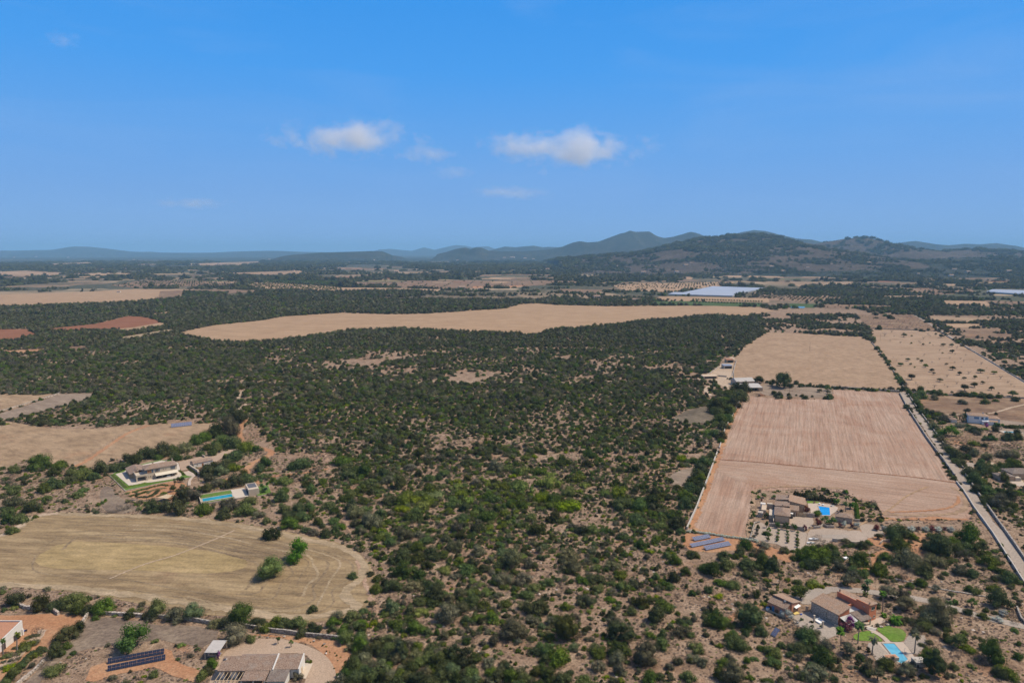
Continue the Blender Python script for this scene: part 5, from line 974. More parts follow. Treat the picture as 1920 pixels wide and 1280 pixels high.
tr(B7, 1610, 500, 10, 4, 1.4, 'g', 'olive tree at the paddock corner under the lime green tree', 'olive_tree', 'olive tree')
tr(B7, 970, 512, 13, 4.6, .3, 'd', 'round dark shrub tree at the paddock entrance near the barn')
for x_, y_, w_, n_ in [(1145,525,9,'first'),(1235,525,5,'second'),(1305,535,9,'third'),(1425,540,6,'fourth'),(1575,565,9,'fifth'),(1640,565,6,'sixth'),(1665,550,7,'seventh'),(455,332,9,'eighth'),(410,322,4,'ninth')]:
    px, py = B7((x_, y_))[0]; d = depth(*P(px, py)); o = bpy.data.objects.new('shrub', ri.choice(BM['d'])); C.objects.link(o); o.location = (*P(px, py), 0); s_ = w_ * d / 1280; o.scale = (s_, s_, s_ * 1.1)
    tag(o, (f'{n_} small dark shrub from the barn along the paddock edge' if x_ > 500 else f'dark shrub by the pen walls behind the barns, the {"broad" if w_ > 5 else "slim"} one'), 'shrub', 'shrubs around the barnyard')
def hedge(label, pts, wd, h, k='b', sp=None, name='hedge', px=True, z=0., cat='hedge', group=None):
    """A clipped row of plants: one object, many leaf sprays along its line."""
    w_ = [Vector(P(*p, z)) if px else Vector(p) for p in pts]; o0 = w_[0]; V = []; F = []; src = ri.choice(BM[k]); n = len(src.vertices); co_ = np.zeros(n * 3, np.float32); src.vertices.foreach_get('co', co_); co_ = co_.reshape(-1, 3); fs = [tuple(p.vertices) for p in src.polygons]
    sp = sp or wd * .55; mh = co_[:, 2].max()
    for a, b in zip(w_, w_[1:]):
        m_ = max(1, int((b - a).length / sp))
        for i in range(m_ + (b is w_[-1])):
            q = a + (b - a) * (i / m_) - o0; an = ri.uniform(0, 6.28); s_ = wd * ri.uniform(.92, 1.1); c_, s2 = math.cos(an), math.sin(an); off = len(V)
            X = co_[:, 0] * c_ - co_[:, 1] * s2; Y = co_[:, 0] * s2 + co_[:, 1] * c_
            V += list(zip((X * s_ + q.x).tolist(), (Y * s_ + q.y).tolist(), (co_[:, 2] * h / mh * ri.uniform(.92, 1.06)).tolist())); F += [tuple(v + off for v in f) for f in fs]
    me = bpy.data.meshes.new(name); me.from_pydata(V, [], F); me.materials.append(src.materials[0]); me.update()
    o = bpy.data.objects.new(name, me); C.objects.link(o); o.location = (o0.x, o0.y, z); return tag(o, label, cat, group)
hedge('long reed hedge between the stubble field and the paddock', B7((1270,420),(1380,415),(1570,430)), 4.5, 3.2, 'e')
hedge('tall dark clipped hedge behind the pool of the brown villa', crop(1400, 910, 8.727)((790,165),(960,205),(1150,240),(1420,285)), 2.4, 3.2, 'd')
hedge('clipped green hedge closing the pool garden toward the plough land', crop(1400, 910, 8.727)((1785,310),(1800,420),(1815,560)), 2.6, 2.0, 'b')
hedge('pale oleander hedge along the lower edge of the ploughed field above the solar panels', J((40,468),(200,485),(350,510),(480,525),(560,545)), 2.2, 1.4, 'w')
for i, (x_, k) in enumerate([(1455,'r'),(1512,'w'),(1560,'r'),(1610,'w'),(1660,'r'),(1715,'w'),(1765,'r'),(1822,'w'),(1870,'r'),(1915,'w'),(1960,'r'),(2010,'w')]):
    px, py = J((x_, 455 + (x_ - 1455) * .015))[0]; d = depth(*P(px, py)); o = bpy.data.objects.new('oleander_bush', ri.choice(BM[k])); C.objects.link(o); o.location = (*P(px, py), 0); s_ = 66 / 4 * d / 1280; o.scale = (s_, s_, s_ * .9)
    tag(o, f'{"white" if k == "w" else "rusty red"} oleander, number {ONES[i+1]} from the villa in the row below the ploughed field', 'oleander', 'oleander row below the ploughed field')
hedge('olive green hedge at the right of the far villa garden', crop(1680, 760, 6.4)((1320,270),(1440,265),(1536,268),(1640,270)), 4, 2.6, 'd')
hedge('dense roadside hedge above the white-walled driveway', J((960,890),(1000,880),(1040,885)), 3.0, 1.8, 'L')

# utility poles
def pole(label, px, py, h, arm=True):
    t_ = thing('utility_pole', label, 'utility pole', (*P(px, py), 0), 0, 'poles of the power line'); MB().tube((0,0,-.2), (0,0,h), .16, .11, 7).build('post', 'timber_post', t_)
    if arm: MB().box(-1.1, 1.1, -.07, .07, h - .7, h - .55).build('crossarm', 'metal_grey', t_)
pole('power pole at the corner of the two small dry plots', 114, 738, 14)
pole('power pole deep in the scrub beyond the small dry plots', 174, 652, 13)
pole('power pole in front of the big stubble field', 459, 662, 13)
pole('power pole standing in the middle of the stubble field above the barns', 1518, 659, 13)
pole('thin pole beside the dirt track across the scrub', 1096, 716, 13)
pole('pole standing in the corner of the sparse orchard by the wood', 1650, 640, 12)
pole('slim pole at the edge of the pale track near the barns', 1480, 738, 7, False)

# ================================================================== SOLAR ARRAYS
def solar(label, A_, B_, depth_m, n, tilt, hh, m, face=-1, rows=2, name='solar_array', group='solar panel arrays', z=0.):
    a = Vector(P(*A_)); b = Vector(P(*B_)); d = b - a; L = d.length; ang = math.atan2(d.y, d.x)
    t_ = thing(name, label, 'solar array', (a.x, a.y, z), ang, group); wpan = L / n; cs, sn = math.cos(tilt), math.sin(tilt)
    fr = MB()
    for i in range(0, n + 1, max(1, n // 5)): fr.tube((i * wpan, .1, -.1), (i * wpan, .1, hh), .04, .04, 5); fr.tube((i * wpan, depth_m * cs - .1, -.1), (i * wpan, depth_m * cs - .1, hh + depth_m * sn), .05, .05, 5)
    fr.tube((0, .1, hh - .05), (L, .1, hh - .05), .04, .04, 4); fr.tube((0, depth_m * cs - .1, hh + depth_m * sn - .12), (L, depth_m * cs - .1, hh + depth_m * sn - .12), .04, .04, 4); fr.build('frame', 'metal_grey', t_)
    me = bpy.data.meshes.new('panel'); dr = depth_m / rows; g_ = .03
    me.from_pydata([(g_, g_, 0), (wpan - g_, g_, 0), (wpan - g_, dr - g_, 0), (g_, dr - g_, 0), (g_, g_, -.05), (wpan - g_, g_, -.05), (wpan - g_, dr - g_, -.05), (g_, dr - g_, -.05)], [], [(0,1,2,3),(7,6,5,4),(0,4,5,1),(1,5,6,2),(2,6,7,3),(3,7,4,0)])
    uv = me.uv_layers.new(name='UVMap')
    for k, c_ in enumerate([(0,0),(1,0),(1,1),(0,1)]): uv.data[k].uv = c_
    me.materials.append(MATS[m])
    for j in range(rows):
        for i in range(n):
            o = bpy.data.objects.new('panel', me); C.objects.link(o); o.parent = t_; o.location = (i * wpan, j * dr * cs, hh + j * dr * sn); o.rotation_euler = (tilt, 0, 0)
    return t_
Z0 = crop(0, 980, 4)
solar('black solar row nearer the fig tree, two panels high', Z0((805,1062))[0], Z0((1230,985))[0], 1.95, 14, R(42), .3, 'cells_black')
solar('black solar row in front, two panels high, on the red soil', Z0((805,1118))[0], Z0((1240,1030))[0], 1.95, 14, R(42), .3, 'cells_black')
solar('short blue-grey solar array, the one touching the pale hedge', J((90,540))[0], J((215,515))[0], 2.6, 7, R(20), .5, 'cells_blue', rows=3)
solar('longest blue-grey solar array, between the other two on red soil', J((72,588))[0], J((320,535))[0], 2.4, 12, R(20), .5, 'cells_blue', rows=2)
solar('blue-grey solar array lowest on the slope below the long one', J((178,610))[0], J((368,572))[0], 2.8, 9, R(20), .5, 'cells_blue', rows=3)
solar('blue solar array at the upper edge of the fallow field beside the scrub', K4((1285,727))[0], K4((1440,710))[0], 4.0, 10, R(35), .4, 'cells_blue', rows=2)
solar('small tilted solar panel on the slope below the pink cottage', L5((212,770))[0], L5((255,795))[0], 3.4, 2, R(40), .4, 'cells_blue', rows=2)

# ================================================================== BUILDINGS
def root(name, label, px, py, z, ang, cat='house', group=None):
    x, y = P(px, py, z); return thing(name, label, cat, (x, y, 0), R(ang), group)
def window(par, x, y, z, w_, h, ax='x', out=-1, frame='wall_white', glass='glass_dark', shut=None, d=.06, name='window'):
    """Framed opening on a wall: ax 'x' = wall runs along x, its outside toward out*y."""
    f = MB(); g_ = MB(); t = .1
    def bx(mb, a0, a1, b0, b1, z0, z1):
        if ax == 'x': mb.box(a0, a1, min(b0, b1), max(b0, b1), z0, z1)
        else: mb.box(min(b0, b1), max(b0, b1), a0, a1, z0, z1)
    c = y if ax == 'x' else x; p = x if ax == 'x' else y
    bx(f, p - w_/2 - t, p + w_/2 + t, c, c + out * d, z + h, z + h + t); bx(f, p - w_/2 - t, p + w_/2 + t, c, c + out * d * 2, z - t, z)
    bx(f, p - w_/2 - t, p - w_/2, c, c + out * d, z, z + h); bx(f, p + w_/2, p + w_/2 + t, c, c + out * d, z, z + h)
    bx(f, p - .03, p + .03, c + out * .004, c + out * d * .8, z, z + h)
    o = f.build(name, frame, par); bx(g_, p - w_/2, p + w_/2, c + out * .003, c + out * .02, z, z + h); g_.build('pane', glass, o)
    if shut:
        for s in (-1, 1):
            m = MB(); q = p + s * (w_/2 + t + w_ * .25); bx(m, q - w_ * .24, q + w_ * .24, c + out * .01, c + out * .07, z, z + h); m.build('shutter', shut, par)
    return o
def door(par, x, y, w_, h, ax='x', out=-1, m='door_brown', z=0.):
    mb = MB()
    if ax == 'x': mb.box(x - w_/2, x + w_/2, min(y, y + out * .06), max(y, y + out * .06), z, z + h)
    else: mb.box(min(x, x + out * .06), max(x, x + out * .06), y - w_/2, y + w_/2, z, z + h)
    o = mb.build('door', m, par); k = MB()
    if ax == 'x': k.box(x + w_*.3, x + w_*.3 + .08, min(y + out*.06, y + out*.14), max(y + out*.06, y + out*.14), z + h*.45, z + h*.5)
    else: k.box(min(x + out*.06, x + out*.14), max(x + out*.06, x + out*.14), y + w_*.3, y + w_*.3 + .08, z + h*.45, z + h*.5)
    k.build('handle', 'metal_dark', o); return o
def roofslab(par, pts, m='roof_tile', th=.28, name='roof'): return MB().slab(pts, th).build(name, m, par)
def chimney(par, x, y, z0, z1, s=.35, m='wall_white'):
    o = MB().box(x - s, x + s, y - s, y + s, z0, z1).build('chimney', m, par); MB().box(x - s - .08, x + s + .08, y - s - .08, y + s + .08, z1, z1 + .12).build('cap', 'roof_tile', o); return o

# ---- orange house with the stone wing ------------------------------------------------
t = root('orange_house', 'orange two-storey villa with a stone-walled tiled wing beside the blue pool', 1522.5, 1126.25, 4.7, -61)
MB().solid([(0,0),(11.5,0),(11.5,6.5),(0,6.5)], [4.6,4.6,5.9,5.9]).build('wall', 'wall_orange', t)
MB().box(-.12, 11.52, -.14, -.003, 0, 4.55).build('stone_wall', 'stone_wall', t)
roofslab(t, [(-.35,-.45,4.78),(11.9,-.45,4.78),(11.9,6.9,6.25),(-.35,6.9,6.25)], 'roof_tile_warm')
MB().solid([(1.8,12.7),(10,12.7),(10,17),(1.8,17)], [5.9,5.9,5.6,5.6]).build('wall', 'wall_orange', t)
MB().solid([(10.003,12.7),(15.4,12.7),(15.4,17.1),(10.003,17.1)], [6.75,6.75,6.45,6.45]).build('wall', 'wall_orange', t)
MB().box(1.7, 10.0, 12.6, 12.85, 5.8, 6.35).build('parapet', 'wall_orange', t); MB().box(10.0, 15.4, 12.6, 12.85, 6.7, 7.05).build('parapet', 'wall_orange', t)
roofslab(t, [(1.6,12.86,6.12),(9.99,12.86,6.12),(9.99,17.3,5.82),(1.6,17.3,5.82)], 'roof_tile_warm', .2)
roofslab(t, [(9.8,12.86,6.97),(15.7,12.86,6.97),(15.7,17.4,6.65),(9.8,17.4,6.65)], 'roof_tile_warm', .2)
MB().solid([(1.9,6.53),(8.6,6.53),(8.6,12.67),(1.9,12.67)], [3.5,3.5,4.0,4.0]).build('wall', 'wall_orange', t)
roofslab(t, [(2.0,6.8,3.7),(8.5,6.8,3.7),(8.5,12.55,4.25),(2.0,12.55,4.25)], 'roof_tile', .15)
MB().box(8.5, 8.8, 6.6, 12.6, 3.4, 4.7).build('parapet', 'wall_orange', t)
roofslab(t, [(9.0,6.9,3.4),(12.2,6.9,3.2),(12.0,12.4,3.5),(9.0,12.4,3.7)], 'fabric_grey', .06, 'shade_sail')
roofslab(t, [(11.3,6.7,3.75),(16.6,6.3,2.8),(17.2,12.2,2.8),(12.3,12.55,3.9)], 'roof_tile_dark', .22, 'porch_roof')
for x_, y_ in ((16.1,6.7),(16.7,11.7)): MB().box(x_-.2, x_+.2, y_-.2, y_+.2, 0, 2.75).build('pillar', 'wall_cream', t)
MB().box(11.4, 11.7, 6.6, 12.6, 0, 3.2).build('wall', 'wall_orange', t)
roofslab(t, [(11.55,.7,3.5),(15.4,.6,2.6),(15.9,6.0,2.6),(12.0,6.4,3.6)], 'fabric_grey', .06, 'awning')
for x_, y_ in ((15.2,.8),(15.6,5.8)): MB().tube((x_, y_, 0), (x_, y_, 2.58), .06, .06, 6).build('post', 'metal_grey', t)
window(t, 15.4, 15.0, 4.5, 2.0, 1.2, 'y', 1, 'wall_cream'); window(t, 15.4, 15.9, 1.2, .9, .8, 'y', 1, 'wall_cream')
window(t, 6.6, -.143, 1.5, .45, 1.9, 'x', -1, 'wall_cream', name='slit_window'); window(t, 5.0, -.143, 2.4, 1.0, .3, 'x', -1, 'wall_cream', name='slit_window'); window(t, 3.0, -.143, 1.0, .4, .4, 'x', -1, 'wall_cream'); window(t, 8.7, -.143, 1.0, .45, .45, 'x', -1, 'wall_cream')
window(t, 11.52, 2.6, 1.0, 1.8, 1.6, 'y', 1, 'wall_cream')
MB().box(12.9, 13.6, 12.66, 12.698, 5.2, 5.55).build('vent', 'wall_cream', t)
chimney(t, 2.4, 13.4, 6.0, 7.2, .22, 'wall_ochre'); chimney(t, 15.0, 13.3, 6.9, 7.7, .18, 'wall_ochre')
MB().box(10.6, 14.2, -1.0, -.55, 0, .9).build('planter_wall', 'wall_cream', t)
sheet('terrace', crop(1430, 1095, 8)((1130,600),(1230,560),(1730,510),(1770,490),(1860,555),(1650,650),(1560,640),(1440,650),(1330,680),(1200,640)), 'paving', .2)
sheet('terrace', crop(1430, 1095, 8)((420,460),(560,430),(700,405),(760,420),(1130,600),(1200,640),(1120,760),(880,860),(700,700),(480,600)), 'gravel_grey', .1)
def bx(name, label, cat, px, py, z, ang, parts, group=None):
    t_ = root(name, label, px, py, z, ang, cat, group)
    for nm, m, *b in parts:
        mb = MB()
        for q in b: mb.box(*q)
        mb.build(nm, m, t_)
    return t_
q = crop(1430, 1095, 8)((1560,650))[0]; bx('garden_steps', 'pale stone steps between the porch and the garden path', 'steps', *q, 0, -28, [('step', 'steps_stone', (0,3,-.4,.5,0,.5)), ('step', 'steps_stone', (0,3,-.9,-.4,0,.34)), ('step', 'steps_stone', (0,3,-1.4,-.9,0,.18))])
for i, ((x_, y_), lab) in enumerate([((1545,675),'dark round pot beside the steps on the porch side'),((1645,640),'dark round pot beside the steps on the lawn side')]):
    q = crop(1430, 1095, 8)((x_, y_))[0]; o = bpy.data.objects.new('plant_pot', BM['o'][0]); C.objects.link(o); o.location = (*P(*q), 0); o.scale = (1.1, 1.1, .9); tag(o, lab, 'plant pot', 'pots by the steps')
sheet('lawn', crop(1600, 1150, 11.636)((500,340),(540,300),(700,280),(790,255),(830,300),(1050,330),(1140,420),(1160,460),(1090,620),(800,612),(640,450)), 'lawn', .12, 0, 1)
sheet('lawn', crop(1600, 1150, 11.636)((-20,480),(150,400),(340,365),(480,440),(690,610),(440,600),(200,595),(40,580)), 'lawn', .12, 0, 1)
track('path', crop(1600, 1150, 11.636)((370,350),(480,410),(600,480),(700,560),(760,625)), 1.9, 'paving', .16)
def pool(name, label, corners, m, z=.25, rim=.5, deck='paving', water='water', ang=None):
    w_ = [Vector((*P(*c), 0)) for c in corners]; c0 = sum(w_, Vector()) / len(w_); t_ = thing(name, label, 'swimming pool', (c0.x, c0.y, 0)); n = len(w_); pts = [(v - c0) for v in w_]
    mb = MB(); out = [p + p.normalized() * rim * 1.4 for p in pts]
    mb.v = [(p.x, p.y, z) for p in out] + [(p.x, p.y, z) for p in pts] + [(p.x, p.y, 0.) for p in out] + [(p.x, p.y, z - .2) for p in pts]
    for i in range(n):
        j = (i + 1) % n; mb.f += [(i, j, n + j, n + i), (2*n + i, 2*n + j, j, i), (n + i, n + j, 3*n + j, 3*n + i)]
    mb.build('rim', deck, t_); MB().add([(p.x, p.y, z - .12) for p in pts], [tuple(range(n))]).build('water', m, t_)
    return t_
sheet('terrace', crop(1600, 1150, 11.636)((500,620),(1090,625),(1290,880),(1360,985),(1340,1060),(1230,1080),(950,1110),(880,1010)), 'paving', .16)
sheet('gravel_bed', crop(1600, 1150, 11.636)((330,640),(500,622),(880,1010),(720,1080),(560,1110),(420,900),(300,740)), 'gravel_grey', .12)
sheet('gravel_bed', crop(1600, 1150, 11.636)((1095,625),(1180,500),(1250,440),(1560,470),(1620,620),(1480,820),(1420,900),(1290,875)), 'gravel_grey', .12, .2)
pool('swimming_pool', 'light blue pool on a paved terrace below the orange house', crop(1600, 1150, 11.636)((640,665),(890,665),(1190,1010),(1060,1110),(960,1060)), 'water_light', .42)
q = crop(1600, 1150, 11.636)((720,1060))[0]; bx('planter', 'pale rendered planter at the near end of the light blue pool', 'planter', *q, 0, 5, [('wall', 'wall_cream', (0,4.6,0,2.2,0,1.5)), ('soil', 'terracotta', (.3,4.3,.3,1.9,1.5,1.56))])
q = crop(1600, 1150, 11.636)((1370,1170))[0]; bx('pump_house', 'low rendered pump shed at the corner of the pool terrace', 'shed', *q, 0, 0, [('wall', 'wall_cream', (0,3.6,0,3.2,0,1.7)), ('roof', 'concrete', (-.1,3.7,-.1,3.3,1.7,1.85)), ('door', 'metal_dark', (.3,.9,-.05,-.004,0,1.0))])
q = crop(1600, 1150, 11.636)((1110,860))[0]; bx('outdoor_shower', 'thin shower stand on the paved edge of the light blue pool', 'shower', *q, .16, 0, [('post', 'metal_grey', (0,.06,0,.06,0,2.1)), ('head', 'metal_grey', (.06,.5,0,.06,2.04,2.1)), ('tray', 'metal_grey', (-.1,.7,-.4,.4,0,.05))])
# palms of the orange house
for x_, yb, yt, cw, v, lab in [(1000,842,700,4.0,1,'fan palm standing on the left lawn beside the purple bougainvillea'),(848,862,745,4.2,1,'leaning fan palm left of the pink bush by the gravel court'),(1128,940,815,5.2,3,'feathery palm with drooping fronds left of the light blue pool'),(1222,567,415,3.2,1,'tall slim palm right beside the two-storey orange wing'),(1510,932,790,4.4,3,'grey shaggy palm right of the light blue pool')]:
    px, py = L5((x_, yb))[0]; h = (yb - yt) / 4.8 * depth(*P(px, py)) / 1280 / .86; palm(px, py, h, cw, v, lab)
palm(*L5((1350,668))[0], 1.6, 6.4, 2, 'broad stout date palm above the round lawn', .5)
palm(*L5((1243,612))[0], .7, 2.8, 1, 'small stemless palm at the corner of the orange house terrace')
palm(*L5((1070,430))[0], 4.5, 4.2, 1, 'bright tall palm at the bend of the grey driveway behind the orange house', .16)
palm(*L5((1085,420))[0], 6.2, 3.6, 2, 'taller bright palm rising over the others at the driveway bend', .14)
palm(*L5((1060,425))[0], 1.2, 3.6, 0, 'low dark palm under the tall ones at the driveway bend', .2)
palm(*L5((1805,540))[0], 3.4, 3.0, 1, 'slim young palm beside the far part of the grey driveway', .12)
palm(*L5((1876,494))[0], 1.0, 2.6, 1, 'tiny palm on the upper side of the grey driveway', .12)
palm(*crop(1600, 1150, 11.636)((842,1000))[0], .8, 2.4, 3, 'small cycad in the rendered planter by the pool', .2, 1.3)
q = L5((930,705))[0]; d = depth(*P(*q)); o = tree(*q, 4.6, 4.2, 1.2, 'p', 'vivid purple bougainvillea by the grey awning', 'bougainvillea', 'bougainvillea')
hedge('dry reed clump beside the round lawn', crop(1600, 1150, 11.636)((1230,330),(1350,400),(1480,440)), 4.2, 3.4, 's', name='reed_clump', cat='reeds')
hedge('row of clipped lavender and boulders along the upper edge of the lawn', crop(1600, 1150, 11.636)((480,270),(620,250),(740,215)), 1.4, .9, 's', cat='hedge')
hedge('low hedge of dry shrubs between steps and left lawn', crop(1430, 1095, 8)((1330,720),(1430,700),(1520,700)), 1.3, .8, 's')
for i, (x_, y_, s_) in enumerate([(470,330,1.6),(600,290,1.8),(740,240,1.8),(270,330,1.4),(400,420,1.0)]):
    q = crop(1600, 1150, 11.636)((x_, y_))[0]; o = bpy.data.objects.new('boulder', BM['x'][i % 2]); C.objects.link(o); o.location = (*P(*q), .2); o.scale = (s_, s_, s_); tag(o, f'pale boulder edging the lawn, {ONES[i+1]} of five from the steps', 'boulder', 'boulders edging the lawns')
# court furniture
CQ = crop(1430, 1095, 8)
bx('garden_sofa', 'white square daybed in the gravel court beside the stone wall', 'daybed', *CQ((860,600))[0], .1, 28, [('frame', 'wall_white', (0,3.0,0,2.4,0,.35)), ('mattress', 'fabric_white', (.05,2.95,.05,2.3,.35,.6)), ('backrest', 'fabric_white', (0,3.0,2.3,2.5,.3,1.0))])
for x_, y_, lab in ((770,560,'stone pillar nearer the stone wing in the gravel court'),(897,650,'stone pillar in front of the white daybed')):
    bx('stone_pillar', lab, 'pillar', *CQ((x_, y_))[0], .1, 28, [('shaft', 'wall_cream', (-.25,.25,-.25,.25,0,2.6)), ('cap', 'paving_light', (-.32,.32,-.32,.32,2.6,2.75))], 'pillars of the gravel court')
bx('sun_lounger', 'yellow covered lounger lying by the door of the pink cottage', 'lounger', *CQ((480,465))[0], .1, 20, [('frame', 'wood_pale', (0,2.6,0,1.6,0,.3)), ('cover', 'yellow_cloth', (.05,2.5,.05,1.5,.3,.5))])
bx('storage_bag', 'bright blue bag beside the yellow lounger', 'bag', *CQ((575,462))[0], .1, 30, [('body', 'blue_cloth', (0,.7,0,.5,0,.5)), ('handle', 'blue_cloth', (.2,.5,.2,.28,.5,.65))])
bx('water_tank', 'white and blue tank at the far corner of the pink cottage', 'tank', *CQ((60,395))[0], 0, 0, [('tank', 'fabric_white', (0,1.1,0,.9,0,1.1)), ('lid', 'shutter_bright', (0,1.1,0,.9,1.1,1.25))])
bx('garden_chair', 'grey chair alone on the gravel court', 'chair', *CQ((530,590))[0], .1, 40, [('seat', 'metal_grey', (0,.6,0,.6,.35,.45)), ('backrest', 'metal_grey', (0,.6,.55,.62,.45,1.0)), ('leg', 'metal_grey', (0,.06,0,.06,0,.35),(.54,.6,0,.06,0,.35),(0,.06,.54,.6,0,.35),(.54,.6,.54,.6,0,.35))])
bx('gate_post', 'grey rendered gate post between the pink cottage and the stone wing, cottage side', 'gate post', *CQ((640,400))[0], 0, -30, [('post', 'wall_ochre', (0,1.0,0,.5,0,2.2))], 'gate posts of the court')
bx('gate_post', 'grey rendered gate post beside the stone wing', 'gate post', *CQ((722,412))[0], 0, -30, [('post', 'wall_ochre', (0,1.0,0,.5,0,2.2))], 'gate posts of the court')

# ---- pink cottage ---------------------------------------------------------------------
t = root('pink_cottage', 'small pink cottage with two offset tiled roofs left of the orange house', 1440.6, 1126.9, 3.2, -52)
MB().solid([(0,0),(7.2,0),(7.2,3.6),(0,3.6)], [3.1,3.1,4.1,4.1]).build('wall', 'wall_salmon', t); MB().solid([(0,3.603),(7.9,3.603),(7.9,9.5),(0,9.5)], [4.7,4.7,3.2,3.2]).build('wall', 'wall_salmon', t)
roofslab(t, [(-.3,-.35,3.22),(7.5,-.35,3.22),(7.5,3.59,4.32),(-.3,3.59,4.32)], 'roof_tile', .22); roofslab(t, [(-.3,3.35,4.98),(8.2,3.35,4.98),(8.2,9.85,3.32),(-.3,9.85,3.32)], 'roof_tile_warm', .22)
door(t, 2.2, 0, 1.0, 2.2, 'x', -1, 'shutter_bright'); door(t, 5.6, 0, 1.0, 2.2, 'x', -1, 'shutter_bright'); window(t, 7.2, 1.8, 1.6, .5, .7, 'y', 1, 'wall_cream'); window(t, 7.9, 5.6, 1.1, 1.3, 1.1, 'y', 1, 'wall_cream'); door(t, 7.9, 7.6, .9, 2.1, 'y', 1, 'glass_dark')
roofslab(t, [(7.92,4.9,2.75),(9.0,4.9,2.45),(9.0,8.4,2.45),(7.92,8.4,2.75)], 'fabric_white', .06, 'awning')
MB().tube((6.3,2.8,4.0),(6.3,2.8,5.2),.12,.12,8).build('flue', 'metal_dark', t); MB().box(5.0, 5.7, 2.6, 3.2, 4.2, 4.8).build('skylight', 'metal_grey', t)
MB().box(.5, 8.2, -1.1, -.9, 0, .5).build('kerb', 'wall_cream', t)
MB().tube((.9,-.1,1.0),(.9,-.25,1.0),.8,.8,14).build('wheel', 'metal_dark', t); MB().tube((3.8,-.1,.9),(3.8,-.25,.9),.7,.7,14).build('wheel', 'wood_brown', t)

# ---- white farmhouse at the bottom edge --------------------------------------------------
t = root('white_farmhouse', 'white farmhouse with brown tiled roofs and a pergola at the lower edge', 409.2, 1255.8, 3.2, 1)
MB().solid([(.2,.25),(17.8,.25),(17.8,5.3),(.2,5.3)], [2.95,2.95,4.35,4.35]).build('wall', 'wall_white', t)
roofslab(t, [(-.2,-.35,3.2),(17.75,-.35,3.2),(17.75,5.6,4.7),(-.2,5.6,4.7)], 'roof_tile', .22)
MB().solid([(5.5,5.303),(17.6,5.303),(17.6,8),(5.5,8)], [4.3,4.3,3.5,3.5]).build('wall', 'wall_white', t); roofslab(t, [(5.3,5.62,4.62),(17.9,5.62,4.62),(17.9,8.3,3.7),(5.3,8.3,3.7)], 'roof_tile', .2)
MB().solid([(17.803,-.5),(18.2,-.5),(18.2,6.2),(17.803,6.2)], [3.65,3.65,5.2,5.2]).build('parapet', 'wall_white', t)
MB().solid([(18.203,.25),(26.2,.25),(26.2,6.2),(18.203,6.2)], [3.2,3.2,4.3,4.3]).build('wall', 'wall_white', t); roofslab(t, [(18.21,-.15,3.42),(26.1,-.15,3.42),(26.1,6.4,4.75),(18.21,6.4,4.75)], 'roof_tile', .22)
MB().solid([(26.203,-.1),(26.5,-.1),(26.5,6.6),(26.203,6.6)], [3.5,3.5,4.95,4.95]).build('parapet', 'wall_white', t)
MB().solid([(17.6,-5.3),(23.4,-5.3),(23.4,.247),(17.6,.247)], [2.5,2.5,3.15,3.15]).build('wall', 'wall_white', t); roofslab(t, [(17.4,-5.6,2.72),(23.6,-5.6,2.72),(23.6,.24,3.4),(17.4,.24,3.4)], 'roof_tile_dark', .2)
roofslab(t, [(9.0,-4.8,2.6),(16.9,-4.8,2.6),(16.9,-.38,3.1),(9.0,-.38,3.1)], 'roof_tile', .2, 'porch_roof')
for x_ in (9.2, 13.0, 16.6): MB().box(x_-.2, x_+.2, -4.7, -4.3, 0, 2.4).build('pillar', 'wall_white', t)
for x_ in (.9, 5.0): MB().box(x_-.15, x_+.15, -4.6, -4.3, 0, 2.45).build('pillar', 'wall_white', t)
MB().box(.3, 9.1, -4.65, -4.45, 2.45, 2.6).build('rafter', 'wood_pale', t)
for k in range(7): MB().box(.8 + k * 1.25, .93 + k * 1.25, -4.9, .25, 2.6, 2.75).build('rafter', 'wood_pale', t)
for x_ in (2.8, 7.0, 11.5, 15.0): window(t, x_, .25, .4, 1.6, 1.9, 'x', -1, 'wood_brown')
door(t, 26.5, 3.0, 1.4, 2.0, 'y', 1, 'wood_pale', .2); chimney(t, .9, 4.2, 3.6, 4.9, .3); window(t, 24.8, .25, 1.2, .7, .9, 'x', -1, 'wall_cream')
cactus_px = crop(380, 1180, 6.857)
sheet('flower_bed', cactus_px((1320,420),(1325,370),(1350,355),(1410,400),(1405,430)), 'dark_scrub', .14)
for i, (x_, y_, w_, k) in enumerate([(1345,415,7,'L'),(1385,425,7,'L'),(1395,410,5,'b')]):
    px, py = cactus_px((x_, y_))[0]; o = bpy.data.objects.new('garden_shrub', BM[k][0]); C.objects.link(o); o.location = (*P(px, py), 0); s_ = w_ * depth(*P(px, py)) / 1280; o.scale = (s_, s_, s_ * 1.6); tag(o, ('yellow green shrub at the gable of the white farmhouse, nearer the wall','yellow green shrub at the gable of the white farmhouse, at the bed tip','dark shrub behind the yellow green ones at the farmhouse gable')[i], 'shrub', 'bed at the farmhouse gable')
palm(*cactus_px((1770,215))[0], 1.6, 1.6, 1, 'small twin palm on the red soil right of the gravel yard', .25)
for i, (x_, y_, w_, k) in enumerate([(1350,135,3,'V'),(1430,160,5,'s'),(1385,165,3,'d'),(1590,220,5,'L'),(1540,210,5,'d'),(1590,280,4,'d'),(1700,300,4,'b'),(1720,335,5,'d'),(1775,355,4,'L'),(1735,400,4,'g'),(1830,420,6,'d'),(1480,110,8,'g'),(1635,290,3,'b'),(1270,318,4,'g'),(1690,500,4,'d'),(1800,480,4,'V')]):
    px, py = cactus_px((x_, y_))[0]; o = bpy.data.objects.new('garden_shrub', ri.choice(BM[k])); C.objects.link(o); o.location = (*P(px, py), 0); s_ = w_ * depth(*P(px, py)) / 1280; o.scale = (s_, s_, s_); tag(o, where('small succulent bush', px, py, 'on the red bank'), 'shrub', 'small plants on the red bank')
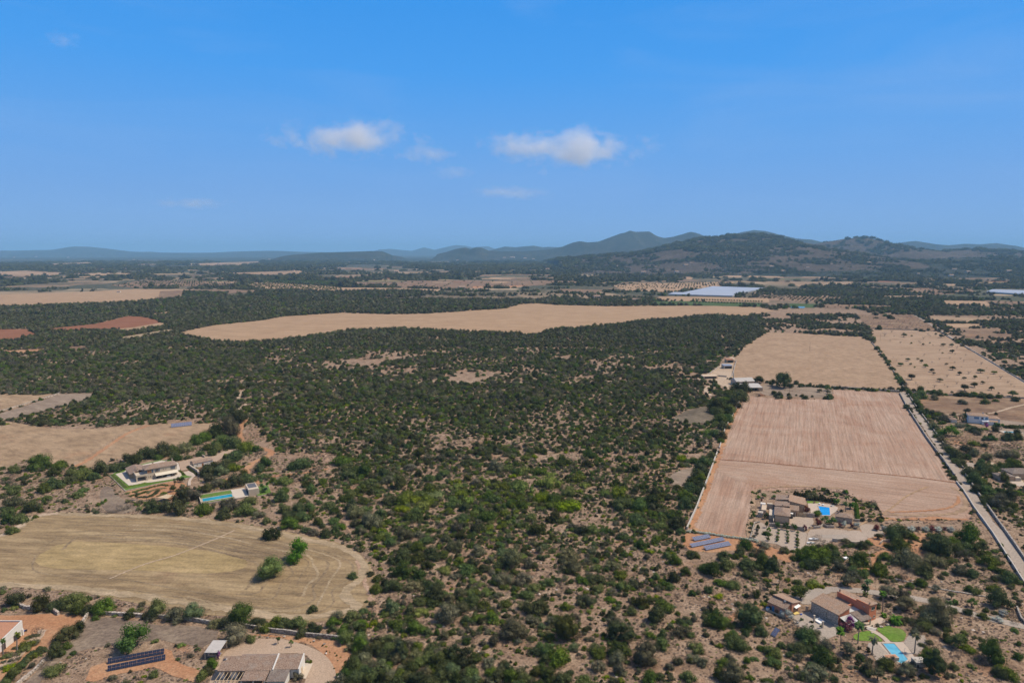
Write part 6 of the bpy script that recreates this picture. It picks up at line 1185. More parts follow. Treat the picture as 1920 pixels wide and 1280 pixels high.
for i, (x_, y_) in enumerate([(835,100),(1048,92),(1565,185),(1430,150),(1835,480),(1585,310)]):
    px, py = cactus_px((x_, y_))[0]; o = bpy.data.objects.new('boulder', BM['x'][i % 2]); C.objects.link(o); o.location = (*P(px, py), .2); o.scale = (1.1, 1.1, 1.1); tag(o, where('ochre boulder', px, py, 'beside the gravel yard'), 'boulder', 'boulders around the gravel yard')
bx('gate_pillar', 'white pillar at the yard entrance under the dark trees', 'pillar', *cactus_px((1752,670))[0], 0, 0, [('shaft', 'wall_white', (-.3,.3,-.3,.3,0,1.8)), ('cap', 'paving_light', (-.36,.36,-.36,.36,1.8,1.95))])
# carport and the car in it
t = root('carport', 'open carport with a corrugated grey roof beside the gravel yard', 382.9, 1222.3, 2.6, 0, 'carport')
roofslab(t, [(0,0,2.55),(5.0,0,2.55),(5.0,7.0,2.9),(0,7.0,2.9)], 'roof_grey', .12)
for x_, y_ in ((.15,.2),(4.8,.2),(.15,6.8),(4.8,6.8)): MB().box(x_-.13, x_+.13, y_-.13, y_+.13, 0, 2.45).build('post', 'wall_cream', t)
MB().box(.1, 5.0, 6.9, 7.05, 0, 2.7).build('rear_wall', 'wall_beige', t)
x0, y0 = t.location.x, t.location.y
def car(label, x, y, ang, m, group=None):
    t_ = thing('parked_car', label, 'car', (x, y, 0), ang, group); b = MB()
    prof = [(-2.1,.35),(2.1,.35),(2.15,.75),(1.2,.95),(.55,1.42),(-1.3,1.46),(-2.0,1.0)]; n = len(prof)
    b.add([(px, -.86, z) for px, z in prof] + [(px, .86, z) for px, z in prof], [tuple(range(n))] + [tuple(range(2*n-1, n-1, -1))] + [(i, i + n, (i + 1) % n + n, (i + 1) % n) for i in range(n)]); b.build('body', m, t_)
    MB().slab([(1.15,-.75,1.02),(.62,-.75,1.42),(.62,.75,1.42),(1.15,.75,1.02)], .01).build('windscreen', 'glass_dark', t_)
    for s in (-1, 1): MB().box(-1.5, .75, s * .862 - .01, s * .862 + .01, 1.0, 1.35).build('window', 'glass_dark', t_)
    for x_ in (-1.35, 1.35):
        for s in (-1, 1):
            w_ = MB().tube((x_, s * .70, .33), (x_, s * .90, .33), .33, .33, 14).build('wheel', 'rubber', t_); MB().tube((x_, s * .895, .33), (x_, s * .91, .33), .18, .18, 10).build('rim', 'metal_grey', w_)
    for s in (-.6, .6): MB().box(2.12, 2.17, s - .2, s + .2, .62, .76).build('headlight', 'wall_white', t_)
    return t_
car('silver grey car parked under the carport', x0 + 2.6, y0 + 1.9, 0.05, 'car_silver')
q = crop(380, 1180, 6.857)((208,375))[0]; o = tree(*q, 1.5, 2.6, .4, 'p', 'small purple flowering shrub at the carport post', 'bougainvillea', 'bougainvillea')
bx('log_pile', 'small heap of pale sawn logs in front of the carport', 'logs', *crop(380, 1180, 6.857)((155,385))[0], 0, 10, [('pile', 'wood_pale', (0,1.6,0,.8,0,.5), (.2,1.4,.1,.7,.5,.75))])

# ---- white modern house at the left edge ---------------------------------------------------
t = root('white_house', 'white modern house with a sloping roof and two palms at the left edge', 8, 1217, 0, 90)
MB().solid([(-9,0),(9.4,0),(9.4,12),(-9,12)], [2.6,5.2,5.2,2.6]).build('wall', 'wall_white', t)
MB().slab([(-9,.35,2.62),(9.2,.35,5.18),(9.2,12,5.18),(-9,12,2.62)], .02).build('roof', 'terracotta', t)
MB().solid([(-9.2,-.1),(9.5,-.1),(9.5,.3),(-9.2,.3)], [3.0,5.65,5.65,3.0], 2.2).build('parapet', 'wall_white', t)
MB().box(9.2, 9.5, .3, 12, 4.9, 5.65).build('parapet', 'wall_white', t)
for x_, w_ in ((-.2, 1.6), (6.0, 2.4)): window(t, x_, -.1, .1, w_, 2.2, 'x', -1, 'wood_brown')
MB().box(8.9, 9.6, -.3, .1, 0, 2.4).build('pillar', 'wall_white', t)
palm(*crop(0, 1140, 9.14)((297,750))[0], 6.6, 3.0, 0, 'tall dark palm in front of the white house wall', .2); palm(*crop(0, 1140, 9.14)((55,805))[0], 5.6, 3.0, 0, 'shorter palm at the picture edge by the white house', .2)
bx('wheelbarrow', 'blue wheelbarrow with a dark load beside the white house', 'wheelbarrow', *crop(0, 1140, 9.14)((370,415))[0], 0, 25, [('tray', 'blue_cloth', (0,1.0,0,.6,.3,.6)), ('load', 'metal_dark', (1.0,1.7,.1,.6,.1,.7))])
tree(*crop(0, 1140, 9.14)((310,520))[0], 1.6, 2.2, .5, 'd', 'small dark shrub at the wall of the white house', 'shrub', 'shrub')
hedge('dark clipped hedge descending beside the pink garden path', crop(0, 1140, 9.14)((690,720),(560,800),(450,900),(340,1010),(230,1110),(120,1240),(40,1330)), 3.0, 1.9, 'b')
for i, (q, wd) in enumerate([(((480,510),(560,480),(640,470)), 2.4), (((260,690),(400,640),(560,590)), 2.6), (((60,930),(200,900),(320,870)), 2.2), (((10,1040),(90,1020),(160,1000)), 2.0), (((20,860),(150,840),(300,790)), 2.2)]):
    hedge(('low rounded flower bed nearest the barrow','long lavender bed in front of the palm','lavender bed edged with stones near the path','lowest lavender bed by the picture edge','lavender bed at the foot of the two palms')[i], crop(0, 1140, 9.14)(*q), wd, .8, 'g', cat='plant bed', name='lavender_bed', group='lavender beds of the white house')

# ---- cream villa -----------------------------------------------------------------------------
E2 = crop(200, 850, 11.636)
t = root('cream_villa', 'large cream two-storey villa with brown tiled roofs and a long awning', 271.8, 880.1, 7, 38)
ZT = .6
MB().box(0, 18, 0, 8.6, ZT, 6.8).build('wall', 'wall_cream', t)
def hip(par, x0, x1, y0, y1, z, rise, m='roof_tile', ov=.45, name='roof'):
    x0 -= ov; x1 += ov; y0 -= ov; y1 += ov; h = min(x1 - x0, y1 - y0) / 2; lx = (x1 - x0) > (y1 - y0)
    r = [(x0 + h, (y0+y1)/2), (x1 - h, (y0+y1)/2)] if lx else [((x0+x1)/2, y0 + h), ((x0+x1)/2, y1 - h)]
    mb = MB(); mb.add([(x0,y0,z),(x1,y0,z),(x1,y1,z),(x0,y1,z),(*r[0],z+rise),(*r[1],z+rise),(x0,y0,z-.15),(x1,y0,z-.15),(x1,y1,z-.15),(x0,y1,z-.15)],
      ([(0,1,5,4),(1,2,5),(2,3,4,5),(3,0,4)] if lx else [(0,1,4),(1,2,5,4),(2,3,5),(3,0,4,5)]) + [(6,7,1,0),(7,8,2,1),(8,9,3,2),(9,6,0,3),(9,8,7,6)])
    return mb.build(name, m, par)
hip(t, 0, 18, 0, 8.6, 6.95, 1.7)
MB().box(-5.2, -.003, -1.2, 8.5, 3.4, 3.75).build('balcony', 'wall_cream', t)
for a_ in ((-5.2,-4.95,-1.2,8.5), (-4.95,1.4,-1.2,-.95)): MB().box(*a_, 3.753, 4.5).build('parapet', 'wall_cream', t)
MB().box(-.003, 1.4, -1.2, -.003, 3.0, 3.75).build('balcony', 'wall_cream', t)
for x_, y_ in ((-4.9,-.9),(1.0,-.9),(-4.9,3.6),(-4.9,8.2)): MB().box(x_-.35, x_+.35, y_-.3, y_+.3, ZT, 3.4).build('pillar', 'wall_cream', t)
MB().box(-4.6, -.05, -.9, -.65, 3.0, 3.4).build('beam', 'wall_beige', t)
MB().box(-6.6, 1.8, 8.9, 23.4, ZT, 3.3).build('wall', 'wall_beige', t); roofslab(t, [(-7.4,7.6,3.45),(-2.2,7.6,4.9),(-2.2,23.8,4.9),(-7.4,23.8,3.45)], 'roof_tile', .2); roofslab(t, [(-2.195,8.9,4.9),(2.6,8.9,3.6),(2.6,23.8,3.6),(-2.195,23.8,4.9)], 'roof_tile', .2)
MB().box(2.4, 14.8, 8.65, 21.5, ZT, 3.3).build('wall', 'wall_beige', t); hip(t, 2.9, 14.8, 8.9, 21.5, 3.6, 1.6)
for y_ in (9.5, 12.5, 15.5, 18.5, 21.5): MB().box(-7.2, -6.75, y_-.35, y_+.35, ZT, 3.2).build('pillar', 'wall_beige', t)
for y_ in (11, 14, 17, 20): window(t, -6.6, y_, .8, 2.0, 2.1, 'y', -1, 'wood_brown', name='window')
window(t, 2.3, 0, 4.4, 2.2, 1.9, 'x', -1, 'wall_cream', 'door_brown', 'shutter_blue'); window(t, 6.7, 0, 4.4, 1.3, 1.8, 'x', -1, 'wall_cream', 'glass_dark', 'shutter_blue'); window(t, 10.2, 0, 5.1, .5, .5, 'x', -1, 'wall_cream'); window(t, 11.6, 0, 5.1, .5, .5, 'x', -1, 'wall_cream'); window(t, 15.6, 0, 4.4, 1.2, 1.8, 'x', -1, 'wall_cream', 'shutter_blue', 'shutter_blue')
for x_ in (1.6, 2.9, 4.2): window(t, x_, 0, 1.6, .5, .9, 'x', -1, 'wall_cream', name='arched_window')
for y_ in (2.0, 5.0): window(t, 0, y_, 4.4, 1.1, 1.9, 'y', -1, 'wall_cream', 'glass_dark', 'shutter_blue')
MB().box(5.4, 17.6, -.02, -.005, ZT, 3.2).build('veranda_opening', 'glass_dark', t)
for x_ in (5.6, 9.2, 12.4, 15.2, 17.6): MB().box(x_-.25, x_+.25, -.6, -.1, ZT, 3.3).build('pillar', 'wall_cream', t)
roofslab(t, [(5.2,-3.3,2.7),(18.0,-3.3,2.7),(18.0,-.1,3.7),(5.2,-.1,3.7)], 'fabric_beige', .07, 'awning')
MB().box(11.4, 13.6, -2.4, -1.2, ZT, 1.1).build('outdoor_sofa', 'fabric_white', t)
for x_, y_, a_, b_ in ((5.2,4.6,8.3,9.4),(13.0,4.6,8.3,9.4),(-3.0,12,4.6,5.9),(-2.6,9.0,4.6,5.7)): chimney(t, x_, y_, a_, b_, .35, 'wall_cream')
chimney(t, 16.9, 7.4, 7.2, 9.0, .3, 'wall_cream')
def plat(name, label, cat, pts, h, m, top=None, topm=None, z0=0.):
    w_ = [Vector((*P(*p, h), 0)) for p in pts]; c0 = w_[0]; t_ = thing(name, label, cat, (c0.x, c0.y, 0)); q = [(v.x - c0.x, v.y - c0.y) for v in w_]; ar = sum(q[i][0]*q[(i+1)%len(q)][1] - q[(i+1)%len(q)][0]*q[i][1] for i in range(len(q)))
    if ar < 0: q = q[::-1]
    MB().solid(q, [h - .02] * len(q), -.05).build('retaining_wall', m, t_); FOOT.append(pts)
    cx, cy = sum(a for a, b in q) / len(q), sum(b for a, b in q) / len(q); inn = [(cx + (a - cx) * .985, cy + (b - cy) * .985) for a, b in q]
    MB().solid(inn, [h] * len(q), h - .019).build(top or 'lawn', topm or 'turf', t_); return t_
plat('villa_terrace', 'raised garden terrace with a stone retaining wall around the cream villa', 'terrace', E2((60,470),(400,805),(1120,650),(1600,560),(1900,500),(1880,440),(1600,420),(1560,200),(1400,130),(1100,140),(330,330)), .45, 'stone_wall')
def slabsheet(name, pts, z, m): return sheet_w(name, [P(*p, z) for p in pts], m, z)
slabsheet('paving', E2((190,445),(490,700),(800,640),(1000,620),(1560,540),(1640,470),(1560,200),(1200,150),(500,300),(370,400)), .5, 'paving_light')
slabsheet('paving', E2((1640,400),(1800,380),(1900,430),(1900,500),(1760,480)), .5, 'paving')
for lab, q, k, wd, h in [('thick clipped hedge on the long west side of the villa terrace', E2((110,475),(250,600),(410,755)), 'L', 2.6, .8), ('clipped hedge along the front of the villa terrace below the porch', E2((430,745),(620,710),(800,665)), 'L', 2.6, .8), ('thin clipped hedge along the front of the villa terrace below the awning', E2((840,685),(1100,640),(1350,590),(1540,555)), 'L', 1.8, .7),
        ('upper dark green groundcover tongue nearest the terrace wall', E2((870,770),(1050,720),(1200,685),(1320,700)), 'b', 2.2, .8), ('dark green groundcover tongue at the terrace corner', E2((470,870),(620,840),(780,790)), 'b', 2.6, .8), ('middle green groundcover tongue behind the round tree', E2((560,920),(700,890),(850,840)), 'b', 2.4, .7), ('curled green groundcover tongue right of the round tree', E2((740,955),(900,950),(1020,900),(1120,820)), 'b', 2.4, .8),
        ('silvery groundcover tongue inside the green curl', E2((900,870),(960,820),(1100,775),(1270,760)), 'g', 1.4, .5), ('silvery groundcover strip above the straw canopy', E2((1120,930),(1200,900),(1300,895)), 'g', 1.4, .5), ('small dark hedge beside the steps right of the villa', E2((1590,390),(1640,430),(1690,480)), 'b', 1.8, 1.2), ('dark hedge along the garden ramp near the garage', c_ := crop(350, 840, 11.294)((20,400),(110,480),(200,560)), 'b', 2.0, .9)]:
    hedge(lab, q, wd * 1.45, h, k, name='clipped_hedge', group='clipped hedges and beds of the cream villa')
sheet('garden_soil', E2((420,830),(1120,660),(1600,575),(1760,700),(1700,860),(1400,1000),(1080,960),(800,1010),(560,960)), 'red_track', .05, .3)
for x_, y_, w_, k, h_, lab in [(660,1010,14,'o',4.4,'round clipped tree left of the garden lamp, below the green tongues'),(1490,690,11,'o',4,'small round clipped tree right of the upper green tongue'),(1450,830,13,'d',4.2,'dark olive tree in the villa garden beside the low hedge mound'),(1650,790,12,'g',4.2,'grey olive tree on the right of the villa garden'),(1560,620,9,'d',3.6,'small olive tree at the terrace edge below the awning end'),(1650,620,11,'d',3.6,'wider olive tree at the terrace edge by the garden ramp')]:
    px, py = E2((x_, y_))[0]; wm = w_ * depth(*P(px, py)) / 1280; tree(px, py, wm, h_, 1.3, k, lab, 'olive_tree', 'olive tree', 'olives and clipped trees of the cream villa')
for x_, y_, w_, h_, k, lab in [(1255,875,12,1.3,'b','rounded green mound in the middle of the villa garden'),(1540,820,9,1.2,'b','green mound between the dark and the grey olive')]:
    px, py = E2((x_, y_))[0]; wm = w_ * depth(*P(px, py)) / 1280; o = bpy.data.objects.new('shrub', BM[k][0]); C.objects.link(o); o.location = (*P(px, py), 0); o.scale = (wm, wm, h_ * 1.6); tag(o, lab, 'shrub', 'mounds of the villa garden')
t = root('straw_canopy', 'flat brushwood canopy on posts below the villa garden', *E2((1100,960))[0], 2.3, 15, 'canopy')
roofslab(t, [(0,0,2.3),(5.6,-3.2,2.3),(9.2,1.2,2.5),(4.0,4.2,2.5)], 'wood_pale', .12)
for x_, y_ in ((.3,.1),(5.5,-2.9),(8.8,1.1),(4.1,3.9)): MB().tube((x_, y_, 0), (x_, y_, 2.25), .08, .08, 6).build('post', 'timber_post', t)
bx('garden_lamp', 'dark lantern post between the round tree and the straw canopy', 'lamp', *E2((875,1060))[0], 0, 0, [('post', 'metal_dark', (-.05,.05,-.05,.05,0,3.2)), ('lantern', 'metal_dark', (-.25,.25,-.25,.25,3.0,3.6))])
track('path', crop(350, 840, 11.294)((60,800),(60,720),(110,640),(160,600),(120,560),(20,500)), 1.6, 'paving', .52)
# garage
G3 = crop(350, 840, 11.294)
t = root('garage', 'small white outbuilding with a long tiled roof beside the driveway', *G3((155,420))[0], 0, 43, 'outbuilding')
MB().solid([(0,0),(12,0),(12,6.2),(0,6.2)], [3.0,3.0,3.0,3.0]).build('wall', 'wall_white', t); MB().add([(-.3,-.4,3.05),(12.3,-.4,3.05),(12.3,6.6,3.05),(-.3,6.6,3.05),(-.3,3.1,4.1),(12.3,3.1,4.1)], [(0,1,5,4),(3,4,5,2),(0,4,3),(1,2,5),(0,3,2,1)]).build('roof', 'roof_tile', t)
door(t, 5.6, 0, 1.1, 2.2, 'x', -1, 'door_brown'); window(t, 2.2, 0, 1.5, .6, .6, 'x', -1, 'wall_cream'); MB().box(-.35, -.003, -.5, 6.4, 0, 3.3).build('end_wall', 'wall_beige', t)
wall('cream retaining wall of the ramp between garage and olive garden', G3((70,410),(150,460),(240,520),(255,580)), 1.8, .8, 'wall_cream', 'garden_wall', 'garden wall', 'garden walls')
wall('white wall behind the driveway court near the garage', G3((310,160),(350,180),(385,200)), 1.4, .5, 'wall_cream', 'garden_wall', 'garden wall', 'garden walls')
# pool garden of the cream villa
t = root('pool_garden', 'raised pool platform with a long turquoise pool and lawn strips', *G3((290,1160))[0], 0, 30, 'pool platform')
MB().solid([(0,-4.6),(25,-4.6),(25,11.6),(.4,11.6)], [.9]*4, -.1).build('retaining_wall', 'stone_wall', t)
MB().box(.9, 17.4, -1.4, 4.4, .9, 1.0).build('coping', 'wall_cream', t); MB().add([(1.3,-1,1.02),(17.0,-1,1.02),(17.0,4.0,1.02),(1.3,4.0,1.02)], [(0,1,2,3)]).build('water', 'water_turquoise', t)
MB().box(.9, 17.4, 5.0, 11.0, .9, .96).build('lawn', 'turf', t); MB().box(3.0, 17.4, -4.3, -1.9, .9, .96).build('lawn', 'turf', t); MB().box(17.5, 25, -4.5, 11.5, .9, .98).build('deck', 'paving_light', t)
for y_ in (-4.6, 11.3): MB().box(.2, 17.4, y_, y_ + .3, .9, 1.25).build('parapet', 'wall_cream', t)
MB().box(0, .35, -4.6, 11.6, .9, 1.5).build('parapet', 'wall_cream', t)
FOOT.append(G3((230,1150),(260,960),(960,880),(1250,740),(1420,720),(1720,760),(1820,940),(1500,1030),(420,1180)))
t = root('pool_house', 'plain cream pool house with a dark roof panel at the end of the turquoise pool', *G3((290,1160))[0], 0, 30, 'pool house')
MB().box(25.3, 31, -3.6, 8.4, 0, 3.9).build('wall', 'wall_cream', t); MB().box(26.0, 30.5, 0.6, 7.8, 3.903, 3.98).build('roof_panel', 'roof_slate', t)
for a_ in ((25.3,31,-3.6,-3.2),(25.3,31,8.0,8.4)): MB().box(*a_, 3.903, 4.3).build('parapet', 'wall_cream', t)
MB().box(25.28, 25.297, -1, 6, .9, 3.2).build('opening', 'glass_dark', t)
plat('palm_planter', 'walled lawn bed with young palms right of the pool house', 'planter', G3((1500,1010),(1800,945),(1720,775),(1440,820)), .8, 'stone_wall')
for i, (x_, y_, h_) in enumerate([(1580,900,3.4),(1640,900,2.6),(1700,860,3.4),(1600,940,1.2),(1660,930,1.6),(1710,920,2.2),(1570,850,4.4)]): palm(*G3((x_, y_))[0], h_, 2.8, 1, f'young bright palm in the walled lawn bed, {"tall" if h_ > 3 else "medium" if h_ > 2 else "low"}, {ONES[i+1]} planted', .1, .8, 'young palms in the walled lawn bed')
bx('garden_table', 'dark low table with benches on the pale pool deck', 'table', *G3((1080,965))[0], .98, 30, [('top', 'metal_grey', (0,2.6,0,1.4,.6,.7)), ('leg', 'metal_dark', (.1,.2,.1,.2,0,.6),(2.4,2.5,.1,.2,0,.6),(.1,.2,1.2,1.3,0,.6),(2.4,2.5,1.2,1.3,0,.6)), ('bench', 'fabric_white', (0,2.6,-1.0,-.5,0,.42))])
for i, (x_, y_, nm) in enumerate([(1850,755,'pale boulder by the dark bushes right of the palm bed')]):
    o = bpy.data.objects.new('boulder', BM['x'][0]); C.objects.link(o); o.location = (*P(*G3((x_, y_))[0]), .5); o.scale = (2.2,)*3; tag(o, nm, 'boulder')

# ---- brown villa in the plough land ---------------------------------------------------------
C4 = crop(1400, 910, 8.727)
t = root('brown_villa', 'rambling sand-coloured villa with several brown tiled roofs beside a bright blue pool', *C4((440,590))[0], 0, -22)
MB().box(.5, 7.6, .3, 12, 0, 3.9).build('wall', 'wall_ochre', t); hip(t, .5, 7.6, .3, 12.4, 4.0, 1.3)
MB().box(.5, 7.2, 12.003, 20, 0, 4.4).build('wall', 'wall_ochre', t); roofslab(t, [(.1,11.9,4.6),(7.6,11.9,5.2),(7.6,20.2,5.2),(.1,20.2,4.6)], 'roof_tile', .2)
MB().box(.8, 7.0, 20.003, 27, 0, 5.2).build('wall', 'wall_ochre', t); roofslab(t, [(.4,19.8,5.4),(7.2,19.8,6.1),(7.2,27.3,6.1),(.4,27.3,5.4)], 'roof_tile', .2)
MB().solid([(7.3,18.5),(15,19),(15,30),(7.3,29)], [5.6,4.4,4.4,5.6]).build('wall', 'wall_ochre', t); roofslab(t, [(7.05,18.3,5.95),(15.6,18.6,4.6),(15.6,30.4,4.6),(7.05,29.4,5.95)], 'roof_tile_warm', .2)
MB().solid([(7.7,12.2),(11.8,12.2),(11.8,18),(7.7,18)], [3.2,3.2,3.2,3.2]).build('wall', 'wall_ochre', t); roofslab(t, [(7.65,11.8,3.4),(12.3,11.8,3.3),(12.3,18.3,4.0),(7.65,18.3,4.2)], 'roof_tile', .2); door(t, 10.6, 12.2, 1.2, 2.3, 'x', -1, 'wood_brown')
MB().box(-2.4, .3, 3, 12, 0, 2.3).build('wing_wall', 'wall_cream', t); MB().box(-6.4, -4.0, 8.5, 16.5, 0, 2.6).build('wing_wall', 'wall_beige', t); MB().box(-7.2, -4.6, 17.5, 20, 0, 2.6).build('white_frame', 'wall_white', t); MB().box(-3.8, -1.0, 18, 19.6, 0, 3.0).build('wing_wall', 'wall_cream', t); MB().box(-8.0, -5.4, 4.0, 7.0, 0, 2.4).build('stone_shed', 'stone_wall', t)
MB().box(.497, 7.0, .28, .297, .2, 3.2).build('render_panel', 'wall_beige', t)
for y_ in (4, 9): window(t, 7.6, y_, 1.2, .7, 1.1, 'y', 1, 'wall_cream')
MB().box(-.2, .1, -4.5, .2, 0, 2.2).build('wing_wall', 'wall_beige', t); chimney(t, 4.0, 10.5, 4.4, 6.2, .3, 'wall_ochre'); chimney(t, 6.9, 24.2, 5.6, 7.4, .35, 'wall_ochre')
bx('parked_van', 'small dark van with a white canopy in the villa court', 'van', *C4((755,545))[0], 0, 68, [('body', 'metal_dark', (0,3.2,0,1.7,.35,1.5)), ('canopy', 'fabric_white', (2.0,4.4,-.1,1.8,1.9,2.0)), ('wheel', 'rubber', (.4,.9,-.04,0,0,.6),(2.3,2.8,-.04,0,0,.6))])  # small dark van with a white canopy
for lab, q, h, m in [('stone wall with the wooden gate of the villa court', ((780,500),(820,500)), 2.4, 'stone_wall'), ('stone court wall between gate and pool terrace', ((920,500),(1020,510),(1110,520)), 2.2, 'stone_wall'), ('curved stone planter wall below the round green trees', ((1100,700),(1200,690),(1250,660),(1320,690),(1430,690)), 1.2, 'stone_wall'), ('stone wall under the citrus terrace', ((370,660),(440,665),(600,690),(760,705),(940,735)), 1.8, 'stone_wall'),
        ('low dry wall along the western edge of the citrus terrace', ((215,600),(130,620),(60,860),(180,905)), .8, 'dry_stone'), ('pale slanted wall by the small gate in the gravel terrace', ((985,740),(1000,700),(1040,700)), 1.2, 'wall_cream'), ('low pale wall along the lower parking terrace, western part', ((1400,900),(1480,920),(1560,915),(1680,925)), 1.5, 'wall_cream'), ('low pale wall along the lower parking terrace, eastern part', ((1690,950),(1760,965),(1850,955)), 1.5, 'wall_cream'), ('stone end wall at the foot of the clipped hedge', ((1740,575),(1850,590)), 1.2, 'stone_wall')]:
    wall(lab, C4(*q), h, .5, m, 'garden_wall', 'garden wall', 'garden walls')
bx('wooden_gate', 'brown wooden double gate of the villa court', 'gate', *C4((832,500))[0], 0, -22, [('leaf', 'wood_pale', (0,2.0,0,.1,.1,2.2), (2.05,4.0,0,.1,.1,2.2)), ('post', 'wall_ochre', (-.3,-.01,-.1,.3,0,2.5), (4.05,4.3,-.1,.3,0,2.5))])
sheet('courtyard', C4((700,490),(810,510),(1080,530),(1100,600),(1060,680),(960,720),(880,700),(700,620)), 'gravel_court', .12)
sheet('courtyard', C4((1000,290),(1180,290),(1380,310),(1500,360),(1470,420),(1380,480),(1250,500),(1090,470),(1020,420)), 'paving', .12)
sheet('citrus_terrace', C4((130,640),(230,600),(360,670),(700,720),(960,770),(990,790),(960,950),(880,1095),(700,1060),(500,960),(300,930),(150,880),(75,860)), 'gravel_court', .12)
sheet('citrus_terrace', C4((1000,780),(1040,720),(1300,700),(1600,730),(1850,740),(1920,790),(1990,860),(1900,940),(1700,930),(1480,890),(1160,990),(960,1000)), 'gravel_court', .12)
sheet('parking', C4((1220,810),(1620,800),(1680,850),(1560,870),(1240,860)), 'gravel_grey', .16)
sheet('parking', C4((1850,620),(2050,640),(2200,700),(2250,800),(2000,860),(1900,780),(1850,700)), 'gravel_court', .12)
sheet('lawn', C4((980,255),(1050,250),(1200,270),(1180,290),(1000,292)), 'lawn', .14)
t = root('guest_hut', 'small stone hut with a low tiled hip roof right of the bright blue pool', *C4((440,590))[0], 0, -22, 'hut')
MB().box(30.3, 37.8, 12.6, 18, 0, 2.8).build('wall', 'stone_wall', t); hip(t, 30.3, 37.8, 12.6, 18, 2.9, 1.1); window(t, 34, 12.6, 1.2, .7, .9, 'x', -1, 'wall_cream'); chimney(t, 31.5, 16.5, 3.0, 4.4, .3, 'wall_ochre')
pool('swimming_pool', 'bright blue rectangular pool of the brown villa', C4((1170,340),(1355,365),(1365,490),(1230,490)), 'water_blue', .35, .5, 'paving_light')
for lab, (x_, y_), a_ in (('white sun lounger by the hedge, left of the pair', (1200,310), 60), ('white sun lounger by the hedge, right of the pair', (1260,325), 60), ('grey sun lounger under the palms by the blue pool', (1400,345), 20)): bx('sun_lounger', lab, 'lounger', *C4((x_, y_))[0], .12, a_, [('bed', 'fabric_white' if 'white' in lab else 'fabric_grey', (0,2.0,0,.75,.25,.4)), ('backrest', 'fabric_white' if 'white' in lab else 'fabric_grey', (-.5,0,0,.75,.3,.9)), ('leg', 'metal_grey', (.1,.2,.1,.2,0,.25),(1.8,1.9,.1,.2,0,.25),(.1,.2,.6,.7,0,.25),(1.8,1.9,.6,.7,0,.25))], 'sun loungers by the blue pool')
def dinghy(label, px, py, ang, s=1.):
    t_ = root('boat', label, px, py, 0, ang, 'boat'); n = 8; v = []
    for i in range(n + 1):
        u = i / n; w_ = .75 * math.sin(math.pi * min(1, .15 + .85 * (1 - u)) * .62 + .2) * s * (1 if u < .6 else (1 - (u - .6) / .4) ** .6)
        for yy, zz in ((-w_, .9), (-w_ * .7, .35), (0, .2), (w_ * .7, .35), (w_, .9)): v.append((u * 4.6 * s, yy, zz * s + .1 * u))
    f = [(i*5+j, i*5+j+1, (i+1)*5+j+1, (i+1)*5+j) for i in range(n) for j in range(4)] + [(4,3,2,1,0)]
    MB().add(v, f).build('hull', 'boat_white', t_); MB().add([(v[i*5][0], v[i*5][1] * .9, v[i*5][2] - .12) for i in range(n+1)] + [(v[i*5+4][0], v[i*5+4][1] * .9, v[i*5+4][2] - .12) for i in range(n, -1, -1)], [tuple(range(2*n+2))]).build('deck', 'fabric_white', t_); MB().box(1.8*s, 2.6*s, -.35*s, .35*s, .85*s, 1.35*s).build('console', 'fabric_grey', t_)
dinghy('white motor boat parked on the lower terrace beside the big dark bushes', *C4((1020,890))[0], -5, 1.0); dinghy('slender pale boat lying just below the motor boat', *C4((990,950))[0], -3, .8)
bx('tarpaulin_stack', 'white covered stack on the slope below the big bushes', 'covered stack', *J((1222,680))[0], 0, 25, [('stack', 'fabric_white', (0,2.2,0,1.6,0,.8)), ('pallet', 'wood_pale', (-.1,2.3,-.1,1.7,0,.1))])
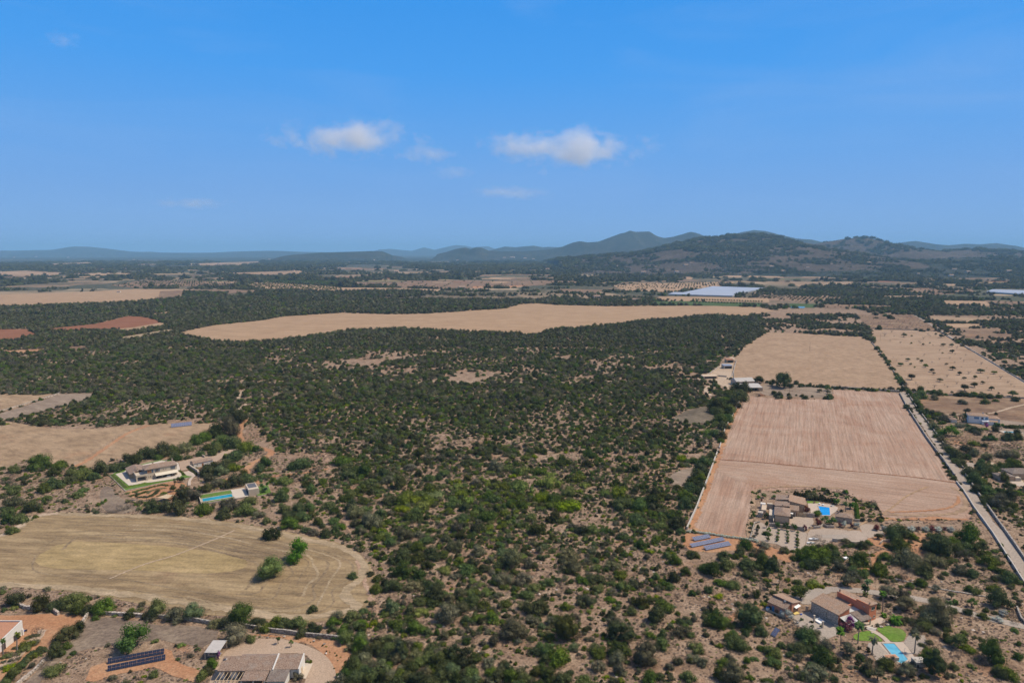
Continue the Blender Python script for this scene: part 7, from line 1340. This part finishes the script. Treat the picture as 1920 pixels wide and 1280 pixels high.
# citrus rows
for ci_, (x_, ys_) in enumerate([(360,(760,850,900)), (515,(760,820,870,915)), (670,(790,840,885,940)), (830,(800,855,910,960,1010,1080)), (170,(770,815)), (125,(865,))]):
    for yi_, y_ in enumerate(ys_):
        px, py = C4((x_ - (y_ - 760) * .08 * (1 if x_ < 600 else 0), y_))[0]; big = (x_, y_) == (360, 760); k = 'V' if y_ < 860 and x_ > 300 else 'b' if x_ > 300 else 'g'
        wm = (11 if big else 9.2) * depth(*P(px, py)) / 1280; tree(px, py, wm * .82, 3.2 if big else 2.2, .7, k, f'citrus tree in the {["first","second","third","fourth","outer","corner"][ci_]} row from the plough land, {ONES[yi_+1]} from the house', 'citrus_tree', 'citrus tree', 'citrus rows of the brown villa')
for x_, y_, w_, h_, k, lab in [(500,690,13,4.2,'V','bright citrus tree under the house wall, left one'),(650,720,14,4.6,'V','bright citrus tree under the house wall, right one'),(790,735,10,4.4,'V','slim bright tree beside the pink bush'),(745,700,6,3.2,'V','small bright tree left of the slim one'),(325,545,13,4.2,'V','bright tree between the white frame and the shed'),(325,690,8,4.6,'V','slim bright tree at the terrace corner'),(185,715,7,3.0,'b','small green tree at the western edge of the citrus terrace'),(105,540,9,4.2,'V','bright round tree alone on the plough land edge'),(185,215,11,2.6,'V','light green fig bush at the western back corner'),(270,200,11,3.4,'V','bright green tree at the western back corner'),(450,215,14,2.6,'V','green hedge tree behind the western wing'),
        (980,440,20,4.2,'r','dark red bougainvillea mass at the covered porch'),(1160,490,18,3.8,'b','round clipped green ball tree left of the bright blue pool'),(1160,650,18,4.4,'r','rust red bush at the corner of the courtyard wall'),(1290,620,18,4.8,'V','broad bright green tree beside the rust red bush'),(1410,640,20,4.6,'V','second broad bright green tree below the guest hut'),(955,740,11,3.2,'k','pink bush in front of the citrus terrace steps'),(1515,670,11,2.6,'r','red bush beneath the guest hut'),(1595,680,13,3.4,'w','white oleander beneath the guest hut'),(1710,680,12,2.6,'r','red bush between the two white oleanders'),(1805,700,14,3.6,'w','white oleander at the end below the guest hut'),(240,260,6,1.6,'r','small crimson bush at the back of the western wing'),(1110,290,5,1.2,'k','tiny magenta bush on the pool lawn')]:
    px, py = C4((x_, y_))[0]; wm = w_ * depth(*P(px, py)) / 1280; tree(px, py, wm, h_, h_ * .2, k, lab, 'garden_tree', 'garden tree', 'garden trees of the brown villa')
for x_, y_, h_, cw, v, lab in [(1475,215,2.2,3.6,1,'fan palm behind the pool, left of the group'),(1635,195,3.4,2.6,1,'tallest fan palm behind the pool'),(1460,300,2.0,4.2,1,'low palm near the grey lounger'),(1620,300,4.0,4.0,2,'dense dark palm in the middle of the group'),(1620,420,4.4,4.2,2,'large palm above the guest hut roof'),(1700,370,2.4,4.4,1,'spreading palm beside the clipped hedge'),(1540,420,.8,3.4,3,'grey blue low palm by the hut chimney')]: palm(*C4((x_, y_))[0], h_, cw, v, lab + ' of the brown villa', .2)

# ---- barns --------------------------------------------------------------------------------------
t = root('grey_barn', 'long open barn with a pale grey roof at the head of the ploughed field', *B7((630,470))[0], 0, 3, 'barn')
MB().box(0, 14, 5, 15.6, 0, 3.4).build('wall', 'wall_beige', t); MB().box(.3, 13.7, 4.9, 4.99, .1, 2.9).build('opening', 'metal_dark', t); MB().box(13.2, 17.5, .3, 15.4, 0, 3.4).build('side_wall', 'wall_ochre', t)
roofslab(t, [(-2.5,.2,3.7),(17.2,.2,3.7),(19.4,16.6,5.0),(-2.5,16.6,5.0)], 'roof_grey', .2)
for k in range(6): MB().box(-2 + k * 3.6, -1.8 + k * 3.6, .4, .6, 0, 3.5).build('post', 'timber_post', t)
t = root('farm_barn', 'sand-coloured farm barn with a gabled roof behind the long grey one', *B7((520,400))[0], 0, 10, 'barn')
MB().box(0, 20, 0, 13, 0, 4).build('wall', 'wall_beige', t); MB().add([(-.5,-.5,4.05),(20.5,-.5,4.05),(20.5,13.5,4.05),(-.5,13.5,4.05),(-.5,6.5,7),(20.5,6.5,7)], [(0,1,5,4),(3,4,5,2),(0,4,3),(1,2,5),(0,3,2,1)]).build('roof', 'roof_grey', t); MB().box(1.5, 8, -.02, -.005, .2, 3).build('opening', 'metal_dark', t)
for nm, lab, (x_, y_), w_, d_, h_, rm in [('shed', 'small brown shed at the top of the pens behind the barns', (400,130), 9, 7, 4, 'rust'), ('shed', 'open shed with a bluish roof inside the pens behind the barns', (370,200), 10, 9, 3.6, 'metal_grey'), ('shed', 'low pale shed at the western corner of the pens', (120,320), 16, 7, 2.8, 'wall_beige')]:
    t = root(nm, lab, *B7((x_, y_))[0], 0, 5, 'shed', 'sheds of the barnyard'); MB().box(0, w_, 0, d_, 0, h_).build('wall', 'wall_beige' if rm != 'rust' else 'wall_ochre', t); roofslab(t, [(-.4,-.4,h_+.1),(w_+.4,-.4,h_+.1),(w_+.4,d_+.4,h_+.7),(-.4,d_+.4,h_+.7)], rm, .1); MB().box(w_*.1, w_*.9, -.03, -.006, .2, h_*.8).build('opening', 'metal_dark', t)
for lab, q in [('pen wall behind the barns, on the scrub side', ((170,280),(260,220),(300,185))), ('pen wall behind the barns, on the stubble side', ((460,115),(515,120),(470,280),(430,330))), ('pen wall crossing the middle of the pens', ((200,300),(300,290),(400,300)))]: wall(lab, B7(*q), 1.6, .6, 'rock_pale', 'stone_wall', 'stone wall', 'pen walls')
fence('paddock fence of poles right of the grey barn', B7((960,465),(1100,470),(1270,475),(1450,490),(1560,490)), 5, 1.6, .1)
bx('scrap_heap', 'round heap of rusty scrap at the barn entrance', 'scrap heap', *B7((800,530))[0], 0, 20, [('heap', 'rust', (0,5,0,2.5,0,1.2), (1,3.5,.5,2,1.2,1.8)), ('crate', 'wood_brown', (5.2,6.6,0,1.2,0,.9))])  # rusty scrap heap with a crate beside it

# ---- far villa by the lane, right edge houses --------------------------------------------------
Q7 = crop(1680, 760, 6.4)
t = root('pale_villa', 'pale pink two-storey villa with blue shutters among garden trees near the lane', *Q7((865,205))[0], 0, -22)
MB().box(0, 14, 0, 9, 0, 6.2).build('wall', 'fabric_white', t); hip(t, 0, 14, 0, 9, 6.3, 1.7, 'roof_tile_warm'); window(t, 5.6, 0, 3.6, 1.6, 1.8, 'x', -1, 'wall_white', 'shutter_bright', 'shutter_bright'); window(t, 9.6, 0, 3.6, .9, 1.8, 'x', -1, 'wall_white', 'glass_dark', 'shutter_bright'); window(t, 12.6, 0, 3.6, .9, 1.8, 'x', -1, 'wall_white', 'shutter_bright', 'shutter_bright'); window(t, 10, 0, .6, 1.2, 2, 'x', -1, 'wall_white')
MB().box(14.003, 22, 1, 10, 0, 4.6).build('wall', 'fabric_white', t); hip(t, 14.4, 22, 1, 10, 4.7, 1.4, 'roof_tile_warm'); MB().box(9, 17, -3.4, -.003, 0, 3.0).build('balcony', 'fabric_white', t); roofslab(t, [(14,-3.6,2.9),(20,-3.6,2.9),(20,-.2,3.6),(14,-.2,3.6)], 'roof_tile_warm', .2, 'porch_roof'); chimney(t, 11, 5, 7, 8.6, .4)
for i, (x_, y_, h_) in enumerate([(765,195,5),(790,195,4.6),(808,200,4.2),(828,205,10.5),(842,208,7)]):
    t_ = thing('cypress_tree', f'{"tallest " if h_ > 10 else ""}dark slim cypress, {ONES[i+1]} of five toward the pale villa', 'cypress', (*P(*Q7((x_, y_))[0]), 0), 0, 'cypresses beside the pale villa'); MB().tube((0,0,0),(0,0,h_*.5),.12,.1,6).build('trunk', 'bark', t_)
    o = bpy.data.objects.new('crown', BM['o'][i % 3]); C.objects.link(o); o.parent = t_; o.scale = (2.4, 2.4, h_ / .9)
palm(*Q7((700,185))[0], 3.2, 5.5, 0, 'low spreading palm in front of the pale villa pool terrace', .3)
for x_, y_, h_ in ((1240,275,3.0),(1265,285,3.4),(1210,265,2.6)): palm(*Q7((x_, y_))[0], h_, 3.6, 1, where('small palm', *Q7((x_, y_))[0], 'right of the pale villa'), .15)
for x_, y_, w_, k, lab in [(1090,270,8,'p','dark purple bougainvillea at the porch of the pale villa'),(1075,240,7,'k','red flowering bush on the balcony side of the pale villa'),(1200,235,7,'L','yellow green bush at the corner of the pale villa')]:
    px, py = Q7((x_, y_))[0]; wm = w_ * depth(*P(px, py)) / 1280; tree(px, py, wm, 3, .5, k, lab, 'garden_tree', 'garden tree')
t = root('garden_shed', 'tiny white garden house left of the pale villa', *Q7((650,205))[0], 0, -10, 'shed'); MB().box(0,5,0,4,0,2.6).build('wall','wall_white',t); roofslab(t, [(-.3,-.3,2.7),(5.3,-.3,2.7),(5.3,4.3,3.3),(-.3,4.3,3.3)], 'roof_tile', .15)
t = root('stone_house', 'dark-roofed stone house at the right edge beside a paved terrace', *Q7((1250,905))[0], 0, 0)
MB().box(0, 9, 0, 7, 0, 2.8).build('wall', 'wall_ochre', t); hip(t, 0, 9, 0, 7, 2.9, 1.3, 'roof_tile_dark'); MB().box(9.5, 24, 3, 13, 0, 3.6).build('wall', 'wall_ochre', t); hip(t, 9.5, 24, 3, 13, 3.7, 2.0, 'roof_tile_dark'); MB().box(9, 12.5, -.5, 3, 0, 2.2).build('porch', 'wall_cream', t); window(t, 14, 3, 1.0, 1.2, 1.2, 'x', -1, 'wall_cream'); window(t, 18, 3, 1.0, 1.2, 1.2, 'x', -1, 'wall_cream')
sheet('terrace', Q7((1200,820),(1300,810),(1480,860),(1540,930),(1540,990),(1380,940),(1210,880)), 'paving', .12)
sheet('bare_patch', Q7((540,380),(600,340),(700,400),(830,300),(960,370),(1100,430),(1160,470),(1160,540),(1100,560),(980,520),(700,460),(560,480)), 'fallow_brown', .06, .5, foot=False)
sheet('bare_patch', Q7((700,420),(780,440),(1000,500),(900,490),(690,470)), 'red_track', .1, .4, foot=False)
bx('swimming_pool', 'narrow white-rimmed pool terrace beside the pale villa', 'pool terrace', *Q7((1290,330))[0], 0, -8, [('paving', 'paving_light', (0,14,0,6,0,.3)), ('water', 'water_turquoise', (2,12,1.5,4.5,.3,.33))])
bx('farm_shed', 'low farm shed under trees at the head of the lane beside the vine plot', 'shed', *c3r((1205,503))[0], 0, -5, [('wall', 'wall_ochre', (0,22,0,9,0,4)), ('roof', 'roof_tile_dark', (-.5,22.5,-.5,9.5,4,4.6)), ('opening', 'metal_dark', (2,9,-.06,-.01,.2,3))])

# ---- greenhouses ---------------------------------------------------------------------------------
def greenhouse(label, pts, rows, h=5):
    a, b, c, d = [Vector(P(*p)) for p in pts]; t_ = thing('greenhouse', label, 'greenhouse', (a.x, a.y, 0), 0, 'plastic greenhouses of the plain')
    for i in range(rows):
        mb = MB(); u0, u1 = i / rows, (i + .995) / rows; n = 6; v = []
        for k in range(n + 1):
            u = u0 + (u1 - u0) * k / n; z = h * (.78 + .22 * math.sin(math.pi * k / n)); p = a.lerp(d, u); q = b.lerp(c, u); v += [(p.x - a.x, p.y - a.y, z), (q.x - a.x, q.y - a.y, z)]
        p0, q0, p1, q1 = v[0], v[1], v[2*n], v[2*n+1]; m = len(v); v += [(p0[0], p0[1], 0), (q0[0], q0[1], 0), (p1[0], p1[1], 0), (q1[0], q1[1], 0)]
        f = [(2*k, 2*k+1, 2*k+3, 2*k+2) for k in range(n)] + [(0, m, m+1, 1), (2*n, 2*n+1, m+3, m+2), tuple([m] + [2*k for k in range(n+1)] + [m+2]), tuple([m+1, m+3] + [2*k+1 for k in range(n, -1, -1)])]
        mb.add(v, f).build('tunnel', 'greenhouse_film', t_)
greenhouse('wide block of pale plastic greenhouses behind the green orchard strip', c3r((0,392),(300,398),(470,366),(170,356)), 30)
greenhouse('row of white plastic greenhouses in front of the wide pale block', c3r((-80,400),(280,410),(310,398),(-50,390)), 9)
greenhouse('pale plastic greenhouses near the right edge of the plain', c3r((1710,386),(2050,410),(2070,384),(1740,374)), 14)

# ---- houses scattered over the plain, with roofs of their own --------------------------------------
def farhouse(px, py, wpx, m='wall_white', rm='roof_tile_warm', h=None):
    x, y = P(px, py); zr = float(rise(np.array([x]), np.array([y]))[0])
    if zr > 1:
        for zt in range(0, 140, 2):
            x, y = P(px, min(py, 600), zt) if zt < 128 else (x, y)
            if float(rise(np.array([x]), np.array([y]))[0]) <= zt + 2: zr = float(rise(np.array([x]), np.array([y]))[0]); break
    d = depth(x, y); w_ = wpx * d / 1280; dd = w_ * .7; h = h or min(9, max(3.4, w_ * .30)); t_ = thing('farmhouse', where({'wall_white': 'white', 'wall_cream': 'cream', 'wall_beige': 'sandy'}[m] + ' far farmhouse', px, py - 2, 'on the plain'), 'farmhouse', (x, y, max(0, zr - 1)), ri.uniform(-.4, .4), 'farmhouses scattered over the plain')
    MB().box(-w_/2, w_/2, 0, dd, 0, h).build('wall', m, t_); e = w_ * .02; z = h + .02
    MB().add([(-w_/2-e, -e, z), (w_/2+e, -e, z), (w_/2+e, dd+e, z), (-w_/2-e, dd+e, z), (-w_/2-e, dd/2, h + dd*.22), (w_/2+e, dd/2, h + dd*.22)], [(0,1,5,4),(3,4,5,2),(0,4,3),(1,2,5),(0,3,2,1)]).build('roof', rm, t_)
    s = w_ / 10
    for k in (-3, 0, 3): MB().box(k*s - .5*s, k*s + .5*s, -.08, -.01, h*.3, h*.75).build('window', 'glass_dark', t_)
for px, py, w_, m in [(222,548,7,'wall_white'),(728,556,11,'wall_beige'),(867,542,15,'wall_beige'),(900,543,9,'wall_beige'),(912,544,7,'wall_cream'),(1120,559,15,'wall_beige'),(1130,557,6,'wall_beige'),(1172,565,12,'wall_beige'),(1193,566,18,'wall_beige'),(893,513,14,'wall_cream'),(743,511,10,'wall_cream'),(644,506,8,'wall_white'),(767,501,7,'wall_white'),(937,506,9,'wall_white'),(930,497,6,'wall_cream'),(993,502,7,'wall_white'),(1027,506,8,'wall_cream'),(1207,512,10,'wall_cream'),(1270,511,9,'wall_white'),(1083,494,6,'wall_cream'),(1060,491,6,'wall_white'),(1113,490,6,'wall_cream'),(1127,479,5,'wall_white'),(960,483,9,'wall_white'),(973,482,6,'wall_white'),(985,483,7,'wall_cream'),(945,484,6,'wall_cream'),(1000,485,5,'wall_white'),
        (1330,517,13,'wall_cream'),(1448,498,11,'wall_white'),(1470,508,11,'wall_cream'),(1390,491,8,'wall_beige'),(1358,483,7,'wall_cream'),(1287,496,9,'wall_cream'),(1296,494,6,'wall_beige'),(1610,484,9,'wall_white'),(1653,481,11,'wall_cream'),(1630,492,8,'wall_cream'),(1590,487,7,'wall_white'),(1687,526,9,'wall_white'),(1785,518,10,'wall_white'),(1817,511,10,'wall_cream'),(1893,509,10,'wall_white'),(1723,514,6,'wall_cream'),(1783,482,6,'wall_cream'),(1790,506,9,'wall_beige'),(1853,491,10,'wall_cream'),(1827,489,7,'wall_beige'),(1747,543,6,'wall_beige'),(1735,529,5,'wall_beige'),(1913,484,6,'wall_cream'),(1515,500,6,'wall_white'),(1560,494,6,'wall_cream'),
        (323,534,6,'wall_white'),(335,513,5,'wall_cream'),(410,494,4,'wall_white'),(620,498,6,'wall_white'),(655,493,5,'wall_cream'),(700,488,5,'wall_white'),(580,489,4,'wall_white'),(505,487,4,'wall_white'),(250,488,4,'wall_white'),(170,491,4,'wall_white'),(127,483,4,'wall_white'),(67,482,4,'wall_white'),(25,483,4,'wall_cream'),(550,508,5,'wall_cream'),(820,494,5,'wall_white'),(858,488,5,'wall_cream'),(1020,494,6,'wall_cream'),(1155,500,7,'wall_white'),(1180,489,5,'wall_cream'),(1230,500,6,'wall_beige'),(660,668,5,'wall_cream')]:
    farhouse(px, py, w_ * .85, m, 'roof_tile_warm' if m != 'wall_beige' else 'roof_tile')
# rows of the far orchards, each an own tree
for (x0, y0), (x1, y1), rows, cols in [((1300,556),(1428,560),1,26),((1295,560),(1428,565),1,24)]:
    for r_ in range(rows):
        for c_ in range(cols):
            px = x0 + (x1 - x0) * c_ / (cols - 1); py = y0 + (y1 - y0) * c_ / (cols - 1) + 6; x, y = P(px, py); o = bpy.data.objects.new('orchard_tree', BM['e'][c_ % 3]); C.objects.link(o); o.location = (x, y, 0); o.scale = (7, 7, 8)
            tag(o, f'green orchard tree in the {"upper" if y0 < 558 else "lower"} row before the greenhouses, {num(c_ + 1)} counted from the left', 'orchard tree', 'orchard rows before the greenhouses')

# ================================================================== CLOUDS AND AIR
def cloud(label, px, py, wpx, hpx, D, dens, seed, dpt=.6):
    X = (px - 960) * D / 1280; Zc = HC + (471 - py) * D / 1280; w_ = 1.75 * wpx * D / 1280; h = 1.45 * hpx * D / 1280
    bm = bmesh.new(); bmesh.ops.create_icosphere(bm, subdivisions=3, radius=.5); me = bpy.data.meshes.new('cloud'); bm.to_mesh(me); bm.free()
    o = bpy.data.objects.new('cloud', me); C.objects.link(o); o.location = (X, D, Zc); o.scale = (w_ * 1.15, w_ * dpt, h * 1.25); tag(o, label, 'cloud', 'small clouds over the plain')
    m = bpy.data.materials.new('vapour'); m.use_nodes = True; t = m.node_tree; t.nodes.clear(); out = t.nodes.new('ShaderNodeOutputMaterial'); pv = t.nodes.new('ShaderNodeVolumePrincipled'); t.links.new(pv.outputs[0], out.inputs['Volume'])
    pv.inputs['Color'].default_value = (.97, .98, 1, 1); pv.inputs['Anisotropy'].default_value = .2
    tc = t.nodes.new('ShaderNodeTexCoord'); ln = t.nodes.new('ShaderNodeVectorMath'); ln.operation = 'LENGTH'; t.links.new(tc.outputs['Object'], ln.inputs[0])
    mp = t.nodes.new('ShaderNodeMapping'); mp.inputs['Location'].default_value = (seed * 3.1, seed * 1.7, seed * .9); mp.inputs['Scale'].default_value = (8.5, 8.5 * dpt, 8.5 * max(.25, hpx / wpx * 1.1)); t.links.new(tc.outputs['Object'], mp.inputs['Vector'])
    n = noise(t, mp.outputs[0], 7, .66, .3)
    sp = t.nodes.new('ShaderNodeSeparateXYZ'); t.links.new(tc.outputs['Object'], sp.inputs[0])
    a = t.nodes.new('ShaderNodeMath'); a.operation = 'MULTIPLY_ADD'; a.inputs[1].default_value = -1.7; a.inputs[2].default_value = .33; t.links.new(ln.outputs['Value'], a.inputs[0])
    b = t.nodes.new('ShaderNodeMath'); b.operation = 'MULTIPLY_ADD'; b.inputs[1].default_value = 2.0; t.links.new(n, b.inputs[0]); t.links.new(a.outputs[0], b.inputs[2])
    c = t.nodes.new('ShaderNodeMath'); c.operation = 'SUBTRACT'; c.inputs[1].default_value = .86; t.links.new(b.outputs[0], c.inputs[0])
    d = t.nodes.new('ShaderNodeMath'); d.operation = 'MULTIPLY'; d.use_clamp = False; d.inputs[1].default_value = dens * 1.5; mx = t.nodes.new('ShaderNodeMath'); mx.operation = 'MAXIMUM'; mx.inputs[1].default_value = 0; t.links.new(c.outputs[0], mx.inputs[0]); t.links.new(mx.outputs[0], d.inputs[0]); t.links.new(d.outputs[0], pv.inputs['Density'])
    me.materials.append(m); return o
cloud('elongated pale cloud over the left middle of the plain', 668, 268, 190, 56, 9000, .006, 1)
cloud('small faint cloud between the two bigger ones', 805, 295, 85, 30, 9500, .0035, 2)
cloud('largest cloud, right of the middle, with a puffy top', 1075, 287, 190, 62, 9000, .006, 3)
cloud('narrow puff attached on the left of the largest cloud', 975, 280, 110, 46, 9200, .0045, 4)
cloud('tiny pale wisp under the small faint cloud', 852, 328, 60, 22, 11000, .0025, 5)
cloud('thin streaky wisp low on the left of the sky', 372, 384, 110, 18, 13000, .0018, 6)
cloud('tiny streak high on the left of the sky', 155, 96, 60, 26, 7000, .0022, 7)
cloud('faint low wisp beneath the largest cloud', 960, 365, 130, 22, 13000, .0015, 8)

hz = MB().box(-62000, 62000, -9500, 62000, -12, 640).build('haze', 'wall_white'); hz.data.materials.clear()
m = bpy.data.materials.new('air'); m.use_nodes = True; t = m.node_tree; t.nodes.clear(); out = t.nodes.new('ShaderNodeOutputMaterial'); pv = t.nodes.new('ShaderNodeVolumePrincipled'); t.links.new(pv.outputs[0], out.inputs['Volume'])
pv.inputs['Color'].default_value = (.36, .69, 1.0, 1); pv.inputs['Density'].default_value = 4.3e-5; pv.inputs['Anisotropy'].default_value = .0
hz.data.materials.append(m); hz['kind'] = 'stuff'
